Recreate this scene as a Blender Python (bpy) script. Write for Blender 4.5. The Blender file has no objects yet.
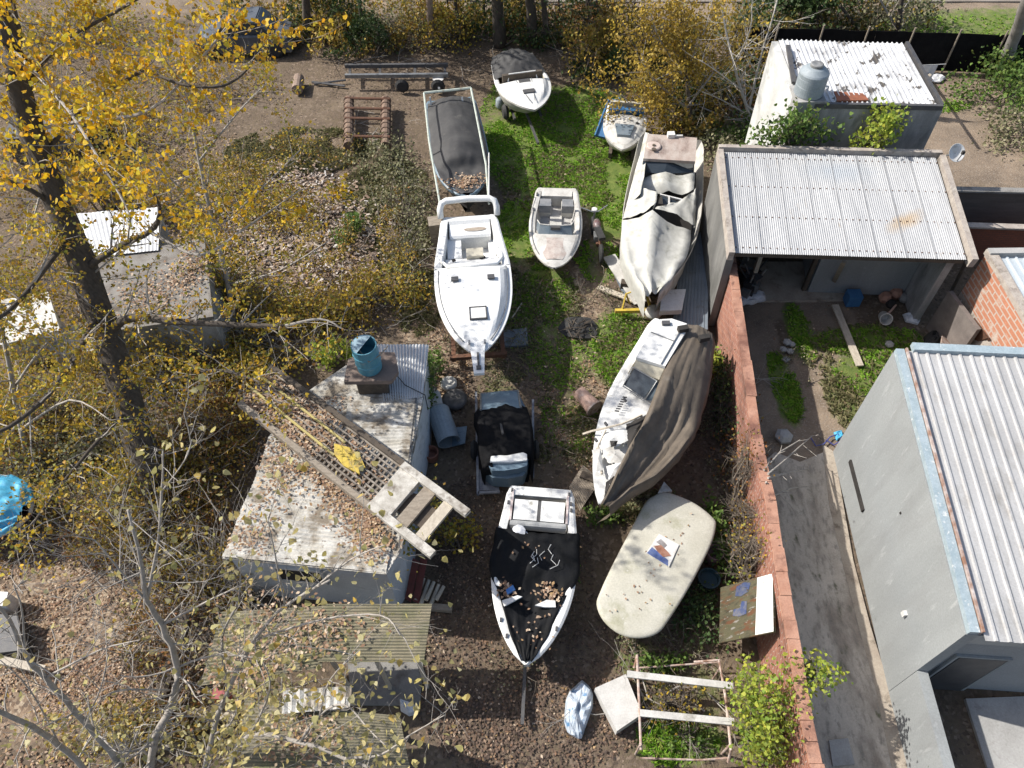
import bpy, math, random
from mathutils import Vector, Matrix, noise
random.seed(7)
S = bpy.context.scene
COL = S.collection
R_ = math.radians
# ---------------------------------------------------------------- camera
FPX, PITCH, ROLL, CAMH = 750.0, R_(52.5), R_(1.5), 16.5
FV = Vector((0, math.cos(PITCH), -math.sin(PITCH)))
_U0 = Vector((0, math.sin(PITCH), math.cos(PITCH))); _R0 = Vector((1, 0, 0))
RV = _R0 * math.cos(ROLL) - _U0 * math.sin(ROLL)
UV = _R0 * math.sin(ROLL) + _U0 * math.cos(ROLL)
def P(px, py, h=0.0):
    """point of the place seen in direction (px, py) of the survey photograph at height h"""
    d = FV + RV * ((px - 512) / FPX) - UV * ((py - 384) / FPX)
    t = (h - CAMH) / d.z
    return Vector((d.x * t, d.y * t, h))
def PP(lst, h): return [P(a, b, h) for a, b in lst]
cam = bpy.data.cameras.new('camera'); cob = bpy.data.objects.new('camera', cam); COL.objects.link(cob)
cob.matrix_world = Matrix.Translation((0, 0, CAMH)) @ Matrix((RV, UV, -FV)).transposed().to_4x4()
cam.sensor_width = 36; cam.lens = FPX / 1024 * 36; cam.clip_end = 3000; cam.clip_start = .1
S.camera = cob
# ---------------------------------------------------------------- light
SD = Vector((1.03, -.32, -1.0)).normalized()
sun = bpy.data.lights.new('sun', 'SUN'); sun.energy = 4.6; sun.angle = R_(.55); sun.color = (1, .965, .91)
so = bpy.data.objects.new('sun', sun); COL.objects.link(so); so.rotation_euler = SD.to_track_quat('-Z', 'Y').to_euler(); so.location = (-20, 5, 30)
w = bpy.data.worlds.new('World'); S.world = w; w.use_nodes = True
nt = w.node_tree; bg = nt.nodes['Background']; sky = nt.nodes.new('ShaderNodeTexSky')
sky.sky_type = 'NISHITA'; sky.sun_disc = False; sky.sun_elevation = math.asin(-SD.z); sky.sun_rotation = math.atan2(-SD.x, -SD.y) % (2 * math.pi)
nt.links.new(sky.outputs[0], bg.inputs[0]); bg.inputs[1].default_value = .13; sky.dust_density = 2.2; sky.air_density = 1.0; sky.ozone_density = 0.4
S.view_settings.view_transform = 'Standard'; S.view_settings.look = 'None'; S.view_settings.exposure = .47; S.view_settings.gamma = 1
S.cycles.max_bounces = 6; S.cycles.diffuse_bounces = 2; S.cycles.glossy_bounces = 2; S.cycles.transparent_max_bounces = 6; S.cycles.transmission_bounces = 2
S.cycles.sample_clamp_indirect = 4
# ---------------------------------------------------------------- mesh builder
class MB:
    def __init__(s): s.v = []; s.f = []; s.m = []
    def face(s, pts, m=0):
        n = len(s.v); s.v += [Vector(p) for p in pts]; s.f.append(tuple(range(n, n + len(pts)))); s.m.append(m); return s
    def add(s, vs, fs, m=0):
        n = len(s.v); s.v += [Vector(p) for p in vs]
        for f in fs: s.f.append(tuple(i + n for i in f)); s.m.append(m)
        return s
    def loft(s, rows, m=0, closed=False, cap=False):
        k = len(rows[0]); vs = [p for r in rows for p in r]; fs = []
        for i in range(len(rows) - 1):
            for j in range(k if closed else k - 1):
                a = i * k + j; b = i * k + (j + 1) % k
                fs.append((a, b, b + k, a + k))
        if cap:
            fs.append(tuple(range(k))[::-1]); n = (len(rows) - 1) * k; fs.append(tuple(range(n, n + k)))
        return s.add(vs, fs, m)
    def box(s, c, sz, rz=0, m=0, M=None):
        x, y, z = sz[0] / 2, sz[1] / 2, sz[2] / 2
        vs = [Vector((a * x, b * y, d * z)) for d in (-1, 1) for b in (-1, 1) for a in (-1, 1)]
        Q = M if M is not None else Matrix.Rotation(rz, 3, 'Z')
        vs = [Q @ v + Vector(c) for v in vs]
        return s.add(vs, [(0, 2, 3, 1), (4, 5, 7, 6), (0, 1, 5, 4), (1, 3, 7, 5), (3, 2, 6, 7), (2, 0, 4, 6)], m)
    def beam(s, a, b, wd, ht, m=0):
        a = Vector(a); b = Vector(b); y = (b - a); L = y.length; y.normalize()
        up = Vector((0, 0, 1)) if abs(y.z) < .95 else Vector((1, 0, 0))
        x = y.cross(up).normalized(); z = x.cross(y)
        return s.box((a + b) / 2, (wd, L, ht), M=Matrix((x, y, z)).transposed(), m=m)
    def tube(s, pts, r, sides=6, m=0, cap=True):
        pts = [Vector(p) for p in pts]; rs = r if isinstance(r, (list, tuple)) else [r] * len(pts); rows = []
        up = Vector((.31, .17, .93)).normalized()
        for i, p in enumerate(pts):
            d = (pts[min(i + 1, len(pts) - 1)] - pts[max(i - 1, 0)]).normalized()
            x = d.cross(up)
            if x.length < .05: x = d.cross(Vector((1, 0, 0)))
            x.normalize(); y = d.cross(x)
            rows.append([p + (x * math.cos(q * 2 * math.pi / sides) + y * math.sin(q * 2 * math.pi / sides)) * rs[i] for q in range(sides)])
        return s.loft(rows, m, True, cap)
    def prism(s, poly, z0, z1, m=0):
        a = sum(poly[i][0] * poly[(i + 1) % len(poly)][1] - poly[(i + 1) % len(poly)][0] * poly[i][1] for i in range(len(poly)))
        if a < 0: poly = poly[::-1]
        f = z1 if callable(z1) else (lambda x, y: z1)
        g = z0 if callable(z0) else (lambda x, y: z0)
        b = [Vector((p[0], p[1], g(p[0], p[1]))) for p in poly]; t = [Vector((p[0], p[1], f(p[0], p[1]))) for p in poly]
        return s.loft([b, t], m, True, True)
    def lathe(s, prof, c=(0, 0, 0), n=20, m=0, M=None):
        rows = [[Vector((r * math.cos(q * 2 * math.pi / n), r * math.sin(q * 2 * math.pi / n), z)) for q in range(n)] for r, z in prof]
        if M is not None: rows = [[M @ p for p in r] for r in rows]
        rows = [[p + Vector(c) for p in r] for r in rows]
        return s.loft(rows, m, True, True)
    def corr(s, p00, p10, p11, p01, nr, amp, prof='sin', nv=6, m=0, sag=0, th=.004):
        """ribbed sheet: u across the ribs p00->p10, v along the ribs p00->p01"""
        p00, p10, p11, p01 = map(Vector, (p00, p10, p11, p01))
        nrm = (p10 - p00).cross(p01 - p00).normalized()
        if nrm.z < 0: nrm = -nrm
        pat = [(0, .5), (.25, 1), (.5, .5), (.75, 0)] if prof == 'sin' else [(0, 0), (.62, 0), (.70, 1), (.88, 1), (.96, 0)]
        us = [((i + q[0]) / nr, q[1]) for i in range(nr) for q in pat] + [(1, pat[0][1])]
        rows = []
        for j in range(nv + 1):
            v = j / nv
            rows.append([(p00 * (1 - u) + p10 * u) * (1 - v) + (p01 * (1 - u) + p11 * u) * v + nrm * (h * amp + sag * noise.noise(Vector((u * 4, v * 5, sag * 90)))) for u, h in us])
        s.loft(rows, m)
        s.loft([[p - nrm * th for p in r] for r in rows], m)
        return s
    def build(s, name, mt, parent=None, world=False, smooth=False, loc=None):
        me = bpy.data.meshes.new(name); vs = s.v; o = bpy.data.objects.new(name, me); COL.objects.link(o)
        if parent is not None:
            o.parent = parent
            if world:
                I = WM[parent.name].inverted(); vs = [I @ v for v in vs]
            WM[o.name] = WM[parent.name]
        else:
            if loc is None:
                if vs:
                    zs = min(v.z for v in vs); loc = Vector(((min(v.x for v in vs) + max(v.x for v in vs)) / 2, (min(v.y for v in vs) + max(v.y for v in vs)) / 2, zs))
                else: loc = Vector()
            loc = Vector(loc); o.location = loc; vs = [v - loc for v in vs]; WM[o.name] = Matrix.Translation(loc)
        me.from_pydata([tuple(v) for v in vs], [], s.f)
        for k in (mt if isinstance(mt, (list, tuple)) else [mt]): me.materials.append(k)
        me.polygons.foreach_set('material_index', s.m)
        if smooth: me.polygons.foreach_set('use_smooth', [True] * len(s.f))
        me.update()
        return o
WM = {}
def tag(o, label=None, cat=None, group=None, kind=None):
    if label: o['label'] = label
    if cat: o['category'] = cat
    if group: o['group'] = group
    if kind: o['kind'] = kind
    return o
def thing(name, label, cat, loc=(0, 0, 0), rz=0, group=None):
    o = bpy.data.objects.new(name, None); COL.objects.link(o); o.location = loc; o.rotation_euler = (0, 0, rz); o.empty_display_size = .2
    WM[o.name] = Matrix.Translation(loc) @ Matrix.Rotation(rz, 4, 'Z')
    return tag(o, label, cat, group)
def struct(o): o['kind'] = 'structure'; return o
def copy_tree(o, parent=None):
    c = o.copy(); COL.objects.link(c); c.parent = parent; WM[c.name] = WM[o.name]
    for ch in [x for x in bpy.data.objects if x.parent == o]: copy_tree(ch, c)
    return c
# ---------------------------------------------------------------- materials
def _n(t, typ, **kw):
    n = t.nodes.new(typ)
    for k, v in kw.items(): setattr(n, k, v)
    return n
def _noise(t, co, sc, det=5, ro=.6):
    n = _n(t, 'ShaderNodeTexNoise'); n.inputs['Scale'].default_value = sc; n.inputs['Detail'].default_value = det; n.inputs['Roughness'].default_value = ro
    t.links.new(co, n.inputs['Vector']); return n.outputs['Fac']
def _map(t, f, a, b):
    n = _n(t, 'ShaderNodeMapRange'); n.inputs[1].default_value = a; n.inputs[2].default_value = b; n.clamp = True
    t.links.new(f, n.inputs[0]); return n.outputs[0]
def _mix(t, f, a, b):
    n = _n(t, 'ShaderNodeMix', data_type='RGBA')
    if isinstance(f, (int, float)): n.inputs[0].default_value = f
    else: t.links.new(f, n.inputs[0])
    for s, i in ((a, 6), (b, 7)):
        if isinstance(s, tuple): n.inputs[i].default_value = (*s[:3], 1)
        else: t.links.new(s, n.inputs[i])
    return n.outputs[2]
def _mul(t, a, b):
    n = _n(t, 'ShaderNodeMath', operation='MULTIPLY')
    for s, i in ((a, 0), (b, 1)):
        if isinstance(s, (int, float)): n.inputs[i].default_value = s
        else: t.links.new(s, n.inputs[i])
    return n.outputs[0]
def mat(name, c1, c2=None, sc=3., rough=.7, lo=.35, hi=.65, stains=(), bump=.15, bsc=60, metal=0, spec=.5, stretch=None, brick=None, spot=None):
    """c1/c2 blended by noise; stains: (colour, scale, lo, hi); brick: (brick2, mortar, scale, axis)"""
    m = bpy.data.materials.new(name); m.use_nodes = True; t = m.node_tree; b = t.nodes['Principled BSDF']
    tc = _n(t, 'ShaderNodeTexCoord'); co = tc.outputs['Object']
    if stretch:
        mp = _n(t, 'ShaderNodeMapping'); mp.inputs['Scale'].default_value = stretch; t.links.new(co, mp.inputs[0]); cs = mp.outputs[0]
    else: cs = co
    col = _mix(t, _map(t, _noise(t, cs, sc), lo, hi), c1, c2 or tuple(x * .8 for x in c1))
    bf = _noise(t, co, bsc, 4)
    if brick:
        mp = _n(t, 'ShaderNodeMapping'); t.links.new(co, mp.inputs[0]); mp.inputs['Rotation'].default_value = brick[3]
        br = _n(t, 'ShaderNodeTexBrick'); t.links.new(mp.outputs[0], br.inputs['Vector']); br.inputs['Scale'].default_value = brick[2]
        br.inputs['Mortar Size'].default_value = brick[4] if len(brick) > 4 else .018
        br.inputs['Color2'].default_value = (*brick[0], 1); br.inputs['Mortar'].default_value = (*brick[1], 1); t.links.new(col, br.inputs['Color1'])
        br.inputs['Brick Width'].default_value = .6; br.inputs['Row Height'].default_value = .22
        col = br.outputs['Color']
    if stains and isinstance(stains[1], (int, float)) if len(stains) > 1 else False: stains = (stains,)
    for c, s_, l, h in stains: col = _mix(t, _map(t, _noise(t, cs, s_, 6, .65), l, h), col, c)
    for (sx, sy, srx, sry, sa, sc_) in (spot or ()):
        mp = _n(t, 'ShaderNodeMapping', vector_type='TEXTURE'); t.links.new(co, mp.inputs[0]); mp.inputs['Location'].default_value = (sx, sy, 0); mp.inputs['Rotation'].default_value = (0, 0, sa); mp.inputs['Scale'].default_value = (srx, sry, 1e6)
        ln = _n(t, 'ShaderNodeVectorMath', operation='LENGTH'); t.links.new(mp.outputs[0], ln.inputs[0])
        ad = _n(t, 'ShaderNodeMath', operation='ADD'); t.links.new(ln.outputs['Value'], ad.inputs[0]); t.links.new(_noise(t, co, 3.5, 5, .7), ad.inputs[1])
        col = _mix(t, _mul(t, _map(t, ad.outputs[0], 1.5, .7), .8), col, sc_)
    col = _mix(t, _map(t, _noise(t, co, bsc * .5, 3), .3, .9), col, _mix(t, .3, col, (.02, .018, .015)))
    t.links.new(col, b.inputs['Base Color']); b.inputs['Roughness'].default_value = rough; b.inputs['Metallic'].default_value = metal
    b.inputs['Specular IOR Level'].default_value = spec
    if bump:
        bn = _n(t, 'ShaderNodeBump'); bn.inputs['Strength'].default_value = bump; bn.inputs['Distance'].default_value = .02
        t.links.new(bf, bn.inputs['Height']); t.links.new(bn.outputs[0], b.inputs['Normal'])
    return m
def leafmat(name, cols, trans=.35, rough=.6):
    m = bpy.data.materials.new(name); m.use_nodes = True; t = m.node_tree; b = t.nodes['Principled BSDF']; out = t.nodes['Material Output']
    g = _n(t, 'ShaderNodeNewGeometry'); rp = _n(t, 'ShaderNodeValToRGB'); rp.color_ramp.interpolation = 'LINEAR'
    e = rp.color_ramp.elements
    for i, c in enumerate(cols):
        x = e[i] if i < 2 else e.new(1)
        x.position = i / max(1, len(cols) - 1); x.color = (*c, 1)
    t.links.new(g.outputs['Random Per Island'], rp.inputs[0]); t.links.new(rp.outputs[0], b.inputs['Base Color']); b.inputs['Roughness'].default_value = rough
    b.inputs['Specular IOR Level'].default_value = .3
    if trans:
        tr = _n(t, 'ShaderNodeBsdfTranslucent'); t.links.new(rp.outputs[0], tr.inputs[0]); mx = _n(t, 'ShaderNodeMixShader'); mx.inputs[0].default_value = trans
        t.links.new(b.outputs[0], mx.inputs[1]); t.links.new(tr.outputs[0], mx.inputs[2]); t.links.new(mx.outputs[0], out.inputs[0])
    return m
M = {}
M['white'] = mat('white_gelcoat', (.78, .77, .73), (.70, .69, .65), 2, .42, stains=(((.5, .48, .42), 1.3, .56, .8), ((.33, .31, .26), 6, .63, .72)), stretch=(1.4, .7, 1))
M['white_b'] = mat('cruiser_gelcoat', (.82, .82, .80), (.78, .78, .75), 2, .35, stains=((.55, .53, .46), 1.1, .68, .85),)
M['white_d'] = mat('weathered_white', (.62, .60, .55), (.45, .43, .39), 3, .6, stains=((.25, .23, .18), 2.4, .55, .75),)
M['cream'] = mat('cream_gelcoat', (.62, .57, .45), (.5, .46, .36), 3, .5)
M['wpaint'] = mat('white_paint', (.72, .71, .68), (.6, .58, .54), 4, .6, stains=((.35, .3, .24), 5, .58, .75))
M['iron_w'] = mat('white_corrugated_iron', (.66, .66, .65), (.52, .52, .52), 2, .5, stains=((.2, .15, .11), 1.6, .66, .72),)
M['iron_g'] = mat('grey_corrugated_iron', (.53, .53, .525), (.44, .445, .45), .8, .5, lo=.3, hi=.7, stains=((.36, .27, .17), .45, .66, .84), stretch=(1, .45, 1))
M['zinc'] = mat('zinc_roof', (.47, .465, .455), (.38, .375, .365), 1.2, .5, stains=(((.27, .255, .23), 2.0, .54, .74), ((.30, .2, .13), 7, .68, .76)), stretch=(1.5, .5, 1))
M['rail_blue'] = mat('pale_blue_flashing', (.36, .43, .46), (.28, .35, .38), 6, .5, stains=((.65, .66, .64), 9, .6, .7))
M['rust'] = mat('rust', (.17, .075, .04), (.10, .05, .03), 9, .85)
M['rust_lt'] = mat('rusty_pale_tube', (.42, .27, .20), (.55, .47, .41), 7, .75, stains=((.2, .1, .06), 5, .52, .65))
M['render'] = mat('grey_render', (.30, .313, .308), (.255, .268, .264), .7, .85, stains=(((.23, .235, .23), 1.3, .52, .8), ((.42, .43, .42), 3.0, .6, .8)), stretch=(1.6, 1.6, .35))
M['render_w'] = mat('white_render', (.66, .66, .63), (.5, .5, .47), 1.4, .85, stains=((.25, .25, .24), 1.0, .55, .75))
M['render_old'] = mat('stained_render', (.40, .39, .37), (.24, .235, .225), 1.5, .9, lo=.38, hi=.6, stains=((.10, .10, .095), 1.1, .53, .72), stretch=(1.3, 1.3, .45))
M['render_shade'] = mat('shaded_stained_render', (.20, .195, .18), (.12, .118, .11), 1.3, .9, stains=((.07, .07, .06), 1.1, .5, .75), stretch=(1.3, 1.3, .5))  # stained render; shade on the garage side is painted into its darker base
M['slatw'] = mat('weathered_slat', (.34, .30, .25), (.18, .15, .12), 3, .9, stains=((.09, .07, .055), 2.2, .52, .68))
M['conc'] = mat('concrete', (.30, .285, .26), (.20, .19, .175), 1.1, .92, lo=.3, hi=.7, stains=((.12, .105, .09), 2.0, .54, .72), bump=.4)
M['conc_lt'] = mat('pale_concrete', (.42, .41, .39), (.34, .33, .31), 1.6, .9, stains=((.2, .18, .16), 2.4, .6, .8), bump=.3)
M['cement'] = mat('cement_coping', (.46, .41, .35), (.34, .29, .25), 5, .9, stains=((.18, .15, .12), 4, .55, .7), bump=.4)
M['brick'] = mat('red_brick', (.44, .18, .105), (.30, .11, .065), 9, .9, brick=((.26, .09, .055), (.42, .34, .29), 2.2, (R_(-90), R_(-90), 0)), stains=(((.10, .05, .035), 1.0, .48, .7), ((.36, .2, .15), 4, .6, .75)), bump=.5)
M['brick_pink'] = mat('pink_mortar', (.47, .26, .18), (.37, .18, .115), 3, .9, stains=(((.18, .08, .055), .5, .48, .6), ((.15, .07, .05), 5, .56, .7)), bump=.5)
M['brick_or'] = mat('orange_block', (.50, .21, .12), (.44, .18, .10), 4, .85, brick=((.44, .19, .11), (.46, .38, .32), 1.4, (R_(-90), R_(-90), 0), .03), stains=((.5, .42, .35), 1.6, .56, .66), bump=.4)
M['brick_x'] = mat('dark_red_brick', (.30, .10, .06), (.24, .08, .05), 3, .9, brick=((.22, .08, .05), (.12, .07, .055), 3., (R_(-90), 0, 0)), bump=.4)
M['panelw'] = mat('dark_fence_panel', (.14, .12, .105), (.10, .085, .075), 2, .9, stretch=(.4, .4, 3), bump=.3)
M['blackc'] = mat('black_fabric', (.004, .004, .005), (.009, .009, .010), 3, .85, spec=.12, bump=.3, bsc=18)
M['tarp_blk'] = mat('black_tarpaulin', (.004, .0045, .005), (.008, .0085, .010), 2.5, .7, spec=.15, bump=.35, bsc=14, stains=((.07, .06, .05), 9, .68, .74))
M['tarp_dk'] = mat('dark_mesh_cover', (.035, .034, .034), (.058, .056, .054), 2.2, .75, bump=.3, bsc=20, stains=((.10, .095, .085), 2.5, .6, .75))
M['tarp_gr'] = mat('pale_grey_tarpaulin', (.55, .54, .49), (.46, .45, .40), 1.8, .72, bump=.25, bsc=12, stains=((.30, .29, .22), 1.5, .52, .75), stretch=(1, 1, 1))
M['tarp_br'] = mat('brown_tarpaulin', (.15, .118, .085), (.095, .076, .056), 2.5, .75, bump=.3, bsc=16, stains=((.2, .175, .14), 1.7, .6, .8))
M['tarp_bl'] = mat('blue_tarpaulin', (.05, .34, .56), (.10, .46, .66), 4, .5, bump=.4, bsc=12)
M['navy'] = mat('navy_paint', (.045, .07, .10), (.07, .10, .135), 4, .5, stains=((.2, .21, .2), 4, .6, .75))
M['bluegrey'] = mat('blue_grey_hull', (.11, .17, .22), (.17, .23, .27), 3, .5, stains=((.3, .3, .28), 3, .6, .75))
M['blue'] = mat('blue_paint', (.03, .12, .27), (.05, .17, .33), 5, .5)
M['barrel'] = mat('teal_blue_plastic', (.06, .23, .32), (.10, .29, .36), 5, .5, stains=((.3, .34, .34), 4, .6, .75))
M['tank'] = mat('grey_blue_tank', (.30, .34, .36), (.24, .28, .30), 4, .55, stains=((.2, .2, .19), 4, .62, .8))
M['glass'] = mat('dark_glass', (.03, .04, .05), (.05, .06, .07), 2, .12, bump=0)
M['screen'] = mat('tinted_screen', (.13, .17, .20), (.19, .22, .24), 3, .3, bump=.05)
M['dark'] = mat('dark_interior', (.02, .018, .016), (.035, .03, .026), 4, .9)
M['rubber'] = mat('black_rubber', (.02, .02, .02), (.035, .034, .032), 8, .85)
M['steel'] = mat('dull_steel', (.30, .31, .31), (.2, .2, .2), 6, .45, metal=.5)
M['steel_dk'] = mat('dark_steel', (.06, .06, .065), (.09, .085, .08), 6, .6)
M['sheet_bl'] = mat('slate_blue_sheet', (.20, .23, .255), (.15, .175, .2), 2, .5, stains=((.1, .1, .1), 3, .6, .75))
M['wood'] = mat('grey_timber', (.32, .27, .21), (.22, .18, .135), 5, .85, stretch=(1, 4, 4), bump=.3)
M['wood_lt'] = mat('pale_timber', (.55, .49, .39), (.42, .36, .28), 5, .8, stretch=(4, 1, 4), bump=.3)
M['wood_dk'] = mat('dark_timber', (.11, .085, .06), (.07, .055, .042), 6, .9, bump=.4)
M['yellow'] = mat('yellow_paint', (.58, .42, .05), (.48, .34, .05), 7, .6, stains=((.25, .17, .06), 6, .54, .68))
M['foam'] = mat('dirty_white_foam', (.60, .58, .54), (.52, .50, .46), 4, .8, stains=((.25, .23, .2), 3.2, .62, .74))
M['moss'] = mat('mossy_fibre_cement', (.27, .235, .16), (.19, .17, .11), 3, .92, stains=((.15, .15, .075), 1.8, .5, .7), bump=.5)
M['lime'] = mat('lichened_white_roof', (.62, .60, .55), (.44, .41, .35), 3.5, .92, lo=.38, hi=.62, stains=(((.24, .2, .15), 2.0, .48, .62), ((.13, .1, .07), 6, .6, .68)), bump=.7, bsc=30)
M['beige'] = mat('algae_beige_gelcoat', (.52, .495, .41), (.44, .415, .33), 2.2, .65, lo=.35, hi=.7, stains=(((.30, .29, .18), 1.4, .54, .75), ((.6, .58, .5), 6, .62, .75)), bump=.15)
M['bark'] = mat('poplar_bark', (.105, .085, .065), (.055, .045, .036), 5, .95, stretch=(3, 3, .7), bump=.8, bsc=25)
M['bark_lt'] = mat('pale_twig_bark', (.42, .38, .33), (.30, .27, .235), 6, .9, bump=.4)
M['bark_md'] = mat('brown_twig_bark', (.19, .155, .12), (.13, .105, .08), 6, .9, bump=.4)
M['pink'] = mat('faded_pink_plastic', (.50, .33, .26), (.40, .26, .2), 5, .6, stains=((.6, .5, .42), 4, .55, .7))
M['red'] = mat('red_plastic', (.33, .03, .03), (.25, .03, .03), 5, .5)
M['plastic'] = mat('crumpled_plastic_bag', (.58, .62, .66), (.38, .45, .52), 8, .3, stains=((.12, .25, .42), 5, .56, .64))
M['plastic_w'] = mat('white_plastic_bag', (.68, .68, .69), (.55, .56, .58), 8, .35)
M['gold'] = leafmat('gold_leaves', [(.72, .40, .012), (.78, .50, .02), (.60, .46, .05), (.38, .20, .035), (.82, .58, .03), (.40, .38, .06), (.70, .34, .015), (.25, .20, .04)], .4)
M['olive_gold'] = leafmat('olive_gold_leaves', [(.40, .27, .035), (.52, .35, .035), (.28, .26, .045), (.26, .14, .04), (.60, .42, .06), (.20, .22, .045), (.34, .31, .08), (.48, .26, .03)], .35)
M['amber'] = leafmat('amber_leaves', [(.50, .32, .04), (.38, .25, .05), (.24, .17, .05), (.44, .33, .07), (.60, .42, .05), (.17, .14, .05)], .35)
M['under'] = leafmat('undergrowth_leaves', [(.21, .16, .035), (.34, .25, .05), (.13, .11, .03), (.46, .32, .06), (.26, .12, .04), (.17, .18, .035), (.52, .34, .05), (.09, .065, .025)], .25)
M['paleleaf'] = leafmat('pale_yellow_leaves', [(.42, .36, .12), (.55, .46, .20), (.34, .32, .12), (.60, .54, .30), (.5, .33, .06)], .4)
M['brownleaf'] = leafmat('russet_leaves', [(.20, .085, .03), (.28, .12, .04), (.16, .10, .035), (.32, .18, .05), (.20, .17, .04), (.09, .05, .02)], .25)
M['greenleaf'] = leafmat('green_leaves', [(.07, .13, .025), (.11, .19, .035), (.16, .24, .05), (.05, .09, .025), (.22, .26, .06)], .3)
M['limeleaf'] = leafmat('lime_leaves', [(.28, .37, .05), (.38, .43, .06), (.18, .29, .05), (.50, .48, .07), (.12, .2, .04)], .4)
M['darkleaf'] = leafmat('dark_green_leaves', [(.03, .06, .02), (.05, .085, .025), (.07, .11, .03), (.09, .11, .035)], .2)
M['greyleaf'] = leafmat('grey_green_leaves', [(.16, .17, .08), (.24, .24, .12), (.32, .29, .17), (.12, .14, .06), (.38, .33, .22)], .3)
M['litter'] = leafmat('fallen_leaves', [(.32, .20, .12), (.22, .12, .07), (.46, .34, .24), (.12, .07, .045), (.38, .24, .11), (.56, .45, .33), (.26, .15, .09), (.17, .10, .06)], .1, .75)
M['litter_dk'] = leafmat('rotting_leaves', [(.075, .052, .04), (.11, .075, .055), (.16, .11, .08), (.06, .045, .036), (.22, .15, .10), (.12, .07, .045)], .05, .8)
M['grassm'] = leafmat('grass_blades', [(.15, .32, .025), (.22, .41, .035), (.31, .46, .06), (.12, .24, .03), (.40, .42, .11)], .3)
M['drygrass'] = leafmat('dry_grass_blades', [(.26, .23, .11), (.18, .19, .08), (.36, .31, .18), (.13, .15, .055), (.22, .17, .1)], .25)
M['rubble'] = leafmat('scattered_rubbish', [(.40, .32, .25), (.24, .175, .13), (.52, .45, .38), (.17, .12, .09), (.32, .22, .155), (.27, .20, .15), (.60, .56, .52)], 0, .8)
# ---------------------------------------------------------------- ground
def blob(px, py, rx, ry, s): p = P(px, py); return (p.x, p.y, rx, ry, s)
GRASS = [blob(*a) for a in [(590, 125, 1.7, 2.6, 1.1), (575, 175, 2.2, 1.6, 1.0), (520, 150, 1.4, 2.4, .8), (500, 120, .8, 2.5, .6), (560, 115, 1.6, 2.0, 1), (610, 170, 1.0, 2.0, .9), (625, 350, 1.1, 1.5, .85),
    (640, 395, .8, .8, .5), (600, 260, .7, 1.0, .5), (540, 300, .8, 1.0, .35), (870, 340, 1.6, .55, .9), (800, 330, .35, 1.3, .8), (785, 390, .35, 1.2, .9), (870, 375, 1.2, .8, .75), (845, 400, .5, 1.0, .7),
    (990, 25, 6, 1.6, .7), (760, 25, 4, 1.2, .4), (520, 230, .8, 1.6, .75), (545, 290, .9, 1.2, .75), (515, 320, .5, 1.0, .6), (560, 350, .9, 1.4, .6), (500, 380, .6, 1, .4), (570, 420, .8, 1.0, .4), (690, 690, 1.2, .6, .4), (625, 420, .4, .8, .4), (610, 215, .7, 1.2, .8), (930, 105, 1.6, .5, .5), (385, 190, 1.4, 1.6, .35), (640, 660, .6, .5, .6), (680, 740, 1.0, .5, .6), (560, 555, .5, .8, .25), (590, 640, 1, .8, .15), (510, 600, .25, 2, .12)]]
PALE = [blob(*a) for a in [(95, 610, 2.6, 1.8, 1), (60, 680, 2.0, 1.3, .8), (280, 220, 2.2, 2.0, .9), (330, 240, 1.5, 2.0, .8), (445, 370, .8, 2.0, .7), (300, 150, 2.6, 1.2, .4), (590, 430, .9, 1.2, .9), (600, 390, .7, .8, .6), (580, 290, .25, 1.3, .8), (600, 330, .4, 2.0, .6), (420, 320, .8, 1.4, .6), (650, 510, .9, .5, .8), (40, 500, 2, 1, .6)]]
BARE = [blob(835, 330, .7, 1.5, 1.3), blob(822, 385, .6, 1.6, 1.4), blob(815, 430, .8, .9, 1.4), blob(770, 360, .5, 1.6, 1.1), blob(775, 420, .5, 1.2, 1.2), blob(800, 445, 1.2, .6, 1.3)] + [blob(*a) for a in [(985, 130, 5, 3.2, 1), (300, 95, 3.0, 1.7, .35), (820, 370, .35, 2.2, .9), (765, 340, .45, 1.8, .8), (790, 300, 1.4, .8, .8), (900, 5, 16, 2.2, 1), (620, 5, 12, 1.5, .7), (300, 2, 12, 1.4, .6)]]
def bl(lst, x, y):
    v = 0
    for a, b, rx, ry, s in lst:
        d = ((x - a) / rx) ** 2 + ((y - b) / ry) ** 2
        if d < 3: v = max(v, s * max(0, min(1, 1.6 - d)))
    return v
def axis(lo, hi, st, far): return [-f for f in far[::-1]] + [lo + i * st for i in range(int((hi - lo) / st) + 1)] + far
def gz(x, y):
    return -.05 + .05 * noise.noise(Vector((x * .5, y * .5, 3))) + .02 * noise.noise(Vector((x * 2.1, y * 2.1, 8)))
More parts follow.
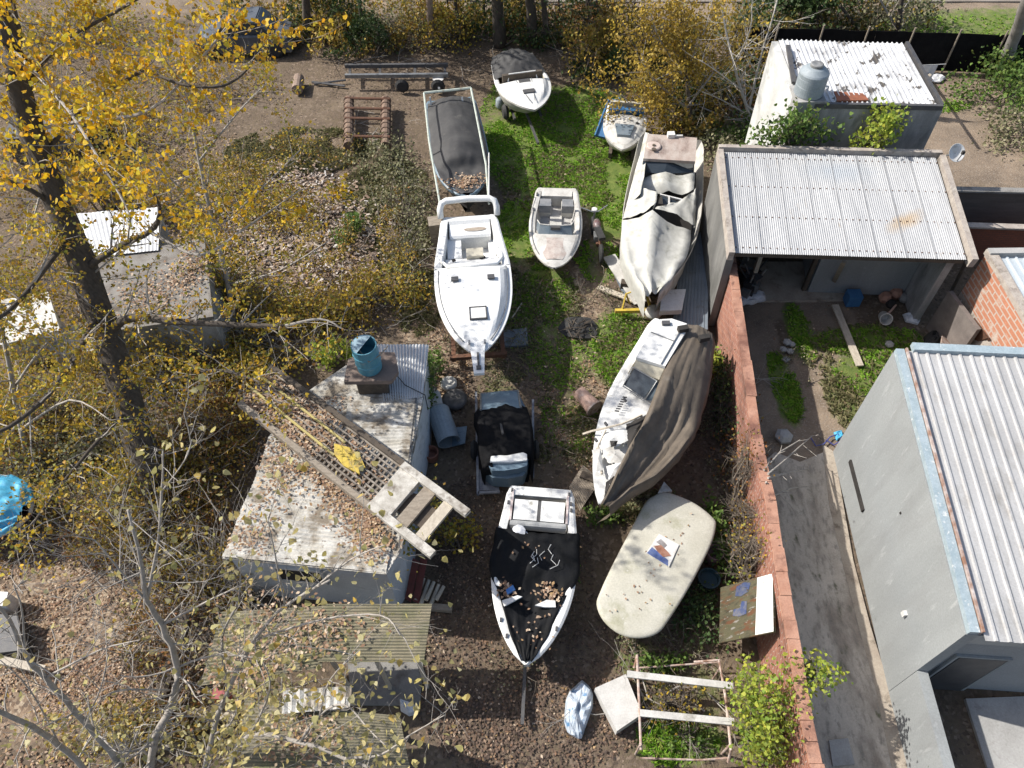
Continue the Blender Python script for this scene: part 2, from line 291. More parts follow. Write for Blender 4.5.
def _ground():
    xs = axis(-24, 24, .22, [30, 45, 80, 200, 600, 1500]); ys = axis(0, 36, .22, [45, 60, 100, 250, 700, 1500]); ys[:6] = [-1500, -700, -200, -50, -10, -3]
    me = bpy.data.meshes.new('ground'); nx = len(xs); vs = [(x, y, gz(x, y)) for y in ys for x in xs]
    fs = [(j * nx + i, j * nx + i + 1, j * nx + nx + i + 1, j * nx + nx + i) for j in range(len(ys) - 1) for i in range(nx - 1)]
    me.from_pydata(vs, [], fs); at = me.color_attributes.new('zone', 'FLOAT_COLOR', 'POINT'); d = []
    for x, y, z in vs:
        d += [bl(GRASS, x, y), bl(PALE, x, y), bl(BARE, x, y), 1.0]
    at.data.foreach_set('color', d); me.polygons.foreach_set('use_smooth', [True] * len(fs))
    o = bpy.data.objects.new('ground', me); COL.objects.link(o); struct(o)
    m = bpy.data.materials.new('yard_soil'); m.use_nodes = True; t = m.node_tree; b = t.nodes['Principled BSDF']
    co = _n(t, 'ShaderNodeTexCoord').outputs['Object']; a = _n(t, 'ShaderNodeAttribute', attribute_name='zone'); sp = _n(t, 'ShaderNodeSeparateColor'); t.links.new(a.outputs[0], sp.inputs[0])
    soil = _mix(t, _map(t, _noise(t, co, .8), .35, .65), (.105, .08, .055), (.175, .135, .09))
    soil = _mix(t, _map(t, _noise(t, co, 14, 3), .5, .72), soil, (.17, .125, .09))
    def vor(sc, cols, amt, base, thr):
        v = _n(t, 'ShaderNodeTexVoronoi'); v.inputs['Scale'].default_value = sc; t.links.new(co, v.inputs['Vector'])
        s2 = _n(t, 'ShaderNodeSeparateColor'); t.links.new(v.outputs['Color'], s2.inputs[0])
        rp = _n(t, 'ShaderNodeValToRGB'); e = rp.color_ramp.elements
        for i, c in enumerate(cols):
            q = e[i] if i < 2 else e.new(1)
            q.position = i / (len(cols) - 1); q.color = (*c, 1)
        t.links.new(s2.outputs[0], rp.inputs[0])
        f = _mul(t, _map(t, s2.outputs[1], thr, thr + .05), amt)
        return _mix(t, f, base, rp.outputs[0]), v.outputs['Distance']
    def edge(ch, sc, k=.55):
        ad = _n(t, 'ShaderNodeMath', operation='ADD'); t.links.new(sp.outputs[ch], ad.inputs[0])
        n = _noise(t, co, sc, 5, .7); q = _n(t, 'ShaderNodeMath', operation='MULTIPLY_ADD'); t.links.new(n, q.inputs[0]); q.inputs[1].default_value = 1.3; q.inputs[2].default_value = -.65
        t.links.new(q.outputs[0], ad.inputs[1]); return _map(t, ad.outputs[0], k - .18, k + .22)
    c, dist = vor(15, [(.065, .05, .04), (.19, .14, .10), (.11, .085, .065), (.29, .22, .165)], .7, soil, .45)
    pale, _d = vor(13, [(.30, .22, .15), (.16, .11, .075), (.40, .32, .23), (.24, .165, .11)], 1.0, (.15, .11, .08), .2)
    c = _mix(t, edge(1, 2.2, .5), c, pale)
    bare = _mix(t, _map(t, _noise(t, co, 1.2), .35, .65), (.28, .215, .155), (.175, .135, .10))
    bare = _mix(t, _map(t, _noise(t, co, 22, 3), .55, .7), bare, (.32, .275, .225))
    c = _mix(t, edge(2, 1.5, .5), c, bare)
    gr = _mix(t, _map(t, _noise(t, co, 5, 4), .35, .65), (.08, .135, .025), (.15, .19, .045))
    c = _mix(t, _mul(t, edge(0, 3, .5), .9), c, gr)
    t.links.new(c, b.inputs['Base Color']); b.inputs['Roughness'].default_value = .95; b.inputs['Specular IOR Level'].default_value = .15
    bn = _n(t, 'ShaderNodeBump'); bn.inputs['Strength'].default_value = .7; bn.inputs['Distance'].default_value = .05
    t.links.new(_noise(t, co, 18, 5, .7), bn.inputs['Height']); t.links.new(bn.outputs[0], b.inputs['Normal'])
    me.materials.append(m)
_ground()
def sheet(name, poly, z, m):
    return struct(MB().prism(poly, z - .12, z).build(name, m))
M['drive'] = mat('driveway_concrete', (.60, .53, .44), (.46, .40, .325), 1.6, .95, lo=.35, hi=.65, stains=(((.20, .155, .12), .9, .5, .72), ((.28, .25, .21), 7, .5, .7), ((.14, .14, .08), 3.4, .62, .72)), bump=.7, stretch=(1.3, .6, 1))
M['dusty'] = mat('dusty_concrete_edge', (.44, .38, .30), (.34, .28, .22), 2.5, .93, stains=((.2, .16, .12), 3, .55, .7), bump=.5)
sheet('driveway', PP([(755, 470), (775, 452), (800, 462), (824, 452), (836, 500), (852, 566), (868, 625), (886, 690), (905, 775), (815, 775), (795, 690), (778, 570)], 0), .006, M['drive'])
sheet('house_apron', PP([(822, 444), (834, 452), (853, 560), (870, 625), (890, 690), (912, 790), (896, 790), (876, 690), (858, 625), (843, 566), (829, 505)], 0), .012, M['dusty'])
sheet('back_lane', [(2, 34.5, 0), (40, 32.5, 0), (60, 41, 0), (2, 45, 0)], .01, mat('dirt_lane', (.27, .235, .2), (.2, .17, .14), 1, .95))
sheet('concrete_patio', PP([(965, 699), (1090, 694), (1130, 800), (997, 800)], 0), .03, M['conc_lt'])
sheet('garage_floor', PP([(735, 262), (860, 262), (858, 300), (738, 302)], 0), .02, M['dusty'])

# ---------------------------------------------------------------- helpers for buildings
def wallseg(mb, a, b, z0, z1, th=.15, inward=None, m=0):
    a = Vector((a[0], a[1], 0)); b = Vector((b[0], b[1], 0)); d = (b - a).normalized(); n = Vector((-d.y, d.x, 0))
    if inward is not None and n.dot(Vector((inward[0], inward[1], 0)) - a) < 0: n = -n
    q = [a, b, b + n * th, a + n * th]
    za, zb = z1 if isinstance(z1, tuple) else (z1, z1)
    L = (b - a).length
    return mb.prism(q, z0, (lambda x, y: za + (zb - za) * max(0, min(1, ((Vector((x, y, 0)) - a).dot(d)) / L))), m)
def lerp(a, b, t): return Vector(a) * (1 - t) + Vector(b) * t

# ---------------------------------------------------------------- garage
def garage():
    hb, hf = 3.35, 2.85
    BL, BR = P(722, 152, hb), P(938, 158, hb); FL, FR = P(733, 253, hf), P(969, 260, hf)
    t = thing('garage', 'long grey garage with a ribbed iron roof and an open bay beside the brick wall', 'garage', (lerp(BL, FR, .5).x, lerp(BL, FR, .5).y, 0))
    c = lerp(BL, FR, .5)
    mb = MB(); mb.corr(lerp(BL, BR, .012), lerp(BL, BR, .988), lerp(FL, FR, .988), FL * 1, 105, .018, 'sin', 8, sag=.012)
    q = P(905, 222, 3.0) - c; q2 = P(760, 180, 3.2) - c
    mi = mat('garage_roof_iron', (.46, .46, .455), (.37, .375, .38), .9, .55, lo=.35, hi=.65, stains=(((.32, .325, .33), 2.2, .46, .7), ((.26, .22, .17), 5, .62, .74)), stretch=(2.6, .18, 1), spot=((q.x, q.y, .75, .30, .5, (.36, .25, .13)), (q2.x + 2.2, q2.y + .2, 1.3, .5, -.1, (.33, .36, .39))))  # first spot is rust, second paints a bluish cast shadow into the roof
    rf = mb.build('roof', mi, t, True)
    lp = MB(); mb2 = MB(); uu = Vector((0, 0, .021))
    for i in range(1, 8): lp.beam(lerp(BL, BR, .012 + i * .122) + uu, lerp(FL, FR, i * .1235) + uu, .014, .006)
    lp.build('sheet_laps', mat('lap_edges', (.27, .275, .28), (.36, .36, .36), 3, .6), rf, True)
    for j in (.06, .36, .66, .95):
        for i in range(34): u = .015 + .97 * i / 33; p_ = lerp(lerp(BL, BR, u), lerp(FL, FR, u), j); mb2.box(p_ + Vector((0, 0, .02)), (.028, .028, .014))
    tag(mb2.build('roof_screws', M['rust'], rf, True), kind='stuff')
    cp = MB(); up = Vector((0, 0, .14))
    cp.beam(BL + up + Vector((-.1, .1, -.22)), BR + up + Vector((.1, .1, -.22)), .14, .46); cp.build('back_parapet', M['cement'], t, True)
    for a, b, s in ((BL, FL, -1), (BR, FR, 1)):
        MB().beam(a + Vector((s * .07, -.02, -.02)), b + Vector((s * .07, -.1, -.02)), .15, .32).build('side_parapet', M['cement'], t, True)
    W = MB()
    V = MB(); wallseg(V, BL + Vector((-.13, .1, 0)), FL + Vector((-.13, 0, 0)), 0, (hb - .19, hf - .19), .2, c); V.build('side_wall', M['render_shade'], t, True)
    wallseg(W, BL + Vector((.03, .05, 0)), BR, 0, hb - .12, .2, c)
    wallseg(W, BR + Vector((.0, -.25, 0)), FR + Vector((.0, .4, 0)), 0, (hb - .2, hf - .2), .2, c)
    W.build('wall', M['render_old'], t, True)
    # right half closed by a rendered wall set back under the eave
    A = lerp(FL, FR, .52) + Vector((0, 1.5, 0)); B = FR + Vector((-.1, 1.5, 0))
    F = MB(); wallseg(F, A, B, 0, hf - .05, .15, c); F.build('front_wall', M['render'], t, True)
    F = MB(); wallseg(F, A + Vector((.0, .16, 0)), A + Vector((.35, 2.2, 0)), 0, hf - .05, .15, B); F.build('inner_wall', M['render'], t, True)
    n = MB(); n.box(lerp(A, B, .58) + Vector((0, -.02, -.55)), (1.5, .05, .28)); n.build('window', M['dark'], t, True)
    n = MB(); n.beam(FL + Vector((.1, .12, -.13)), FR + Vector((-.05, .12, -.13)), .08, .14); n.build('eave_beam', M['wood_dk'], t, True)
    n = MB(); n.beam(A + Vector((-.1, .1, -hf)), A + Vector((-.1, .1, -.2)), .12, .12); n.build('post', M['wood_dk'], t, True)
    return BL, BR, FL, FR
GBL, GBR, GFL, GFR = garage()

# ---------------------------------------------------------------- tank shed behind
def tank_shed():
    h = 4.2
    y0 = GBR.y + .45
    FLc, FRc = P(800, 106, h), P(942, 108, h); BLc, BRc = P(776, 40, h + .35), P(906, 44, h + .35)
    t = thing('shed', 'white walled shed with a peeling white iron roof behind the garage', 'shed', (lerp(FLc, BRc, .5).x, lerp(FLc, BRc, .5).y, 0))
    c = lerp(FLc, BRc, .5)
    mb = MB(); mb.corr(lerp(BLc, BRc, .02), lerp(BLc, BRc, .97), lerp(FLc, FRc, .97), lerp(FLc, FRc, .02), 26, .045, 'trap', 8, sag=.02)
    m = mat('peeling_white_roof', (.70, .70, .69), (.60, .60, .60), 2, .5, stains=(((.42, .42, .42), 1.2, .5, .62), ((.10, .09, .08), 2.3, .575, .6)), stretch=None)
    mb.build('roof', m, t, True)
    W = MB()
    wallseg(W, FLc + Vector((-.1, 0, 0)), FRc + Vector((.05, 0, 0)), 0, h - .07, .2, c); W.build('front_wall', M['render_old'], t, True)
    W = MB(); wallseg(W, BLc + Vector((-.12, 0, 0)), FLc + Vector((-.12, .005, 0)), 0, (h + .31, h + .0), .2, c); W.build('side_wall', M['render_w'], t, True)
    W = MB(); wallseg(W, BLc + Vector((.1, -.0, 0)), BRc, 0, h + .28, .2, c); wallseg(W, BRc + Vector((.0, -.21, 0)), FRc + Vector((.0, .21, 0)), 0, (h + .2, h - .1), .2, c); W.build('wall', M['render'], t, True)
    f = MB(); z = Vector((0, 0, .02))
    f.beam(FLc + z + Vector((.1, .02, 0)), FRc + z, .1, .14); f.beam(FRc + z + Vector((0, .06, 0)), BRc + z, .1, .14); f.build('roof_edge', M['steel_dk'], t, True)
    f = MB(); f.beam(FLc + Vector((.0, .9, .18)), BLc + Vector((.22, -.5, .08)), .12, .08); f.build('flashing', M['steel_dk'], t, True)
    f = MB(); f.prism([FLc + Vector((1.05, .06, 0)), FLc + Vector((1.95, .06, 0)), FLc + Vector((1.9, .4, 0)), FLc + Vector((1.1, .55, 0))], h + .03, h + .10); f.build('roof_patch', mat('rust_red_sheet', (.30, .10, .045), (.2, .07, .035), 6, .8), t, True)
    # corner block carrying the tank
    b = MB(); p = P(808, 93, h + .15); b.prism([p + Vector(q) for q in ((-.42, -.46, 0), (.42, -.46, 0), (.42, .42, 0), (-.42, .42, 0))], 0, h + .15); b.build('tank_pier', M['render_old'], t, True)
    tp = thing('water_tank', 'pale grey-blue plastic water tank standing on the white shed', 'water tank', Vector((p.x, p.y, h + .151)))
    KS = Matrix.Scale(.86, 3); L = MB(); L.lathe([(.0, 0), (.46, 0), (.48, .03), (.48, .34), (.472, .35), (.48, .36), (.48, .60), (.472, .61), (.48, .62), (.48, .74), (.45, .79), (.30, .92), (.22, .95), (0, .96)], n=40, M=KS); L.build('tank_body', M['tank'], tp, smooth=False)
    L = MB(); L.lathe([(0, .94), (.21, .94), (.21, 1.03), (.18, 1.05), (0, 1.03)], n=20, M=KS); L.build('lid', mat('tank_lid', (.12, .12, .12), (.3, .3, .29), 5, .6), tp, smooth=False)
    L = MB(); L.tube([(.38, .1, .15), (.6, .15, .1), (.65, .2, -.14)], .025); L.build('pipe', M['wpaint'], tp)
    return FLc, FRc, BLc, BRc
SFL, SFR, SBL, SBR = tank_shed()

# ---------------------------------------------------------------- grey house on the right
def house():
    hb, hf = 4.0, 3.5
    A, B = P(893, 352, hb), P(966, 634, hf)
    ex = (P(1024, 358, hb) - A).normalized(); ex.z = 0
    C, D = A + ex * 7, B + ex * 7
    t = thing('house', 'smooth grey rendered house with a ribbed grey roof and pale blue flashing', 'house', (lerp(A, D, .5).x, lerp(A, D, .5).y, 0)); c = lerp(A, D, .5)
    W = MB(); wallseg(W, A, B, 0, (hb - .02, hf - .02), .22, c); w1 = W.build('side_wall', M['render'], t, True)
    W = MB(); wallseg(W, A + ex * .225, C, 0, hb - .05, .22, c); W.build('back_wall', M['render'], t, True)
    q = (B - A).normalized(); q.z = 0
    # front just under the eave
    R = B - q * .18
    W = MB(); wallseg(W, R + ex * .225, R + ex * 7, 0, hf - .06, .2, c); W.build('front_wall', mat('porch_render', (.30, .31, .31), (.26, .27, .27), 1, .85), t, True)  # plain grey render, close in tone to the side wall
    d = MB(); nrm = Vector((ex.y, -ex.x, 0))
    R.z = 0; o = R + ex * 1.15 + nrm * .03
    d.box(o + Vector((-.1, 0, .98)), (.86, .04, 1.95), math.atan2(ex.y, ex.x)); dr = d.build('door', mat('dark_grey_door', (.05, .052, .055), (.08, .08, .08), 3, .5), t, True)
    fr = MB(); e_ = o - ex * .1
    fr.beam(e_ - ex * .48, e_ - ex * .48 + Vector((0, 0, 1.96)), .05, .06); fr.beam(e_ + ex * .48, e_ + ex * .48 + Vector((0, 0, 1.96)), .05, .06); fr.beam(e_ - ex * .51 + Vector((0, 0, 1.99)), e_ + ex * .51 + Vector((0, 0, 1.99)), .05, .06); tag(fr.build('door_frame', M['render'], dr, True))
    for s in (-1, 1): pass
    d = MB(); d.box(R + ex * .95 + nrm * .03 + Vector((0, 0, 2.95)), (1.1, .06, .42), math.atan2(ex.y, ex.x)); d.build('window', M['screen'], t, True)
    rf = MB(); up = Vector((0, 0, .06)); a0 = A + ex * .26 + up; b0 = B + ex * .26 + up + q * .12
    for (p0, p1) in ((a0, b0),): rf.corr(p0, p0 + ex * 6.6, p1 + ex * 6.6, p1, 29, .035, 'trap', 8, sag=.006)
    rf.build('roof', M['zinc'], t, True)
    f = MB(); f.beam(A + ex * .10 + Vector((0, 0, .06)), B + ex * .10 + Vector((0, 0, .06)) , .17, .13); f.build('side_flashing', M['rail_blue'], t, True)
    f = MB(); f.beam(A + ex * .225 + Vector((0, 0, .085)), B + ex * .225 + Vector((0, 0, .085)), .04, .17); f.build('rusty_seam', mat('rust_seam', (.26, .14, .09), (.5, .45, .42), 4, .8), t, True)
    f = MB(); f.beam(A + ex * .38 + Vector((0, 0, .1)) - q * .06, C + Vector((0, 0, .1)) - q * .06, .2, .12); f.build('back_flashing', M['rail_blue'], t, True)
    # slit window and marks on the side wall
    def on(px, py, hh=None):
        n = Vector((q.y, -q.x, 0)); n = n if n.x < 0 else -n
        d0 = (P(px, py, 0) - cob.location); o0 = cob.location; k = (A - o0).dot(n) / d0.dot(n); return o0 + d0 * k, n
    p0, n = on(851, 461); p1, _ = on(864, 511)
    s = MB(); s.beam(p0 + n * .02, p1 + n * .02, .05, .12); s.build('slit_window', M['dark'], t, True)
    p0, _ = on(906, 614); s = MB(); s.box(p0 + n * .03, (.08, .1, .12)); s.build('pipe_stub', M['wpaint'], t, True)
    p0, _ = on(901, 513); s = MB(); s.box(p0 + n * .01, (.03, .04, .04)); s.build('drill_hole', M['dark'], t, True)
    # lower garden wall running on towards the viewer
    z = 1.45; E0 = B + q * .01; E1 = P(947, 775, z)
    g = MB(); wallseg(g, E0, E1 + q * 1.5, 0, z, .2, c)
    tag(g.build('garden_wall', M['render'], None), 'low smooth grey wall continuing from the corner of the grey house', 'wall')
house()

# ---------------------------------------------------------------- brick annexe at the right edge
def annexe():
    h = 2.7
    A = P(985, 255, h); B = P(1040, 352, h - .15); ex = Vector((1, -.02, 0)); C, D = A + ex * 4, B + ex * 4
    t = thing('outbuilding', 'small orange brick outbuilding with a pale blue iron roof beside the grey house', 'outbuilding', (lerp(A, D, .5).x, lerp(A, D, .5).y, 0)); c = lerp(A, D, .5)
    W = MB(); wallseg(W, A, B, 1.35, (h, h - .15), .2, c); W.build('brick_wall', M['brick_or'], t, True)
    W = MB(); wallseg(W, A, B, 0, 1.35, .2, c); W.build('plinth', M['cement'], t, True)
    W = MB(); wallseg(W, A + Vector((.21, 0, 0)), C, 0, h, .2, c); W.build('back_wall', M['cement'], t, True)
    W = MB(); wallseg(W, B + Vector((.2, .01, 0)), D, 0, h - .2, .2, c); W.build('front_wall', M['cement'], t, True)
    m = mat('pale_blue_iron', (.52, .57, .59), (.44, .49, .52), 1.2, .5, stains=((.3, .3, .28), 2, .6, .8))
    rf = MB(); u = Vector((0, 0, .06)); rf.corr(A + ex * .28 + u, C + u, D + u, B + ex * .28 + u, 16, .04, 'trap', 6); rf.build('roof', m, t, True)
    cp = MB(); cp.beam(A + Vector((.1, .06, .08)), B + Vector((.1, 0, .08)), .24, .16); cp.build('coping', M['cement'], t, True)
    cp = MB(); cp.beam(A + Vector((.0, -.05, .10)), C + Vector((0, -.05, .10)), .2, .2); cp.build('back_coping', M['conc_lt'], t, True)
annexe()

# ---------------------------------------------------------------- boundary brick wall
WTOP = [(734, 250, 2.1), (741, 300, 2.1), (750, 360, 2.1), (764, 455, 2.1), (775, 500, 2.1), (784, 560, 2.1), (795, 620, 2.1), (803, 668, 2.1), (812, 720, 2.1), (824, 775, 2.1), (838, 840, 2.1)]
def bwall():
    pts = [P(*q) for q in WTOP]
    t = thing('brick_wall', 'long red brick boundary wall between the boat yard and the driveway', 'wall', (pts[5].x - .1, pts[5].y, 0))
    th = .18; L = MB(); cp = MB()
    rows = []
    for i, p in enumerate(pts):
        a = p + Vector((-th, 0, 0)); rows.append([Vector((a.x, a.y, -.05)), Vector((a.x, a.y, 2.04)), Vector((p.x, p.y, 2.04)), Vector((p.x, p.y, -.05))])
    L.loft(rows, 0, True, True); L.build('masonry', M['brick'], t, True)
    rows = []; prev = None
    for i in range(26):
        u = i / 25 * (len(pts) - 1); k = min(int(u), len(pts) - 2); p = lerp(pts[k], pts[k + 1], u - k); e = .025 * noise.noise(Vector((i * .9, 0, 1)))
        if prev is not None: cp.box((p + prev) / 2 + Vector((-th / 2 + e, 0, -.028 + e * .7)), (th + .03 + .03 * random.random(), (p - prev).length - random.choice((.006, .008, .012)), .066 - .012 * random.random()), math.atan2(-(p - prev).x, (p - prev).y) + random.gauss(0, .006))
        prev = p
    cp.build('coping', M['brick_pink'], t, True)
bwall()

# ---------------------------------------------------------------- walls at the far right
def slab_wall(name, label, a, b, z, m, cop=None, th=.14):
    t = thing(name, label, 'wall', (lerp(a, b, .5).x, lerp(a, b, .5).y, 0)); W = MB(); wallseg(W, a, b, 0, z, th); W.build('masonry', m, t, True)
    if cop: MB().beam(Vector((a[0], a[1], z + .03)), Vector((b[0], b[1], z + .03)), .22, .06).build('coping', cop, t, True)
    return t
slab_wall('concrete_wall', 'dark concrete panel wall running right from the garage corner', P(946, 190, 1.8), P(1080, 193, 1.8), 1.8, M['panelw'], M['conc'])
slab_wall('red_wall', 'low dark red brick wall between the garage and the outbuilding', P(962, 226, 1.3), P(1080, 230, 1.3), 1.3, M['brick_x'], M['cement'])
W = MB(); a = GFR + Vector((.15, .2, 0)); b = P(962, 330, 1.5); wallseg(W, (a.x, a.y, 0), (b.x + .4, b.y, 0), 0, 1.5, .12)
tag(W.build('yard_wall', mat('dim_brown_wall', (.20, .17, .15), (.13, .11, .1), 2, .9)), 'grey stained wall joining the garage front to the brick outbuilding', 'wall')

# ---------------------------------------------------------------- huts on the left
def hut():
    h = 2.15
    out = [(374, 346), (428, 346), (424, 396), (416, 440), (410, 470), (402, 548), (386, 574), (222, 558), (250, 500), (268, 437), (300, 396)]
    t = thing('hut', 'long low hut whose lichened white roof carries a slatted frame and dead leaves', 'hut', (P(330, 470, h).x, P(330, 470, h).y, 0))
    pts = PP(out, h); c = sum(pts, Vector()) / len(pts)
    ins = [lerp(p, c, .035) for p in pts]
    MB().prism([Vector((p.x, p.y, 0)) for p in ins], 0, h - .06).build('wall', mat('pale_blue_render', (.55, .58, .60), (.45, .48, .50), 1.5, .8, stains=((.22, .22, .2), 1.8, .58, .75)), t, True)
    MB().prism(pts, h - .059, h - .015).build('roof_slab', M['lime'], t, True)
    s = MB(); s.corr(P(374, 345, h + .12), P(429, 345, h + .12), P(423, 398, h + .03), P(384, 402, h + .03), 17, .04, 'sin', 4, sag=.03); s.build('white_iron_sheet', M['iron_w'], t, True)
    s = MB(); s.corr(P(424, 394, h + .02), P(410, 466, h + .02), P(338, 474, h + .04), P(350, 390, h + .04), 22, .02, 'sin', 6, sag=.05); s.build('grey_iron_sheet', M['lime'], t, True)
    s = MB(); s.corr(P(268, 446, h + .02), P(222, 557, h + .02), P(386, 573, h + .0), P(408, 466, h + .02), 30, .025, 'sin', 10, sag=.07); s.build('roof_sheet', M['lime'], t, True)
    # window in the front wall
    a, b = [lerp(P(222, 558, h), c, .035), lerp(P(386, 574, h), c, .035)]
    n = Vector(((b - a).y, -(b - a).x, 0)).normalized(); n = n if n.y < 0 else -n
    rz = math.atan2((b - a).y, (b - a).x)
    for u, wd in ((.42, .95),):
        q = lerp(a, b, u) + n * .015; MB().box((q.x, q.y, 1.45), (wd, .05, .6), rz).build('window', M['dark'], t, True)
        fr = MB()
        for z_ in (1.13, 1.77): fr.box((q.x, q.y, z_), (wd + .12, .08, .06), rz)
        for dx in (-wd / 2 - .03, wd / 2 + .03): fr.box((q.x + dx * math.cos(rz), q.y + dx * math.sin(rz), 1.45), (.06, .078, .70), rz)
        fr.build('window_frame', M['render_w'], t, True)
    MB().beam(P(416, 398, h + .08), P(399, 548, h + .08), .03, .03).build('edge_strip', M['steel_dk'], t, True)
    # chimney block with a slab
    ch = MB(); p = P(376, 392, h); ch.prism([p + Vector(q) for q in ((-.38, -.1, 0), (.33, -.1, 0), (.33, .5, 0), (-.38, .5, 0))], h, h + .55); cb = ch.build('chimney', M['wood_dk'], t, True)
    sl = MB(); sl.prism([p + Vector(q) for q in ((-.62, -.18, 0), (.48, -.2, 0), (.62, .1, 0), (.5, .66, 0), (-.2, .72, 0), (-.6, .5, 0))], h + .551, h + .67); sl.build('chimney_slab', mat('brown_slab', (.23, .17, .135), (.16, .12, .1), 3, .9), cb, True)
    bz = p + Vector((-.05, .22, .671))
    bt = thing('blue_drum', 'open teal-blue plastic drum standing on the slab above the hut roof', 'drum', bz)
    L = MB(); R3 = Matrix.Rotation(.06, 3, 'X')
    L.lathe([(0, 0), (.27, 0), (.29, .04), (.29, .28), (.305, .30), (.29, .32), (.29, .60), (.305, .62), (.29, .64), (.29, .88), (.27, .88), (.26, .5), (0, .5)], n=22, M=R3); L.build('drum_body', M['barrel'], bt, smooth=False)
    L = MB(); L.face([R3 @ Vector((.27 * math.cos(a), .27 * math.sin(a), .885)) for a in [R_(x) for x in range(60, 245, 12)]]); L.build('torn_lid', mat('pale_blue_lid', (.30, .42, .48), None, 4), bt)
    L = MB(); L.tube([(-.28, .1, .9), (-.1, -.15, .8), (.1, -.33, .6), (.32, -.1, .55), (.45, .3, .4)], .015); L.build('cable', M['wood'], bt)
    wv = MB(); wv.tube([P(392, 352, h + .35), P(394, 372, h + .2), P(405, 385, h + .12), P(425, 395, h + .1), P(428, 410, h - .3)], .012)
    tag(wv.build('cable', M['rubber']), 'thin black cable trailing across the white iron sheet of the hut', 'cable')
hut()

def lean_to():
    h = 2.0
    t = thing('lean_to', 'lean-to with a brown mossy fibre-cement roof in front of the white hut', 'lean-to', (P(350, 640, h).x, P(350, 640, h).y, 0))
    s = MB(); s.corr(P(432, 604, h + .1), P(424, 662, h - .1), P(318, 662, h - .1), P(322, 604, h + .1), 19, .024, 'sin', 6, sag=.03, th=.02); s.build('roof_sheet', M['moss'], t, True)
    s = MB(); s.corr(P(326, 606, h + .04), P(322, 668, h - .14), P(200, 686, h - .16), P(222, 612, h + .02), 21, .024, 'sin', 6, sag=.05, th=.02); s.build('roof_sheet', M['moss'], t, True)
    for q in ((417, 664), (376, 666), (330, 664)): 
        p = P(q[0], q[1], h - .14); MB().beam((p.x, p.y + .1, -.03), (p.x, p.y + .1, h - .15), .07, .07).build('post', M['wood_lt'], t, True)
    MB().beam(P(318, 659, h - .17), P(424, 659, h - .17), .07, .09).build('eave_beam', M['wood_lt'], t, True)
    f = MB(); p = PP([(345, 640), (425, 640), (420, 705), (352, 705)], 0); f.prism(p, -.06, .02); f.build('floor_slab', M['conc'], t, True)
lean_to()
def low_roof():
    h = 1.6
    t = thing('low_shelter', 'low shelter with a mossy ribbed roof at the lower edge near the drive', 'shelter', (P(330, 740, h).x, P(330, 740, h).y, 0))
    s = MB(); s.corr(P(400, 716, h + .1), P(410, 768, h - .05), P(240, 772, h - .05), P(245, 700, h + .1), 19, .024, 'sin', 6, sag=.05, th=.02); s.build('roof_sheet', M['moss'], t, True)
    s = MB(); s.corr(P(283, 690, h + .35), P(352, 686, h + .35), P(350, 708, h + .28), P(282, 714, h + .28), 9, .025, 'sin', 3, sag=.03); s.build('white_sheet', M['lime'], t, True)
    for q in ((398, 720), (404, 765), (250, 705), (248, 768)):
        p = P(q[0], q[1], h); MB().beam((p.x, p.y, -.03), (p.x, p.y, h - .06), .08, .08).build('post', M['wood_dk'], t, True)
low_roof()
def left_shed():
    h = 2.2
    t = thing('small_shed', 'small grey slab-roofed shed half hidden under the big yellow poplar', 'shed', (P(150, 300, h).x, P(150, 300, h).y, 0))
    pts = PP([(78, 262), (205, 240), (214, 318), (88, 336)], h); c = sum(pts, Vector()) / 4
    MB().prism([lerp(p, c, .05) for p in pts], 0, h - .05).build('wall', M['render_old'], t, True)
    MB().prism(pts, h - .049, h + .06).build('roof', mat('littered_slab', (.26, .245, .22), (.17, .15, .13), 2, .9, stains=((.10, .08, .06), 2.5, .5, .68), bump=.4), t, True)
    s = MB(); s.corr(P(70, 214, h + .3), P(160, 207, h + .3), P(158, 250, h + .12), P(86, 258, h + .12), 20, .012, 'sin', 4, sag=.04); s.build('white_iron_sheet', M['iron_w'], t, True)
    pts = PP([(72, 218), (158, 210), (156, 246), (88, 254)], h); MB().prism(pts, 0, h + .06).build('back_wall', M['render_old'], t, True)
left_shed()

# ---------------------------------------------------------------- fences
def bar_fence():
    a, b = P(450, 33), P(668, 42); t = thing('iron_fence', 'dark iron bar fence along the wooded back of the yard', 'fence', (lerp(a, b, .5).x, lerp(a, b, .5).y, 0))
    n = 34; g = MB()
    for i in range(n * 2 + 1): p = lerp(a, b, i / (2 * n)); g.box(p + Vector((0, 0, .75)), (.02, .02, 1.3))
    for z in (.2, 1.4): g.beam(a + Vector((0, 0, z)), b + Vector((0, 0, z)), .04, .04)
    g.build('bars', M['steel_dk'], t, True)
    for i in range(7): p = lerp(a, b, i / 6); MB().box(p + Vector((0, .05, .8)), (.08, .08, 1.6)).build('post', M['steel_dk'], t, True)
bar_fence()
def dark_fence():
    a, b = P(725, 64), P(1075, 76); t = thing('screen_fence', 'black fabric screen fence along the lane behind the tank shed', 'fence', (lerp(a, b, .5).x, lerp(a, b, .5).y, 0))
    rows = []
    for i in range(41):
        p = lerp(a, b, i / 40); e = .05 * noise.noise(Vector((i * .4, 2, 0))); rows.append([p + Vector((0, e, .02)), p + Vector((0, e * 1.5, .8)), p + Vector((0, e, 1.55 + e)), p + Vector((0, e + .02, 1.55 + e)), p + Vector((0, e + .02, .02))])
    MB().loft(rows).build('fabric', M['blackc'], t, True)
    for i in range(9): p = lerp(a, b, i / 8); MB().tube([p + Vector((0, -.06, 0)), p + Vector((0, -.06, 1.75))], .04).build('post', M['wood'], t, True)
dark_fence()
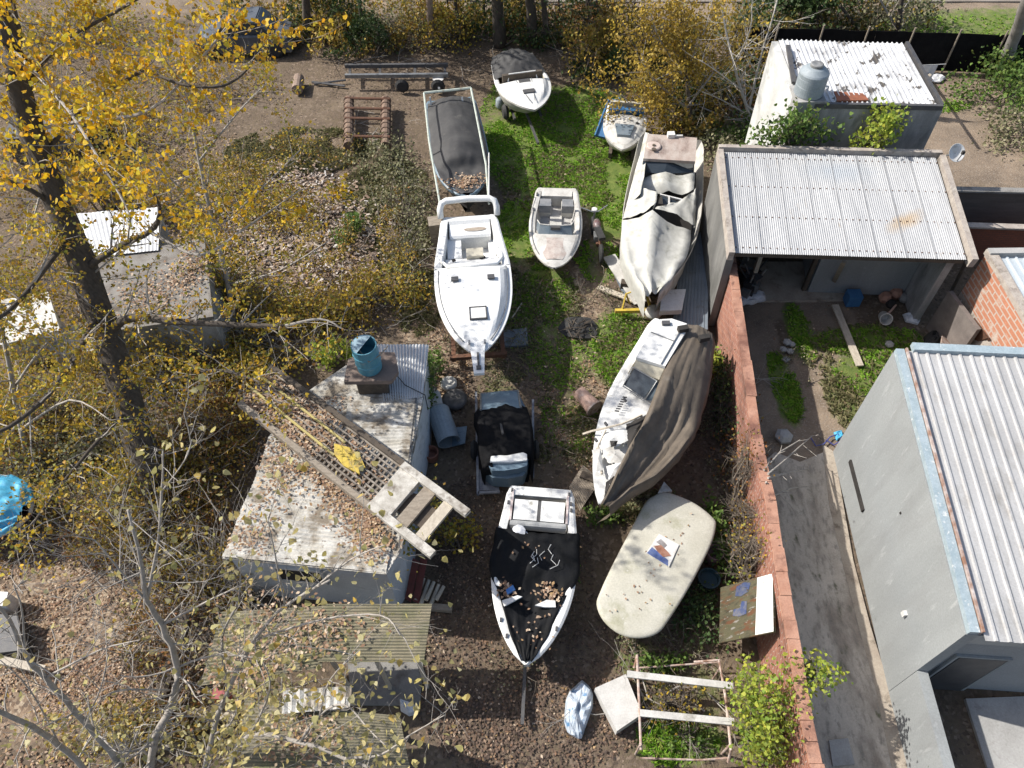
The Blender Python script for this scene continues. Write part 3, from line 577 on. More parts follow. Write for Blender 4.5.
# ---------------------------------------------------------------- boats
def sm(a, b, x): x = max(0, min(1, (x - a) / (b - a))); return x * x * (3 - 2 * x)
class Boat:
    """a planing hull: local x = abeam, y = stern to bow, z = up"""
    def __init__(s, name, label, stern, bow, beam, zs0, zs1, zk, tw=.86, full=2.2, rake=.9, fl=.80, ex=.72, group='old boats laid up in the yard', cat='boat'):
        a, b = P(stern[0], stern[1], zs0), P(bow[0], bow[1], zs1); d = b - a
        s.L = math.hypot(d.x, d.y); s.rz = math.atan2(-d.x, d.y); s.b = beam / 2; s.z0, s.z1, s.zk, s.tw, s.full, s.rake, s.fl = zs0, zs1, zk, tw, full, rake, fl; s.ex = ex
        s.root = thing(name, label, cat, (a.x, a.y, 0), s.rz, group)
    def w(s, t): return (1 - .10 * (1 - max(0, t) / .07) ** 2 if t < .07 else 1) * s.b * ((s.tw + (1 - s.tw) * sm(0, .45, t)) if t < .45 else max(.003, (1 - ((t - .45) / .55) ** s.full)) ** s.ex)
    def zs(s, t): return s.z0 + (s.z1 - s.z0) * max(0, t) ** 1.6
    def hull(s, m, strake=None):
        rows = []; n = 26
        for i in range(n + 1):
            t = i / n; w = s.w(t); z = s.zs(t); k = s.zk + (z - s.zk) * .55 * sm(.72, 1, t) ** 1.5
            yk = t * (s.L - s.rake); y = t * s.L; yc = y * .55 + yk * .45
            c = s.fl * (1 - .45 * sm(.6, 1, t)); zc = k + (z - k) * .38
            half = [(w, y, z), (w * 1.015, y, z - .05), (w * (c * .35 + .65), y * .7 + yc * .3, z - (z - zc) * .5), (w * c, yc, zc), (0, yk, k)]
            rows.append([Vector(p) for p in half] + [Vector((-p[0], p[1], p[2])) for p in half[-2::-1]])
        mb = MB().loft(rows); mb.face(rows[0][::-1])
        return mb.build('hull', m, s.root, smooth=False)
    def rim(s, m, inset, t0, t1, tin0, dz=.012, name='gunwale'):
        """side decks from transom to t1, plus the aft deck up to tin0"""
        mb = MB(); n = 22
        for sg in (-1, 1):
            rows = []
            for i in range(n + 1):
                t = t0 + (t1 - t0) * i / n; w = s.w(t); iw = max(.005, w - inset); z = s.zs(t)
                rows.append([Vector((sg * q, t * s.L, z + dz + e)) for q, e in ((w + .02, -.05), (w + .02, .0), (w - .03, .03), ((w + iw) / 2, .035), (iw, .02), (iw, -.06))])
            mb.loft(rows)
        if tin0 > 0:
            w = s.w(0); z = s.zs(0) + dz
            rows = [[Vector((-w + 2 * w * j / 8, y, z + e)) for j in range(9)] for y, e in ((-.02, -.06), (-.02, .01), (.04, .036), (tin0 * s.L, .036), (tin0 * s.L, -.07))]
            mb.loft(rows)
        return mb.build(name, m, s.root, smooth=False)
    def liner(s, m, inset, t0, t1, zf, name='cockpit'):
        rows = []; n = 12
        for i in range(n + 1):
            t = t0 + (t1 - t0) * i / n; iw = max(.02, s.w(t) - inset); z = s.zs(t) + .02; b = iw - .07
            rows.append([Vector((x, t * s.L, q)) for x, q in ((-iw, z), (-b, zf + .05), (-b + .06, zf), (b - .06, zf), (b, zf + .05), (iw, z))])
        mb = MB().loft(rows); mb.face(rows[0]); mb.face(rows[-1][::-1])
        return mb.build(name, m, s.root)
    def deck(s, m, t0, t1=1.0, camber=.1, raised=0, side=.16, name='foredeck', dz=.018):
        rows = []; n = 20
        for i in range(n + 1):
            t = t0 + (t1 - t0) * i / n; w = s.w(t) + .012; z = s.zs(t) + dz; row = []
            f = raised * sm(0, .06, (t - t0)) * (1 - sm(.72, .97, t)) if raised else 0
            for j in range(21):
                x = -1 + j / 10; d = (1 - abs(x)) * w
                row.append(Vector((x * w, t * s.L, z + camber * (1 - x * x) * min(1, w / s.b) + f * sm(side * .55, side * 1.25, d))))
            rows.append(row)
        mb = MB().loft(rows); e = rows[0]; mb.loft([[p - Vector((0, 0, .25)) for p in e], e])
        return mb.build(name, m, s.root, smooth=False)
    def pt(s, t, u, z): return Vector((u * s.w(t), t * s.L, z))
    def part(s, mb, name, m, par=None, **k): return mb.build(name, m, par or s.root, **k)
    def cover(s, m, rows_def, name='cover', wr=.03, seed=0, sc=3, nx=26, skirt=None, ny=34):
        """draped cloth: rows_def = list of (t, half width factor, ridge z above sheer, edge z above sheer)"""
        rows = []
        for i in range(ny + 1):
            q = i / ny * (len(rows_def) - 1); k = min(int(q), len(rows_def) - 2); f = q - k
            t, wf, rg, ed = [rows_def[k][j] * (1 - f) + rows_def[k + 1][j] * f for j in range(4)]
            w = s.w(t) * wf; z = s.zs(t); row = []
            for j in range(nx + 1):
                x = -1 + 2 * j / nx
                zz = z + ed + (rg - ed) * (1 - min(1, abs(x)) ** 1.7) + wr * noise.noise(Vector((x * sc * .6 + seed, t * s.L * sc * .4, seed))) + wr * .7 * noise.noise(Vector((x * sc * 2 + seed, t * sc * s.L * 1.3, seed + 5))) + wr * .9 * (.5 - abs(noise.noise(Vector((x * 3 + t * 4 + seed, t * s.L * 1.4 - x, seed + 3)))) * 2)
                row.append(Vector((x * w + .03 * noise.noise(Vector((t * 9, x, seed))), t * s.L + .03 * noise.noise(Vector((x * 4, t * 5, seed + 9))), zz)))
            if skirt:
                row = [row[0] + Vector((-.02, 0, -skirt * (1 + .4 * noise.noise(Vector((t * 7, seed, 1))))))] + row + [row[-1] + Vector((.02, 0, -skirt * (1 + .4 * noise.noise(Vector((t * 7, seed, 4))))))]
            rows.append(row)
        mb = MB().loft(rows)
        if skirt: mb.face([p for p in rows[0]][::-1])
        return mb.build(name, m, s.root, smooth=True)
def leaves_on(mb, fn, n, size=.07):
    for i in range(n):
        p = fn(); a = random.uniform(0, 6.28); sz = size * random.uniform(.6, 1.3); u = Vector((math.cos(a), math.sin(a), random.uniform(-.35, .35))) * sz; v = Vector((-math.sin(a), math.cos(a), random.uniform(-.35, .35))) * sz * .7
        mb.face([p - u * .5, p + v * .5, p + u * .6, p - v * .5])
def blocks(label, pts, cat='block'):
    for i, (x, y, z) in enumerate(pts): pass

# ---- white cabin cruiser, the biggest boat of the yard
def cruiser():
    b = Boat('cabin_cruiser', 'big clean white cabin cruiser with open cockpit and smooth foredeck, largest white boat', (469, 217), (478, 355), 2.16, 1.45, 1.75, .42, tw=.80, full=2.35, rake=1.0, ex=.72)
    b.hull(M['white_b']); b.rim(M['white_b'], .20, 0, .40, .035); 
    b.liner(M['white_b'], .20, .035, .405, .82)
    fd = b.deck(M['white_b'], .40, 1, .09, .17, .22)
    L = b.L
    # stern bench with oval opening
    q = MB(); rows = [[Vector((x, y, z)) for x in [-.62 + 1.24 * j / 8 for j in range(9)]] for y, z in ((.035 * L, 1.5), (.05 * L, 1.42), (.125 * L, 1.36), (.135 * L, 1.3), (.135 * L, .83))]
    q.loft(rows); st = b.part(q, 'stern_bench', M['white_b'])
    q = MB(); q.face([Vector((-.16 + .36 * math.cos(a) * (1 if abs(math.cos(a)) < .8 else .95), .088 * L + .085 * math.sin(a), 1.4)) for a in [i * math.pi / 10 for i in range(20)]]); b.part(q, 'hatch_opening', mat('brown_hatch', (.28, .21, .15), (.45, .4, .33), 4), st)
    # moulded step and side lockers
    q = MB(); q.box((.50, .20 * L, 1.03), (.42, .85, .42)); b.part(q, 'side_locker', M['white_b']); q = MB(); q.box((-.62, .20 * L, .97), (.2, .9, .3)); b.part(q, 'side_locker', M['white_b'])
    q = MB(); q.prism([(-.78, .285 * L), (.78, .285 * L), (.76, .40 * L), (-.76, .40 * L)], .82, lambda x, y: 1.28 + .32 * sm(.285 * L, .40 * L, y)); hm = b.part(q, 'helm_console', M['white_b'])
    q = MB(); q.box((-.1, .275 * L, 1.14), (.5, .35, .64)); b.part(q, 'helm_seat', M['cream'])
    q = MB(); q.box((-.30, .30 * L, 1.36), (.16, .14, .05), .6); b.part(q, 'instrument', M['dark'], hm)
    q = MB(); q.box((.52, .335 * L, 1.5), (.1, .08, .04), .4); b.part(q, 'instrument', M['dark'], hm)
    # coaming lip
    q = MB(); q.tube([(-.90, .25 * L, 1.42), (-.87, .35 * L, 1.56), (-.70, .41 * L, 1.68), (0, .425 * L, 1.74), (.70, .41 * L, 1.68), (.87, .35 * L, 1.56), (.90, .25 * L, 1.42)], .055, 8); b.part(q, 'coaming', M['white_b'], smooth=True)
    z = 1.885
    for x in (.50, -.50):
        q = MB(); q.box((x, .535 * L, z - .005), (.2, .15, .05)); b.part(q, 'deck_vent', M['steel_dk'], fd)
    q = MB()
    for x0, y0, sx, sy in ((0, -.21, .46, .03), (0, .21, .46, .03), (-.22, 0, .03, .44), (.22, 0, .03, .44)): q.box((-.08 + x0, .77 * L + y0, 1.90), (sx, sy, .05))
    h = b.part(q, 'hatch_frame', M['steel_dk'], fd); q = MB(); q.box((-.08, .77 * L, 1.885), (.40, .38, .05)); b.part(q, 'hatch_lid', M['white'], fd)
    # pulpit plank with anchor slot, cleats
    q = MB(); q.prism([(-.22, .93 * L), (.22, .93 * L), (.17, 1.0 * L), (.13, 1.0 * L + .66), (-.13, 1.0 * L + .66), (-.17, L)], 1.74, 1.83); pl = b.part(q, 'bow_plank', M['white_b'])
    q = MB(); q.box((0, L + .26, 1.85), (.055, .5, .05)); q.box((0, L + .5, 1.86), (.12, .1, .05)); b.part(q, 'anchor_slot', M['steel_dk'], pl)
    for x in (-.2, .2): q = MB(); q.box((x, .945 * L, 1.9), (.05, .12, .05)); b.part(q, 'cleat', M['steel'], fd)
    # roll bar arch over the transom
    q = MB(); a = []
    for x, y, z in ((-.86, .05, 1.5), (-.86, -.10, 1.72), (-.80, -.2, 1.86), (-.66, -.26, 1.9), (0, -.28, 1.92), (.66, -.26, 1.9), (.80, -.2, 1.86), (.86, -.10, 1.72), (.86, .05, 1.5)): a.append(Vector((x, y, z)))
    q.tube(a, .10, 8); b.part(q, 'arch', M['white_b'], smooth=True)
    # grey rub rail / walkway line on both sides
    for sg in (-1, 1):
        q = MB(); q.tube([Vector((sg * (b.w(t) - .11), t * L, b.zs(t) + .07)) for t in [.42 + .5 * i / 14 for i in range(15)]], .018, 5); b.part(q, 'hand_rail', M['steel'])
    q = MB(); q.beam((-.7, .3, .2), (-.7, L * .8, .2), .12, .12); q.beam((.7, .3, .2), (.7, L * .8, .2), .12, .12)
    for y in (.1, .45, .8): q.beam((-.8, y * L, .33), (.8, y * L, .33), .12, .12)
    b.part(q, 'cradle', M['rust'])
cruiser()
bx = P(437, 244); t = MB(); t.box(bx + Vector((0, 0, .45)), (.35, .4, .9), .1); t.box(bx + Vector((.02, 0, .93)), (.42, .45, .08), .15)
tag(t.build('prop_block', M['wood']), 'tan wooden block stack propping the left side of the white cruiser', 'block')

# ---- small open dinghy
def dinghy():
    b = Boat('runabout', 'small open runabout with grey seats and tinted windscreen on the grass', (557, 189), (554, 268), 1.64, .72, .82, .05, tw=.84, full=2.3, rake=.45, fl=.86, ex=.62)
    b.hull(M['white_d']); b.rim(M['white_d'], .17, 0, .74, .05); b.liner(mat('worn_grey_deck', (.40, .39, .37), (.55, .53, .50), 4, .7, stains=((.2, .19, .17), 3, .55, .7)), .17, .05, .74, .34)
    L = b.L; fd = b.deck(M['white_d'], .60, 1, .10, .04, .10)
    gs = mat('grey_seat', (.16, .17, .18), (.26, .26, .26), 4, .6)
    for x in (.36, -.36):
        q = MB(); q.box((x, .20 * L, .50), (.40, .42, .34)); q.box((x, .20 * L, .69), (.36, .38, .06)); sq = b.part(q, 'seat', M['white_d']); q = MB(); q.box((x, .19 * L, .735), (.36, .34, .05)); b.part(q, 'cushion', gs, sq); q = MB(); q.beam((x - .19, .26 * L + .12, .82), (x + .19, .26 * L + .12, .82), .09, .28); b.part(q, 'seat_back', gs, sq)
    q = MB(); q.box((0, .06 * L + .05, .56), (1.0, .3, .42)); b.part(q, 'engine_box', M['white_d'])
    q = MB(); q.box((0, .36 * L, .38), (.38, .9, .08)); b.part(q, 'floor_hatch', M['white_d'])
    q = MB(); q.prism([(-.60, .52 * L), (.60, .52 * L), (.58, .61 * L), (-.58, .61 * L)], .36, lambda x, y: .70 + .16 * sm(.52 * L, .61 * L, y)); db = b.part(q, 'dashboard', M['white_d'])
    q = MB(); q.loft([[Vector((x, y * L, z)) for x, y, z in ((-.60, .55, .84), (-.52, .625, .84), (-.2, .645, .86), (.2, .645, .86), (.52, .625, .84), (.60, .55, .84))], [Vector((x, y * L, z)) for x, y, z in ((-.57, .52, 1.08), (-.48, .575, 1.1), (-.2, .59, 1.12), (.2, .59, 1.12), (.48, .575, 1.1), (.57, .52, 1.08))]]); wsn = b.part(q, 'windscreen', M['screen'])
    q = MB(); q.tube([(-.57, .52 * L, 1.08), (-.48, .575 * L, 1.1), (-.2, .59 * L, 1.12), (.2, .59 * L, 1.12), (.48, .575 * L, 1.1), (.57, .52 * L, 1.08)], .018, 5); b.part(q, 'screen_frame', M['white_d'], wsn)
    q = MB(); q.box((0, .60 * L, .98), (.30, .12, .26)); b.part(q, 'screen_door', M['steel_dk'], wsn)
    n = 12; rows = []
    for i in range(n + 1): t = .68 + .24 * i / n; w = max(.02, b.w(t) * .72 - .04); rows.append([Vector((x * w, t * L, b.zs(t) + .032 + .14 * (1 - x * x * .5) * min(1, b.w(t) / b.b))) for x in (-1, -.5, 0, .5, 1)])
    q = MB(); q.loft(rows); b.part(q, 'bow_panel', mat('faded_pink_deck', (.40, .32, .28), (.52, .47, .42), 4, .7, stains=((.24, .19, .16), 3, .55, .7)), fd)
    q = MB(); q.tube([Vector((sg * (b.w(t) - .06), t * L, b.zs(t) + .06)) for sg, t in [(-1, .3 + .07 * i) for i in range(9)]], .014, 5); b.part(q, 'grab_rail', M['steel']); q = MB(); q.tube([Vector(((b.w(t) - .06), t * L, b.zs(t) + .06)) for t in [.3 + .07 * i for i in range(9)]], .014, 5); b.part(q, 'grab_rail', M['steel'])
    for t in (.1, .3): q = MB(); q.box((b.w(t) - .06, t * L, .79), (.05, .14, .05)); b.part(q, 'cleat', M['steel_dk'])
dinghy()

# ---- boat at the top of the grass with its bow to the viewer
def top_boat():
    b = Boat('runabout', 'white runabout with a dark cover over its stern, furthest boat at the back', (513, 60), (535, 110), 2.0, 1.15, 1.3, .25, tw=.88, full=2.1, rake=.8, ex=.8)
    b.hull(M['white_d']); b.rim(M['white'], .14, 0, .5, .04); b.liner(M['cream'], .14, .04, .5, .6)
    fd = b.deck(M['white'], .46, 1, .12, .1, .2); L = b.L
    b.cover(M['tarp_dk'], [(-.05, 1.02, .35, .1), (.1, 1.03, .42, .08), (.25, 1.02, .36, .06), (.36, 1.0, .16, .05)], wr=.06, seed=3)
    q = MB(); q.box((0, .44 * L, 1.4), (1.5, .12, .3)); b.part(q, 'dashboard', M['wood_dk'])
    q = MB(); q.tube([(-.55, .46 * L, 1.3), (-.5, .44 * L, 1.55), (.5, .44 * L, 1.55), (.55, .46 * L, 1.3)], .03); b.part(q, 'windscreen_frame', M['white'])
    for t in (.54, .74): q = MB(); q.box((0, t * L, b.zs(t) + .22), (.42, .22, .05)); b.part(q, 'hatch', M['steel_dk'], fd)
    q = MB(); [q.beam((x, .5 * L, b.zs(.5) + .225), (x * .3, .9 * L, b.zs(.9) + .17), .02, .02) for x in (-.3, .3)]; b.part(q, 'deck_seam', M['steel'], fd)
    q = MB(); q.lathe([(0, -.1), (.22, -.1), (.3, 0), (.22, .1), (0, .1)], M=Matrix.Rotation(R_(90), 3, 'Y'), c=(b.b * .75, .55 * L, .3)); b.part(q, 'trailer_wheel', M['rubber'])
    q = MB(); q.beam((.5, .1, .25), (.5, L * .7, .3), .08, .08); q.beam((-.5, .1, .25), (-.5, L * .7, .3), .08, .08); q.beam((0, L * .6, .3), (0, L * 1.15, .3), .08, .08); b.part(q, 'trailer', M['steel_dk'])
top_boat()

# ---- blue-grey boat inside a pale rail under a dark mesh cover
def mesh_boat():
    b = Boat('workboat', 'blue-grey boat under a dark mesh cover inside a pale rectangular rail', (450, 100), (468, 198), 1.9, 1.3, 1.35, .2, tw=.95, full=3.2, rake=.5, fl=.88)
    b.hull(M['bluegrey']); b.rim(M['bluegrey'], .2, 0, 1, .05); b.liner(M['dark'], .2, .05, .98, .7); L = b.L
    b.cover(M['tarp_dk'], [(.06, .92, .36, .14), (.2, .95, .44, .16), (.38, .95, .46, .14), (.50, .97, .42, .10), (.60, .97, .56, .10), (.70, .98, .40, .06), (.74, .98, .08, .06), (.84, .99, .02, .05), (.97, .95, .08, .05)], wr=.025, seed=11)
    q = MB(); leaves_on(q, lambda: Vector((random.gauss(0, .35), random.gauss(.87, .035) * L, 1.44)), 260, .08); tag(b.part(q, 'leaf_heap', M['litter']), kind='stuff')
    r = MB(); z = 2.0
    pts = [P(489, 204, 1.75), P(486, 165, z), P(471, 88, z), P(424, 93, z), P(429, 140, z), P(440, 204, 1.75)]
    r.tube(pts[:3], .035, 6); r.tube(pts[2:4], .045, 6); r.tube(pts[3:], .035, 6)
    mt = mat('pale_green_rail', (.50, .54, .47), (.4, .44, .38), 6, .6, stains=((.3, .22, .15), 6, .6, .72)); b.part(r, 'rail', mt, world=True)
    for i in (1, 2, 3, 4):
        q = MB(); p = pts[i]; q.tube([p, Vector((p.x, p.y, 1.2))], .03, 6); b.part(q, 'rail_post', mt, world=True)
    for px in (430, 462): q = MB(); q.beam(P(px, 97, 1.75), P(px + 1, 105, 1.5), .06, .06); b.part(q, 'rod_holder', M['wpaint'], world=True)
    q = MB(); q.tube([P(489, 153, 2.2), P(489, 204, 1.75)], .02, 5); q.tube([P(489, 153, 2.2), P(486, 165, 1.3)], .02, 5); b.part(q, 'pole', M['wpaint'], world=True)
mesh_boat()

# ---- little white boat with blue trim by the yellow tree
def blue_trim():
    b = Boat('small_boat', 'small white boat with a blue dash strip and dark deck hatch under the yellow tree', (627, 104), (622, 150), 1.5, .95, 1.0, .1, tw=.88, full=2.1, rake=.6, ex=.82)
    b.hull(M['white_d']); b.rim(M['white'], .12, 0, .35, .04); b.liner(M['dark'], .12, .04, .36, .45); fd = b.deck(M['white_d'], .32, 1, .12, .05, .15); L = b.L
    q = MB(); q.box((0, .22 * L, 1.08), (1.25, .22, .16)); b.part(q, 'dash_strip', M['blue'])
    q = MB(); q.box((0, .1 * L, 1.12), (1.2, .1, .18)); b.part(q, 'stern_seat', M['cream'])
    q = MB(); q.prism([(-.34, .58 * L), (.34, .58 * L), (.22, .80 * L), (-.22, .80 * L)], 1.0, 1.21); b.part(q, 'deck_hatch', M['screen'], fd)
    for x in (-.42, .42): q = MB(); q.lathe([(0, 0), (.06, 0), (.06, .06), (0, .06)], (x, .5 * L, 1.08), 10); b.part(q, 'cleat', M['dark'], fd)
    q = MB(); q.beam((-.4, 0, .12), (-.4, L * .7, .12), .12, .2); q.beam((.4, 0, .12), (.4, L * .7, .12), .12, .2); b.part(q, 'cradle', M['wood_dk'])
blue_trim()
q = MB(); a, c = P(600, 137, .3), P(614, 100, .9); q.beam(a, c, .42, .10); q.beam(a + Vector((.19, 0, .06)), c + Vector((.19, 0, .06)), .05, .1); q.beam(a + Vector((-.19, 0, .06)), c + Vector((-.19, 0, .06)), .05, .1)
tag(q.build('blue_plank', M['blue']), 'long blue plank leaning against the small white boat', 'plank')

# ---- big boat under a pale grey tarpaulin
def tarp_boat():
    b = Boat('covered_cruiser', 'cabin boat shrouded in a pale grey tarpaulin with torn black gaps beside the garage', (672, 137), (652, 290), 2.35, 1.35, 1.6, .3, tw=.92, full=2.4, rake=1.0)
    b.hull(M['white_d']); L = b.L; T = M['tarp_gr']
    def cloth(defs, name, seed, ny=26, wr=.045, skirtz=.75, sag=.16):
        rows = []
        for i in range(ny + 1):
            q = i / ny * (len(defs) - 1); k = min(int(q), len(defs) - 2); f = q - k
            l, r, rd = [[defs[k][j][c] * (1 - f) + defs[k + 1][j][c] * f for c in range(3)] for j in (0, 1, 2)]
            A, B, Cc = P(*l), P(*r), P(*rd); row = []
            lo = lambda p, o: Vector((p.x + o, p.y, max(.15, p.z - skirtz)))
            for tt in (0, .5, 1): row.append(lerp(lo(A, .05), A, tt))
            for tt in (.2, .4, .6, .8, 1): row.append(lerp(A, Cc, tt) - Vector((0, 0, sag * .75 * math.sin(tt * math.pi))))
            for tt in (.2, .4, .6, .8, 1): row.append(lerp(Cc, B, tt) - Vector((0, 0, sag * math.sin(tt * math.pi))))
            for tt in (.5, 1): row.append(lerp(B, lo(B, -.05), tt))
            rows.append([p + Vector((noise.noise(p * 2.2 + Vector((seed, 0, 0))), 0, noise.noise(p * 2.6 + Vector((seed, 4, 0))))) * wr + Vector((0, 0, .07 * (1 - abs(noise.noise(Vector((p.x * 2.6 + p.y * .8, p.y * .9 - p.x * .5, seed + 11)))) * 2.4) + .03 * (1 - abs(noise.noise(Vector((p.x * 6, p.y * 3, seed + 17)))) * 2))) for p in row])
        return b.part(MB().loft(rows), name, T, world=True, smooth=True)
    # hard roof aft
    rf = MB(); rf.prism([P(*q) for q in ((648, 134, 2.15), (697, 138, 2.15), (695, 163, 2.1), (643, 160, 2.1))], 2.06, 2.16); ro = b.part(rf, 'cabin_roof', mat('stained_roof', (.46, .40, .35), (.33, .25, .21), 2.5, .8, stains=((.16, .11, .09), 1.8, .52, .7), stretch=(1, .5, 1)), world=True)
    for (x, y, r) in ((653.5, 147, .23),):
        q = MB(); q.lathe([(0, 0), (r, 0), (r, .05), (r * .85, .07), (0, .07)], P(x, y, 2.161), 20); ht = b.part(q, 'roof_hatch', mat('pinkish_hatch', (.55, .45, .40), (.45, .36, .3), 5), ro, world=True)
    q = MB(); q.lathe([(0, 0), (.07, 0), (.07, .03), (0, .03)], P(653.8, 149.5, 2.235), 12); q.lathe([(0, 0), (.05, 0), (.05, .03), (0, .03)], P(653.8, 145.5, 2.235), 12); b.part(q, 'hatch_hole', M['wood_dk'], ro, world=True)
    q = MB(); q.box(P(671, 135, 2.22), (.22, .2, .14)); q.box(P(678, 136, 2.2), (.3, .05, .06)); b.part(q, 'roof_lamp', M['wpaint'], ro, world=True)
    wl = MB(); wl.prism([P(*q) for q in ((648, 134, 2.1), (696, 138, 2.1), (694, 162, 2.1), (644, 158, 2.1))], 1.2, 2.055); b.part(wl, 'cabin', M['white_d'], world=True)
    q = MB(); q.loft([[P(643, 160, 2.05), P(668, 158, 2.12), P(694.5, 163, 2.05)], [P(641, 172, 1.75), P(664, 174, 1.85), P(694, 172, 1.75)]]); b.part(q, 'windscreen', M['glass'], world=True)
    inn = MB(); rr = []
    for i in range(9):
        t = .22 + .74 * i / 8; w = max(.02, b.w(t) * .82); rr.append([Vector((-w, t * L, 1.25)), Vector((0, t * L, 1.55)), Vector((w, t * L, 1.25))])
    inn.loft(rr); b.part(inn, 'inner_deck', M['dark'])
    # left rail strip of the side (the white flank)
    cloth([((645, 134, 1.9), (649, 134, 2.0), (647, 134, 1.95)), ((634, 176, 1.75), (644, 178, 2.0), (640, 177, 1.9)), ((626, 205, 1.7), (640, 196, 1.95), (632, 200, 1.85))], 'tarp_flap', 1, 8, .02, .75, .03)
    cloth([((635, 174, 1.75), (695, 173, 1.75), (664, 172, 1.95)), ((633, 182, 1.75), (695, 184, 1.75), (664, 184, 1.85)), ((632, 186, 1.75), (694, 190, 1.72), (668, 193, 1.66))], 'tarp', 2, 8, .08, .3)
    cloth([((632, 188, 1.75), (657, 192, 2.0), (646, 190, 1.95)), ((624, 214, 1.7), (656, 203, 2.2), (642, 208, 2.0)), ((623, 220, 1.7), (654, 206, 2.25), (640, 214, 2.05))], 'tarp', 3, 8, .03, .3, .05)
    cloth([((678, 203, 1.9), (696, 190, 1.74), (688, 196, 1.84)), ((657, 207, 2.2), (696, 210, 1.72), (678, 207, 1.98)), ((655, 208.5, 2.22), (695, 228, 1.68), (677, 216, 1.97))], 'tarp', 4, 8, .02, .06, .03)
    cloth([((622, 222, 1.7), (691, 232, 1.62), (653, 210, 2.25)), ((621, 240, 1.68), (690, 248, 1.6), (651, 225, 2.15)), ((626, 258, 1.68), (683, 262, 1.6), (649, 248, 1.95)), ((636, 278, 1.66), (672, 278, 1.6), (647, 272, 1.75)), ((646, 295, 1.62), (660, 291, 1.58), (652, 292, 1.62))], 'tarp', 5, 22, .05, .95)
    q = MB(); q.tube([P(640, 222, 1.72), P(648, 240, 1.84)], .02, 4)
    q = MB(); q.loft([[P(662, 196, 1.82), P(670, 199, 1.8), P(680, 202, 1.75)], [P(663, 204, 1.72), P(670, 206, 1.7), P(678, 204, 1.7)]]); wn = b.part(q, 'window', M['glass'], world=True)
    q = MB(); q.beam(P(669, 196, 1.84), P(669, 207, 1.73), .05, .05); q.beam(P(660, 194.5, 1.85), P(682, 200, 1.78), .05, .05); b.part(q, 'window_frame', M['wpaint'], wn, world=True)
    q = MB(); c0 = P(663, 262, 1.68)
    leaves_on(q, lambda: c0 + Vector((random.gauss(0, .22), random.gauss(0, .42), random.uniform(.0, .12))) , 420, .08); tag(b.part(q, 'leaf_heap', M['olive_gold']), kind='stuff')
    for y in (.15, .5, .8): 
        q = MB(); q.beam((-.9, y * L, .15), (.9, y * L, .15), .2, .3); b.part(q, 'support', M['wood_dk'])
tarp_boat()

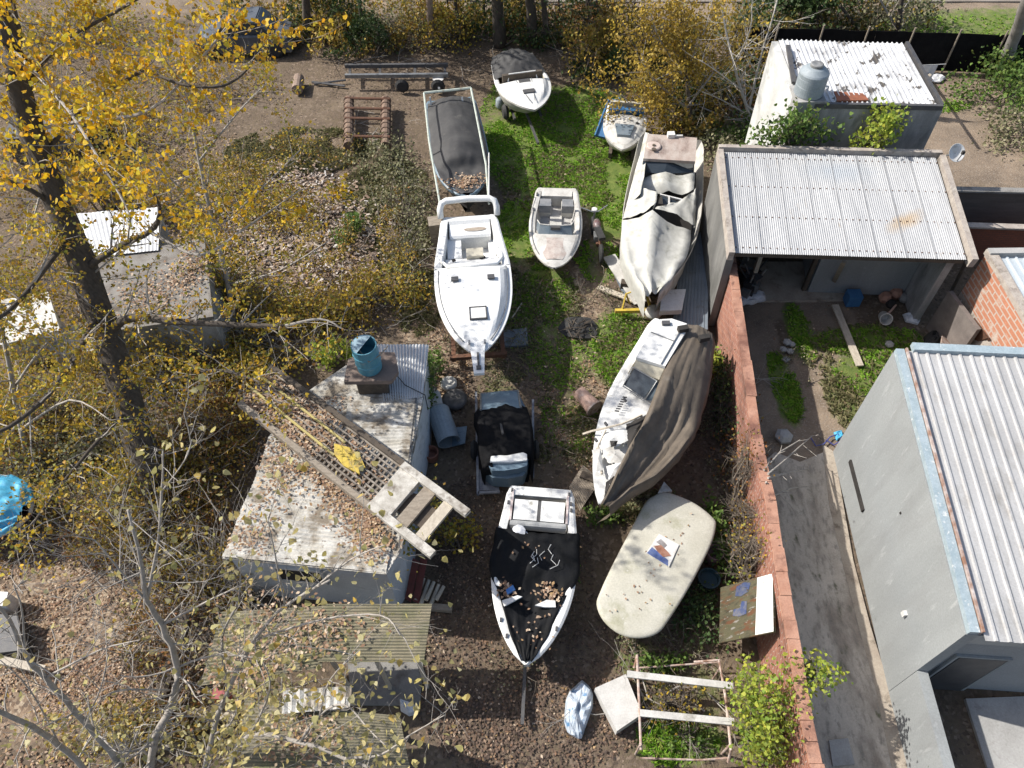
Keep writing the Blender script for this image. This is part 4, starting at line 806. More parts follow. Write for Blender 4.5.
# ---- white cabin boat half hidden by a brown tarpaulin
def brown_boat():
    b = Boat('cabin_boat', 'white cabin boat half hidden under a brown tarpaulin, bow pointing at the ribbed board', (682, 328), (599, 504), 1.92, 1.42, 1.55, .25, tw=.88, full=2.0, rake=1.0, ex=.85)
    b.hull(M['white_d']); b.rim(M['white'], .2, 0, .5, .04); b.liner(M['cream'], .2, .04, .5, .8); fd = b.deck(M['white'], .36, 1, .06, .0, .2); L = b.L
    h = 2.35
    rf = MB(); poly = [P(657, 319, h), P(672, 318, h), P(687, 323, h), P(686, 331, h), P(665, 367, h - .05), P(636, 358, h - .05)]; rf.prism(poly, h - .12, h - .02); ro = b.part(rf, 'cabin_roof', M['white'], world=True)
    c = sum(poly, Vector()) / 6
    q = MB(); q.prism([lerp(p, c, .08) for p in poly], 1.3, h - .12); b.part(q, 'cabin', M['cream'], world=True)
    q = MB(); q.beam(P(683, 326, h), P(661, 364, h), .02, .03); q.beam(P(651, 332, h), P(674, 341, h), .015, .02); b.part(q, 'roof_seam', M['steel'], ro, world=True)
    q = MB(); q.box(P(666, 323, h + .02), (.2, .12, .06)); b.part(q, 'roof_vent', M['steel_dk'], ro, world=True)
    for p in ((683, 329), (704, 338)): q = MB(); q.box(P(*p, h - .1 if p[0] > 700 else h + .04), (.26, .14, .14), .2); b.part(q, 'roof_lamp', M['dark'], ro, world=True)
    q = MB(); q.loft([[P(636, 359, 2.22), P(664, 369, 2.22)], [P(633, 368, 1.95), P(659, 380, 1.95)]]); b.part(q, 'cabin_front', M['cream'], world=True)
    q = MB(); q.loft([[P(634, 368, 1.97), P(656, 381, 1.97)], [P(624, 385, 1.70), P(644, 398, 1.70)]]); ws = b.part(q, 'windscreen', M['glass'], world=True)
    q = MB(); q.tube([P(633, 367, 1.98), P(657, 381, 1.98), P(645, 400, 1.71), P(623, 386, 1.71), P(633, 367, 1.98)], .02, 5); b.part(q, 'screen_frame', M['steel'], ws, world=True)
    q = MB(); q.loft([[P(656, 381, 1.97), P(661, 384, 1.9)], [P(645, 400, 1.70), P(655, 401, 1.68)]]); b.part(q, 'side_window', M['screen'], ws, world=True)
    q = MB()
    for i in range(7): q.box(P(617 + i * 1.3, 411 - i * 2.3, 1.66), (.11, .022, .03), b.rz + .3)
    b.part(q, 'vent_louvres', M['steel_dk'], fd, world=True)
    for x, y in ((606, 424), (596, 440), (625, 400)): q = MB(); q.box(P(x, y, 1.66), (.05, .1, .06), .5); b.part(q, 'cleat', M['steel_dk'], fd, world=True)
    q = MB(); q.tube([P(583, 434, 1.5), P(592, 431, 1.65), P(606, 428, 1.8), P(622, 424, 1.88), P(634, 419, 1.9), P(642, 415, 1.9)], .028, 5); q.tube([P(598, 446, 1.72), P(600, 458, 1.74), P(602, 474, 1.75)], .03, 5); q.tube([P(606, 430, 1.8), P(598, 446, 1.72), P(592, 458, 1.6)], .02, 5); tag(b.part(q, 'rope', M['wood_lt'], world=True), kind='stuff')
    def rag(name, pl, z, m, sd):
        pts = PP(pl, z); c_ = sum(pts, Vector()) / len(pts); rows = []; N = 40
        for kk, ss in enumerate((1, .8, .55, .3, .05)):
            row = []
            for i in range(N):
                q_ = i / N * len(pts); a_ = int(q_) % len(pts); p = lerp(pts[a_], pts[(a_ + 1) % len(pts)], q_ - int(q_)); p = lerp(c_, p, ss * (1 + .16 * noise.noise(Vector((i * .8, sd, 0)))) if kk == 0 else ss)
                p.z += .05 * noise.noise(p * 4 + Vector((sd, 0, 0))) + .07 * (1 - ss); row.append(p)
            rows.append(row)
        b.part(MB().loft(rows, 0, True), name, m, fd, world=True, smooth=True)
    for i, pl in enumerate([[(600, 432), (626, 428), (629, 440), (612, 449), (601, 447)], [(602, 449), (615, 446), (626, 456), (624, 464), (608, 463)], [(606, 466), (622, 462), (618, 474), (609, 480)], [(592, 450), (601, 448), (603, 470), (596, 472)]]): rag('rag', pl, 1.74 + .02 * i, M['white'] if i % 2 == 0 else M['white_d'], i * 7.3)
    rag('dark_gap', [(626, 424), (648, 414), (640, 440), (628, 448)], 1.74, M['dark'], 44); rag('dark_gap', [(610, 440), (618, 440), (616, 446), (611, 447)], 1.86, M['dark'], 51); rag('dark_gap', [(606, 482), (618, 470), (610, 494), (604, 498)], 1.73, M['dark'], 57)
    rows = []
    defs = [((688, 325, 2.1), (712, 335, 1.95)), ((686, 332, 2.2), (713, 345, 1.9)), ((668, 366, 2.3), (709, 378, 1.75)), ((652, 408, 2.25), (701, 412, 1.62)), ((645, 424, 2.15), (694, 432, 1.68)), ((634, 442, 2.05), (677, 456, 1.70)), ((622, 466, 1.95), (655, 477, 1.72)), ((611, 490, 1.88), (630, 490, 1.74)), ((603, 504, 1.8), (609, 507, 1.72))]
    N = 40; K = 18
    for i in range(N + 1):
        q = i / N * (len(defs) - 1); k = min(int(q), len(defs) - 2); f = q - k
        A = lerp(P(*defs[k][0]), P(*defs[k + 1][0]), f); B = lerp(P(*defs[k][1]), P(*defs[k + 1][1]), f); row = [A + Vector((-.08, 0, -.12)), A + Vector((-.03, 0, -.01))]
        for j in range(K + 1):
            u = j / K; p = lerp(A, B, u); tt = i / N
            p.z -= .22 * math.sin(u * math.pi) * sm(.35, .6, tt) * (1 - sm(.85, 1, tt)) - .10 * math.sin(u * math.pi) * (1 - sm(.2, .4, tt))
            p.z += (.035 * (abs(math.sin(u * (13 + 6 * (1 - tt)) + noise.noise(p * .9) * 5)) - .5) * sm(.2, .4, tt) * (1 - sm(.6, .8, tt)) * (.3 + noise.noise(Vector((u * 5, 1, 3))) + .5)) + .09 * (1 - abs(noise.noise(Vector((u * 5.5 + .8 * tt, tt * 1.6, 3)))) * 2.2) * sm(.12, .3, tt) * (1 - sm(.75, .95, tt)) + .05 * (1 - abs(noise.noise(Vector((u * 11, tt * 3.5, 8)))) * 2) + .05 * noise.noise(p * 1.6) + .02 * noise.noise(p * 7)
            row.append(p)
        bt = row[-1]
        for dz, dx in ((.15, .05), (.35, .05), (.6, -.02), (.85, -.12), (1.05, -.2)): row.append(bt + Vector((dx + .05 * noise.noise(Vector((i * .5, dz * 3, 2))), -dx * .6, -dz)))
        rows.append(row)
    b.part(MB().loft(rows), 'tarpaulin', M['tarp_br'], world=True, smooth=True)
    q = MB(); q.tube([r[20] + Vector((0, 0, .02)) for r in rows[22:]], .022, 6); b.part(q, 'tarp_hem', M['tarp_br'], world=True)
    q = MB(); back = [lerp(rows[0][2 + j], rows[0][2 + j] - Vector((0, 0, 1.6)), 1) for j in range(19)]; q.loft([[rows[0][2 + j] for j in range(19)], back]); b.part(q, 'tarp_end', M['tarp_br'], world=True)
    for y in (.15, .5, .78): q = MB(); q.beam((-.9, y * L, .12), (.9, y * L, .12), .2, .25); b.part(q, 'support', M['wood_dk'])
brown_boat()

# ---- white boat with the black cover in the foreground
def black_cover_boat():
    b = Boat('runabout', 'white runabout under a sagging black cover littered with leaves and scraps', (541, 489), (526, 665), 1.84, 1.05, 1.15, .12, tw=.84, full=2.0, rake=.8)
    b.hull(M['white']); b.rim(M['white'], .17, 0, 1, .055); b.liner(M['white_d'], .17, .055, .96, .5); L = b.L
    q = MB(); 
    for x in (-.31, .31): q.box((x, .145 * L, 1.0), (.54, .52, .18))
    eb = b.part(q, 'engine_lid', M['white']); q = MB(); q.box((0, .145 * L, 1.02), (.08, .5, .12)); b.part(q, 'lid_strip', M['steel_dk'], eb)
    q = MB(); rows = [[Vector((-.64, y, z)), Vector((.64, y, z))] for y, z in ((.215 * L, 1.1), (.235 * L, 1.12), (.245 * L, 1.1), (.262 * L, .85), (.275 * L, .86), (.30 * L, .62))]; q.loft(rows); q.face([r[0] for r in rows]); q.face([r[1] for r in rows][::-1]); b.part(q, 'bench', mat('grey_vinyl', (.40, .40, .38), (.33, .33, .32), 4, .5))
    for x in (.64, -.64): q = MB(); q.box((x, .12 * L, 1.1), (.05, .8, .05)); b.part(q, 'grab_rail', mat('reddish_trim', (.5, .38, .35), (.62, .58, .55), 6))
    q = MB(); q.lathe([(0, 0), (.17, .05), (.16, .16), (.06, .2), (0, .2)], (.42, .285 * L, .98), 9); q.box((.3, .30 * L, 1.02), (.2, .1, .14), .5); b.part(q, 'plastic_bundle', M['plastic_w'])
    b.cover(M['tarp_blk'], [(.275, 1.05, -.02, .10), (.33, 1.05, .14, .09), (.42, 1.06, .22, .08), (.50, 1.05, .18, .08), (.57, 1.0, .04, .06), (.64, .86, -.06, .05), (.74, .74, -.07, .06), (.84, .72, -.02, .07), (.92, .70, .06, .08), (.985, .8, .08, .08)], wr=.045, seed=21, ny=46, skirt=.10)
    # water-gathered rubbish on the cover
    zt = lambda t: b.zs(t) + .04
    q = MB(); q.prism([(.62, .69 * L), (.30, .655 * L), (.20, .66 * L), (.56, .72 * L)], zt(.68), zt(.68) + .05); b.part(q, 'white_scrap', M['wpaint'])
    q = MB(); q.prism([(-.08, .70 * L), (-.32, .665 * L), (-.5, .665 * L), (-.52, .70 * L), (-.3, .705 * L)], zt(.68), zt(.68) + .05); b.part(q, 'white_scrap', M['wpaint'])
    q = MB(); q.prism([(.52, .655 * L), (.36, .625 * L), (.42, .60 * L), (.56, .63 * L)], zt(.63) - .02, zt(.63) + .05); b.part(q, 'blue_rag', mat('bright_blue_rag', (.03, .14, .42), (.1, .25, .5), 6))
    q = MB(); leaves_on(q, lambda: Vector((random.gauss(-.38, .15), random.gauss(.62, .03) * L, zt(.63) + .04)), 60, .08); leaves_on(q, lambda: Vector((random.gauss(.5, .1), random.gauss(.63, .03) * L, zt(.63) + .03)), 40, .08)
    leaves_on(q, lambda: Vector((random.gauss(0, .22), random.uniform(.66, .92) * L, zt(.8) + .02)), 26, .07); leaves_on(q, lambda: Vector((random.gauss(-.1, .3), random.uniform(.36, .45) * L, zt(.4) + .19)), 8, .06); tag(b.part(q, 'dead_leaves', M['litter']), kind='stuff')
    q = MB()
    for i in range(8):
        x = -.25 + random.gauss(0, .25); y = random.uniform(.36, .47) * L; q.tube([(x, y, 1.32), (x + random.gauss(0, .06), y + .12, 1.32), (x + random.gauss(0, .1), y + .22, 1.31)], .007, 4)
    b.part(q, 'bird_streaks', M['wpaint'])
    for t, sg in ((.02, 1), (.02, -1), (.08, -1), (.12, -1), (.10, 1), (.78, 1), (.86, 1), (.8, -1)):
        q = MB(); q.box((sg * (b.w(t) - .07), t * L + .04, b.zs(t) + .06), (.05, .09, .04)); b.part(q, 'cleat', M['steel_dk'])
    q = MB(); q.beam((.05, L * .9, .14), (0, L + .9, .2), .07, .07); q.beam((.5, .1, .13), (.05, L * .9, .14), .07, .07); q.beam((-.5, .1, .13), (-.05, L * .9, .14), .07, .07); b.part(q, 'trailer', M['steel_dk'])
black_cover_boat()

# ---- pale hull with its smooth bottom (or lid) upwards
def beige_hull():
    top = [(645, 503), (655, 495), (664, 492), (678, 495), (697, 504), (714, 518), (716, 526), (712, 542), (700, 567), (685, 594), (669, 619), (658, 632), (640, 637), (620, 633), (604, 620), (597, 604), (601, 590), (612, 566), (628, 535)]
    h = 1.0
    pts = PP(top, h); c = sum(pts, Vector()) / len(pts)
    t = thing('flat_covered_boat', 'pale beige boat with a smooth flat algae-stained top and a small picture on it', 'boat', (c.x, c.y, 0), 0, 'old boats laid up in the yard')
    rows = []
    N = 76
    def ring(k, z, sh=1.0):
        out = []
        for i in range(N):
            q = i / N * len(pts); a = int(q) % len(pts); f = q - int(q)
            p0, p1, p2, p3 = [pts[(a + e) % len(pts)] for e in (-1, 0, 1, 2)]
            p = .5 * ((2 * p1) + (p2 - p0) * f + (2 * p0 - 5 * p1 + 4 * p2 - p3) * f * f + (3 * p1 - p0 - 3 * p2 + p3) * f ** 3)
            v = lerp(c, p, k); out.append(Vector((v.x, v.y, z + .012 * noise.noise(v * 1.5))))
        return out
    for k, z in ((.60, .05), (.78, .25), (.90, .55), (.97, .82), (1.0, .92), (1.005, .96), (.985, .995), (.94, 1.01), (.8, 1.02), (.6, 1.03), (.4, 1.04), (.15, 1.045), (.02, 1.045)): rows.append(ring(k, z))
    MB().loft(rows, 0, True, True).build('shell', M['beige'], t, True, smooth=True)
    
    k = MB(); leaves_on(k, lambda: lerp(P(628, 612, 1.06), P(690, 520, 1.06), random.random()) + Vector((random.gauss(0, .3), random.gauss(0, .2), .0)), 34, .06); tag(k.build('caught_leaves', M['litter'], t, True), kind='stuff')
    k = MB(); k.prism(PP([(658, 493), (664, 482), (672, 491)], 1.0), .9, 1.02); k.build('transom_bracket', M['white_d'], t, True)
    p = P(662, 549, 1.06); u = (P(679, 549, 1.06) - p); 
    q = PP([(659, 534), (679, 545), (669, 567), (646, 553)], 1.06); f = MB(); f.prism(q, 1.045, 1.075); pic = f.build('picture', M['wpaint'], None)
    tag(pic, 'small white picture with a brown and blue patch lying on the beige hull', 'picture')
    e = MB(); e.prism(PP([(647, 553), (652, 547), (668, 560), (668, 566)], 1.078), 1.0755, 1.080); e.build('blue_patch', mat('blue_print', (.05, .09, .25), (.12, .16, .3), 9), pic, True)
    e = MB(); e.prism(PP([(654, 546), (661, 545), (668, 552), (671, 556), (663, 557), (657, 551)], 1.08), 1.0805, 1.085); e.build('brown_patch', mat('brown_print', (.22, .09, .05), (.35, .18, .12), 9), pic, True)
    e = MB(); e.prism(PP([(656, 542), (661, 539), (667, 545), (664, 548)], 1.08), 1.0805, 1.084); e.build('grey_patch', mat('grey_print', (.35, .33, .32), (.2, .18, .17), 9), pic, True)
beige_hull()

# ---- small craft under a black sheet on a flat trailer
def sheeted_boat():
    z = .85
    t = thing('sheeted_boat', 'short blue-grey boat wrapped in a black sheet, parked behind the black-covered runabout', 'boat', P(505, 440, 0), 0, 'old boats laid up in the yard')
    poly = [(481, 397), (486, 392), (500, 390), (514, 391), (521, 396), (527, 408), (530, 430), (531, 452), (529, 470), (524, 478), (508, 481), (492, 480), (484, 474), (480, 460), (478, 430), (479, 410)]
    c = sum(PP(poly, .7), Vector()) / 16
    MB().prism([lerp(p, c, .04) for p in PP(poly, .7)], .3, .72).build('hull', M['bluegrey'], t, True)
    q = MB(); a, b_, c_, d = P(481, 394, .78), P(518, 391, .78), P(521, 408, 1.02), P(481, 410, 1.02); q.loft([[a, lerp(a, b_, .5) + Vector((0, 0, .06)), b_], [d, lerp(d, c_, .5) + Vector((0, 0, .06)), c_]]); q.loft([[a, b_], [a - Vector((0, 0, .4)), b_ - Vector((0, 0, .4))]]); pn = q.build('windscreen', M['bluegrey'], t, True)
    q = MB(); q.tube([d, a, b_, c_], .035, 6); q.build('screen_frame', M['steel'], pn, True)
    q = MB(); pl = PP([(489, 461), (500, 458), (514, 456), (526, 456), (528, 460), (527, 466), (518, 469), (504, 471), (492, 471), (489, 467)], .95); q.prism(pl, .55, .97); bw = q.build('bow_locker', M['bluegrey'], t, True)
    q = MB(); q.prism(PP([(491, 457), (508, 455), (520, 452), (527, 455), (527, 461), (510, 463), (490, 463)], 1.0), .975, 1.04); q.build('locker_lid', M['white'], bw, True)
    rows = []; defs = [((478, 409), (522, 405), .98), ((474, 414), (527, 408), 1.08), ((478, 425), (531, 420), 1.20), ((478, 440), (532, 436), 1.2), ((480, 455), (532, 450), 1.12), ((483, 470), (531, 465), 1.0), ((486, 476), (530, 474), .8)]
    for i in range(31):
        q = i / 30 * 6; k = min(int(q), 5); f = q - k; z = defs[k][2] * (1 - f) + defs[k + 1][2] * f
        A = lerp(P(*defs[k][0], z - .12), P(*defs[k + 1][0], z - .12), f); B = lerp(P(*defs[k][1], z - .12), P(*defs[k + 1][1], z - .12), f); row = [A + Vector((-.04, 0, -.5))]
        for j in range(25):
            u = j / 24; p = lerp(A, B, u); p.z += .12 * math.sin(u * math.pi) + .05 * noise.noise(p * 3.2) + .03 * noise.noise(p * 8)
            if q > 4.2: p.z -= .45 * sm(4.2, 4.8, q) * (1 if .22 < u < .98 else 0)
            row.append(p)
        rows.append(row + [B + Vector((.06, 0, -.5))])
    MB().loft(rows).build('black_sheet', M['blackc'], t, True, smooth=True)
    q = MB(); q.prism([P(500, 424, 1.3) + Vector(e) for e in ((0, 0, 0), (.05, -.04, 0), (.09, -.3, 0), (.05, -.34, 0), (.02, -.2, 0))], 1.28, 1.345); q.build('sheet_tear', M['tarp_dk'], t, True)
    tr = MB()
    for a, b_ in (((476, 392), (478, 495)), ((533, 400), (533, 478)), ((478, 493), (500, 492))): tr.beam(P(*a, .25), P(*b_, .25), .06, .06)
    tr.prism(PP([(479, 470), (500, 470), (499, 491), (479, 491)], .2), .2, .23); tr.build('trailer', mat('galvanised', (.35, .36, .36), (.12, .12, .15), 4, .5), t, True)
    for p in ((474, 450), (536, 450)): q = MB(); q.lathe([(0, -.08), (.2, -.08), (.27, 0), (.2, .08), (0, .08)], P(*p, .27), 16, M=Matrix.Rotation(R_(90), 3, 'Y')); q.build('wheel', M['rubber'], t, True)
sheeted_boat()

# ---- blue tarpaulin boat cut by the left edge
def blue_boat():
    b = Boat('tarped_boat', 'red boat under a bright blue tarpaulin at the left edge beneath the poplar', (-45, 500), (30, 516), 1.7, .8, .85, .1, tw=.9, full=2.4, rake=.6)
    b.hull(M['red']); b.rim(M['white_d'], .15, 0, 1, .05); b.liner(M['dark'], .15, .05, .98, .4)
    b.cover(M['tarp_bl'], [(0, 1.0, .35, .10), (.3, 1.0, .55, .08), (.6, 1.0, .5, .08), (.8, 1.02, .35, .08), (.93, 1.04, .16, .06)], wr=.08, seed=31, skirt=.06)
blue_boat()
# ---------------------------------------------------------------- slatted frame across the hut roof
M['peel'] = mat('peeling_white_board', (.58, .55, .49), (.36, .33, .28), 4, .85, stains=((.16, .13, .1), 3, .5, .66))
def slat_frame():
    h = 2.78
    a, b, c, d = P(272, 368, h), P(240, 404, h), P(432, 557, h), P(469, 513, h)   # far left, near left, near prong, far prong
    t = thing('slatted_frame', 'long grey slatted timber frame full of dead leaves lying slantwise across the hut roof', 'timber frame', (lerp(a, c, .5).x, lerp(a, c, .5).y, 2.2))
    F = lambda u, v, z=0: lerp(lerp(a, d, u), lerp(b, c, u), v) + Vector((0, 0, z))
    for v, m in ((0, 'wood_dk'), (1, 'wood')):
        q = MB(); q.beam(F(0, v), F(.74, v), .12, .16); q.build('side_rail', M[m], t, True)
    g = MB()
    for i in range(9): v = .07 + .86 * i / 8; g.beam(F(.0, v, .0), F(.70, v, .0), .035, .04)
    g.build('slats', M['slatw'], t, True)
    g = MB()
    for i in range(34): u = .01 + .69 * i / 33; g.beam(F(u, .0, -.05), F(u, 1, -.05), .045, .04)
    g.build('cross_battens', M['slatw'], t, True)
    for v in (.30, .62): q = MB(); q.beam(F(-.03, v, .07), F(.47, v + .05, .07), .05, .04); q.build('yellow_strip', mat('yellowed_batten', (.50, .40, .12), (.36, .30, .14), 6, .8), t, True)
    q = MB(); q.prism([F(.70, .02), F(.79, .02), F(.79, .98), F(.70, .98)], h - .08, h + .06); q.build('end_board', M['peel'], t, True)
    q = MB(); q.beam(F(.84, .1), F(.84, .9), .30, .08); q.build('grey_board', M['wood'], t, True)
    q = MB(); q.beam(F(.925, .08), F(.925, .92), .24, .08); q.build('pale_board', M['wood_lt'], t, True)
    q = MB(); q.beam(F(.79, .5, -.09), F(.93, .5, -.09), .5, .06); q.build('under_board', M['wood_dk'], t, True)
    for v in (.03, .97): q = MB(); q.beam(F(.70, v, .03), F(1.0, v, .03), .17, .12); q.build('prong', M['peel'], t, True)
    for u in (.1, .6):
        q = MB(); q.beam(F(u, -.02, -.16), F(u, 1.02, -.16), .12, .16); q.build('bearer', M['wood_dk'], t, True)
    q = MB(); q.beam(F(.1, .5, -.24) - Vector((0, 0, .40)), F(.1, .5, -.24), .2, .2); q.beam(F(.6, .5, -.24) - Vector((0, 0, .40)), F(.6, .5, -.24), .2, .2); q.build('support_block', M['wood_dk'], t, True)
    lv = MB()
    def pos():
        u = random.uniform(0, .7); v = random.uniform(.02, .98)
        if random.random() < .8 and u > .42: u = random.uniform(0, .5); v = random.uniform(.25, .98)
        if noise.noise(Vector((u * 9, v * 4, 4))) < -.05: u = random.uniform(0, .4)
        return F(u, v, random.uniform(-.05, .04))
    leaves_on(lv, pos, 2600, .08); tag(lv.build('leaf_cover', M['litter'], t, True), kind='stuff')
    q = MB(); q.prism([F(u, v, 0) for u, v in ((.44, .5), (.50, .38), (.56, .40), (.60, .50), (.58, .58), (.60, .66), (.53, .72), (.47, .66))], h + .05, h + .10); tag(q.build('yellow_sheet', M['yellow']), 'torn yellow plastic sheet lying on the slatted frame', 'plastic sheet')
slat_frame()

def solo(mb, name, mt, label, cat, group=None, smooth=False): return tag(mb.build(name, mt, smooth=smooth), label, cat, group)
def stick(name, label, cat, a, b, wd, ht, m, group=None): return solo(MB().beam(a, b, wd, ht), name, m, label, cat, group)

# ---------------------------------------------------------------- things between the boats
def bike():
    t = thing('motorbike', 'old dark motorcycle standing beside the tarpaulin-covered boat', 'motorcycle', P(596, 245, 0))
    a, b = P(601, 254, .3), P(593, 226, .3)
    for p in (a, b):
        R3 = Matrix.Rotation(R_(90), 3, 'Y')
        q = MB(); q.lathe([(.22, -.05), (.29, -.05), (.31, 0), (.29, .05), (.22, .05), (.2, 0)], p, 18, M=R3); wq = q.build('wheel', M['rubber'], t, True)
        q = MB(); q.lathe([(0, -.03), (.2, -.015), (.2, .015), (0, .03)], p, 14, M=R3); q.build('rim', M['steel'], wq, True)
    q = MB(); q.tube([a, lerp(a, b, .35) + Vector((0, 0, .35)), lerp(a, b, .75) + Vector((0, 0, .45)), b], .035); q.tube([lerp(a, b, .3), lerp(a, b, .7)], .08); q.build('frame', M['rust'], t, True)
    q = MB(); q.lathe([(0, -.22), (.1, -.18), (.13, 0), (.1, .18), (0, .22)], lerp(a, b, .62) + Vector((0, 0, .48)), 12, M=Matrix.Rotation(R_(90), 3, 'X')); q.build('tank', mat('dull_red_tank', (.12, .035, .03), (.2, .18, .17), 6, .4), t, True, smooth=True)
    q = MB(); q.box(lerp(a, b, .3) + Vector((0, 0, .5)), (.2, .55, .1), .2); q.build('seat', M['rubber'], t, True)
    q = MB(); q.tube([b + Vector((-.42, .02, .75)), b + Vector((-.1, -.1, .68)), b + Vector((.12, -.1, .68)), b + Vector((.42, .1, .75))], .022); q.tube([b, b + Vector((0, -.1, .68))], .04); q.build('handlebar', M['steel'], t, True)
    q = MB(); q.lathe([(0, 0), (.09, .02), (.09, .1), (0, .12)], b + Vector((0, 0, .6)), 10); q.build('headlight', M['wpaint'], t, True)
    q = MB(); q.box(lerp(a, b, .5) + Vector((0, 0, .12)), (.22, .3, .24)); q.build('engine', M['steel'], t, True)
bike()
stick('white_board', 'long grey-white board lying diagonally by the tarpaulin boat, the widest of the three', 'board', P(609, 256, .12), P(641, 303, .16), .42, .04, M['white_d'], 'boards beside the covered boat')
stick('white_board', 'short bent grey sheet tucked under the long white board', 'board', P(617, 268, .05), P(629, 294, .06), .36, .03, M['sheet_bl'], 'boards beside the covered boat')
stick('white_board', 'narrow pale plank lying across the yard towards the yellow trestle', 'board', P(598, 287, .06), P(642, 304, .1), .18, .05, M['wood_lt'], 'boards beside the covered boat')
def trestle():
    t = thing('trestle', 'bright yellow metal trestle lying between the two covered boats', 'trestle', P(632, 310, 0)); z = .3
    MB().beam(P(615, 311, z), P(657, 310, z), .1, .1).build('cross_bar', M['yellow'], t, True)
    for a, b in (((622, 310), (626, 294)), ((650, 309), (647, 296))):
        q = MB(); q.tube([P(*a, z), P(*b, .75), P(b[0] + 4, b[1] + 10, .03)], .03); q.tube([P(*a, z), P(a[0], a[1] + 5, .0)], .03); q.build('leg', M['yellow'], t, True)
    MB().tube([P(626, 294, .75), P(634, 291, .8), P(647, 296, .75)], .025).build('top_rail', M['yellow'], t, True)
trestle()
q = MB(); a = P(671, 300, .9); q.prism(PP([(662, 290), (686, 289), (682, 310), (660, 311)], .95), .78, .95); solo(q, 'foam_block', M['foam'], 'dirty white foam slab on the stern end of the brown-tarp boat', 'foam slab')
q = MB(); q.beam(P(672, 300, 0), P(672, 300, .77), .3, .3); solo(q, 'block', M['wood_dk'], 'dark wooden block holding up the white foam slab', 'block')
q = MB(); q.lathe([(0, 0), (.22, .02), (.26, .12), (.2, .24), (.08, .3), (0, .3)], P(653, 315, .2), 14); solo(q, 'round_buoy', M['white_d'], 'rounded white buoy beside the yellow trestle', 'buoy', smooth=True)
q = MB(); q.corr(P(683, 234, .5), P(709, 232, .6), P(708, 330, .5), P(672, 330, .4), 10, .02, 'trap', 8, sag=.03, th=.03); solo(q, 'metal_sheet', M['sheet_bl'], 'stack of long slate-blue ribbed sheets beside the garage wall', 'metal sheets')
q = MB(); q.prism(PP([(680, 245), (706, 245), (704, 320), (676, 320)], .4), 0, .37); solo(q, 'timber_stack', M['wood_dk'], 'dark timber stack carrying the slate-blue ribbed sheets', 'timber stack')
q = MB(); q.prism(PP([(498, 331), (527, 328), (528, 345), (500, 347)], .04), -.03, .05); solo(q, 'tile_slab', M['sheet_bl'], 'flat blue-grey square slab on the ground beside the cruiser bow', 'slab')
stick('stick', 'thin pale stick on the ground left of the blue-grey slab', 'stick', P(512, 318, .03), P(522, 303, .03), .03, .03, M['wood_lt'])
def drum():
    t = thing('pail', 'tipped pale pink plastic pail lying in the litter', 'pail', P(588, 402, 0))
    a, b = P(579, 392, .25), P(595, 409, .22); ax = (b - a); L = ax.length; R3 = ax.to_track_quat('Z', 'Y').to_matrix()
    q = MB(); q.lathe([(0, 0), (.19, 0), (.21, L * .5), (.235, L), (.215, L), (.19, .1), (0, .1)], a, 18, M=R3); q.build('pail_body', M['pink'], t, True)
    q = MB(); q.lathe([(.235, L - .07), (.26, L - .05), (.26, L - .01), (.235, L)], a, 18, M=R3); q.build('pail_rim', M['rust_lt'], t, True)
drum()
def fire():
    t = thing('ash_heap', 'black burnt heap of ash and charred sticks on the grass', 'ash heap', P(578, 328, 0)); rows = []
    for k in range(7):
        r = .55 * (1 - k / 6) + .02; rows.append([P(578, 328) + Vector((r * math.cos(a) * (1 + .3 * noise.noise(Vector((a, k, 1)))), r * math.sin(a) * .8 * (1 + .3 * noise.noise(Vector((a, k, 3)))), .03 + .16 * k / 6 + .05 * noise.noise(Vector((a * 2, k, 5))))) for a in [i * math.pi / 12 for i in range(24)]])
    MB().loft(rows, 0, True, True).build('ash', M['rubber'], t, True)
    q = MB()
    for i in range(26): a = random.uniform(0, 6.28); p = P(578, 328, .14) + Vector((random.gauss(0, .25), random.gauss(0, .2), .04)); q.tube([p, p + Vector((math.cos(a) * .3, math.sin(a) * .3, random.uniform(-.1, .12)))], .014, 4)
    q.build('charred_sticks', M['wood_dk'], t, True)
fire()
q = MB(); q.corr(P(583, 465, .16), P(569, 487, .16), P(580, 511, .2), P(601, 480, .2), 15, .022, 'trap', 2, th=.03); solo(q, 'ribbed_board', M['wood'], 'ribbed brownish decking board propped at the bow of the brown-tarp boat', 'board')
def frame():
    t = thing('pipe_stand', 'rusty tubular metal frame with two white planks standing among weeds', 'metal frame', P(685, 700, 0)); z = .75
    for pts in ([(634, 668, z - .1), (637, 655, z), (639, 700, z), (641, 750, z - .1)], [(694, 662, z - .2), (719, 660, z), (726, 700, z), (731, 750, z), (728, 762, .4)]):
        q = MB(); q.tube([P(*p) for p in pts], .028, 7); q.build('tube', M['rust_lt'], t, True)
    for pts in ([(640, 758, .3), (700, 760, .3), (728, 758, .3)], [(637, 668, .3), (693, 664, .3), (719, 662, .35)]):
        q = MB(); q.tube([P(*p) for p in pts], .02, 6); q.build('lower_tube', M['rust_lt'], t, True)
    for x, y in ((638, 668), (640, 745), (720, 668), (730, 745)): q = MB(); p = P(x, y, z); q.tube([p, Vector((p.x, p.y, -.03))], .024, 6); q.build('leg', M['rust_lt'], t, True)
    for a, b in (((627, 674), (733, 686)), ((640, 713), (734, 722))): q = MB(); q.beam(P(*a, z + .05), P(*b, z + .05), .13, .05); q.build('plank', M['white_d'], t, True)
frame()
q = MB(); pts = PP([(595, 688), (626, 674), (642, 714), (617, 731)], .34); q.prism(pts, 0.0, .34); bx_ = solo(q, 'white_box', M['foam'], 'square dirty white box lid beside the rusty metal frame', 'box')
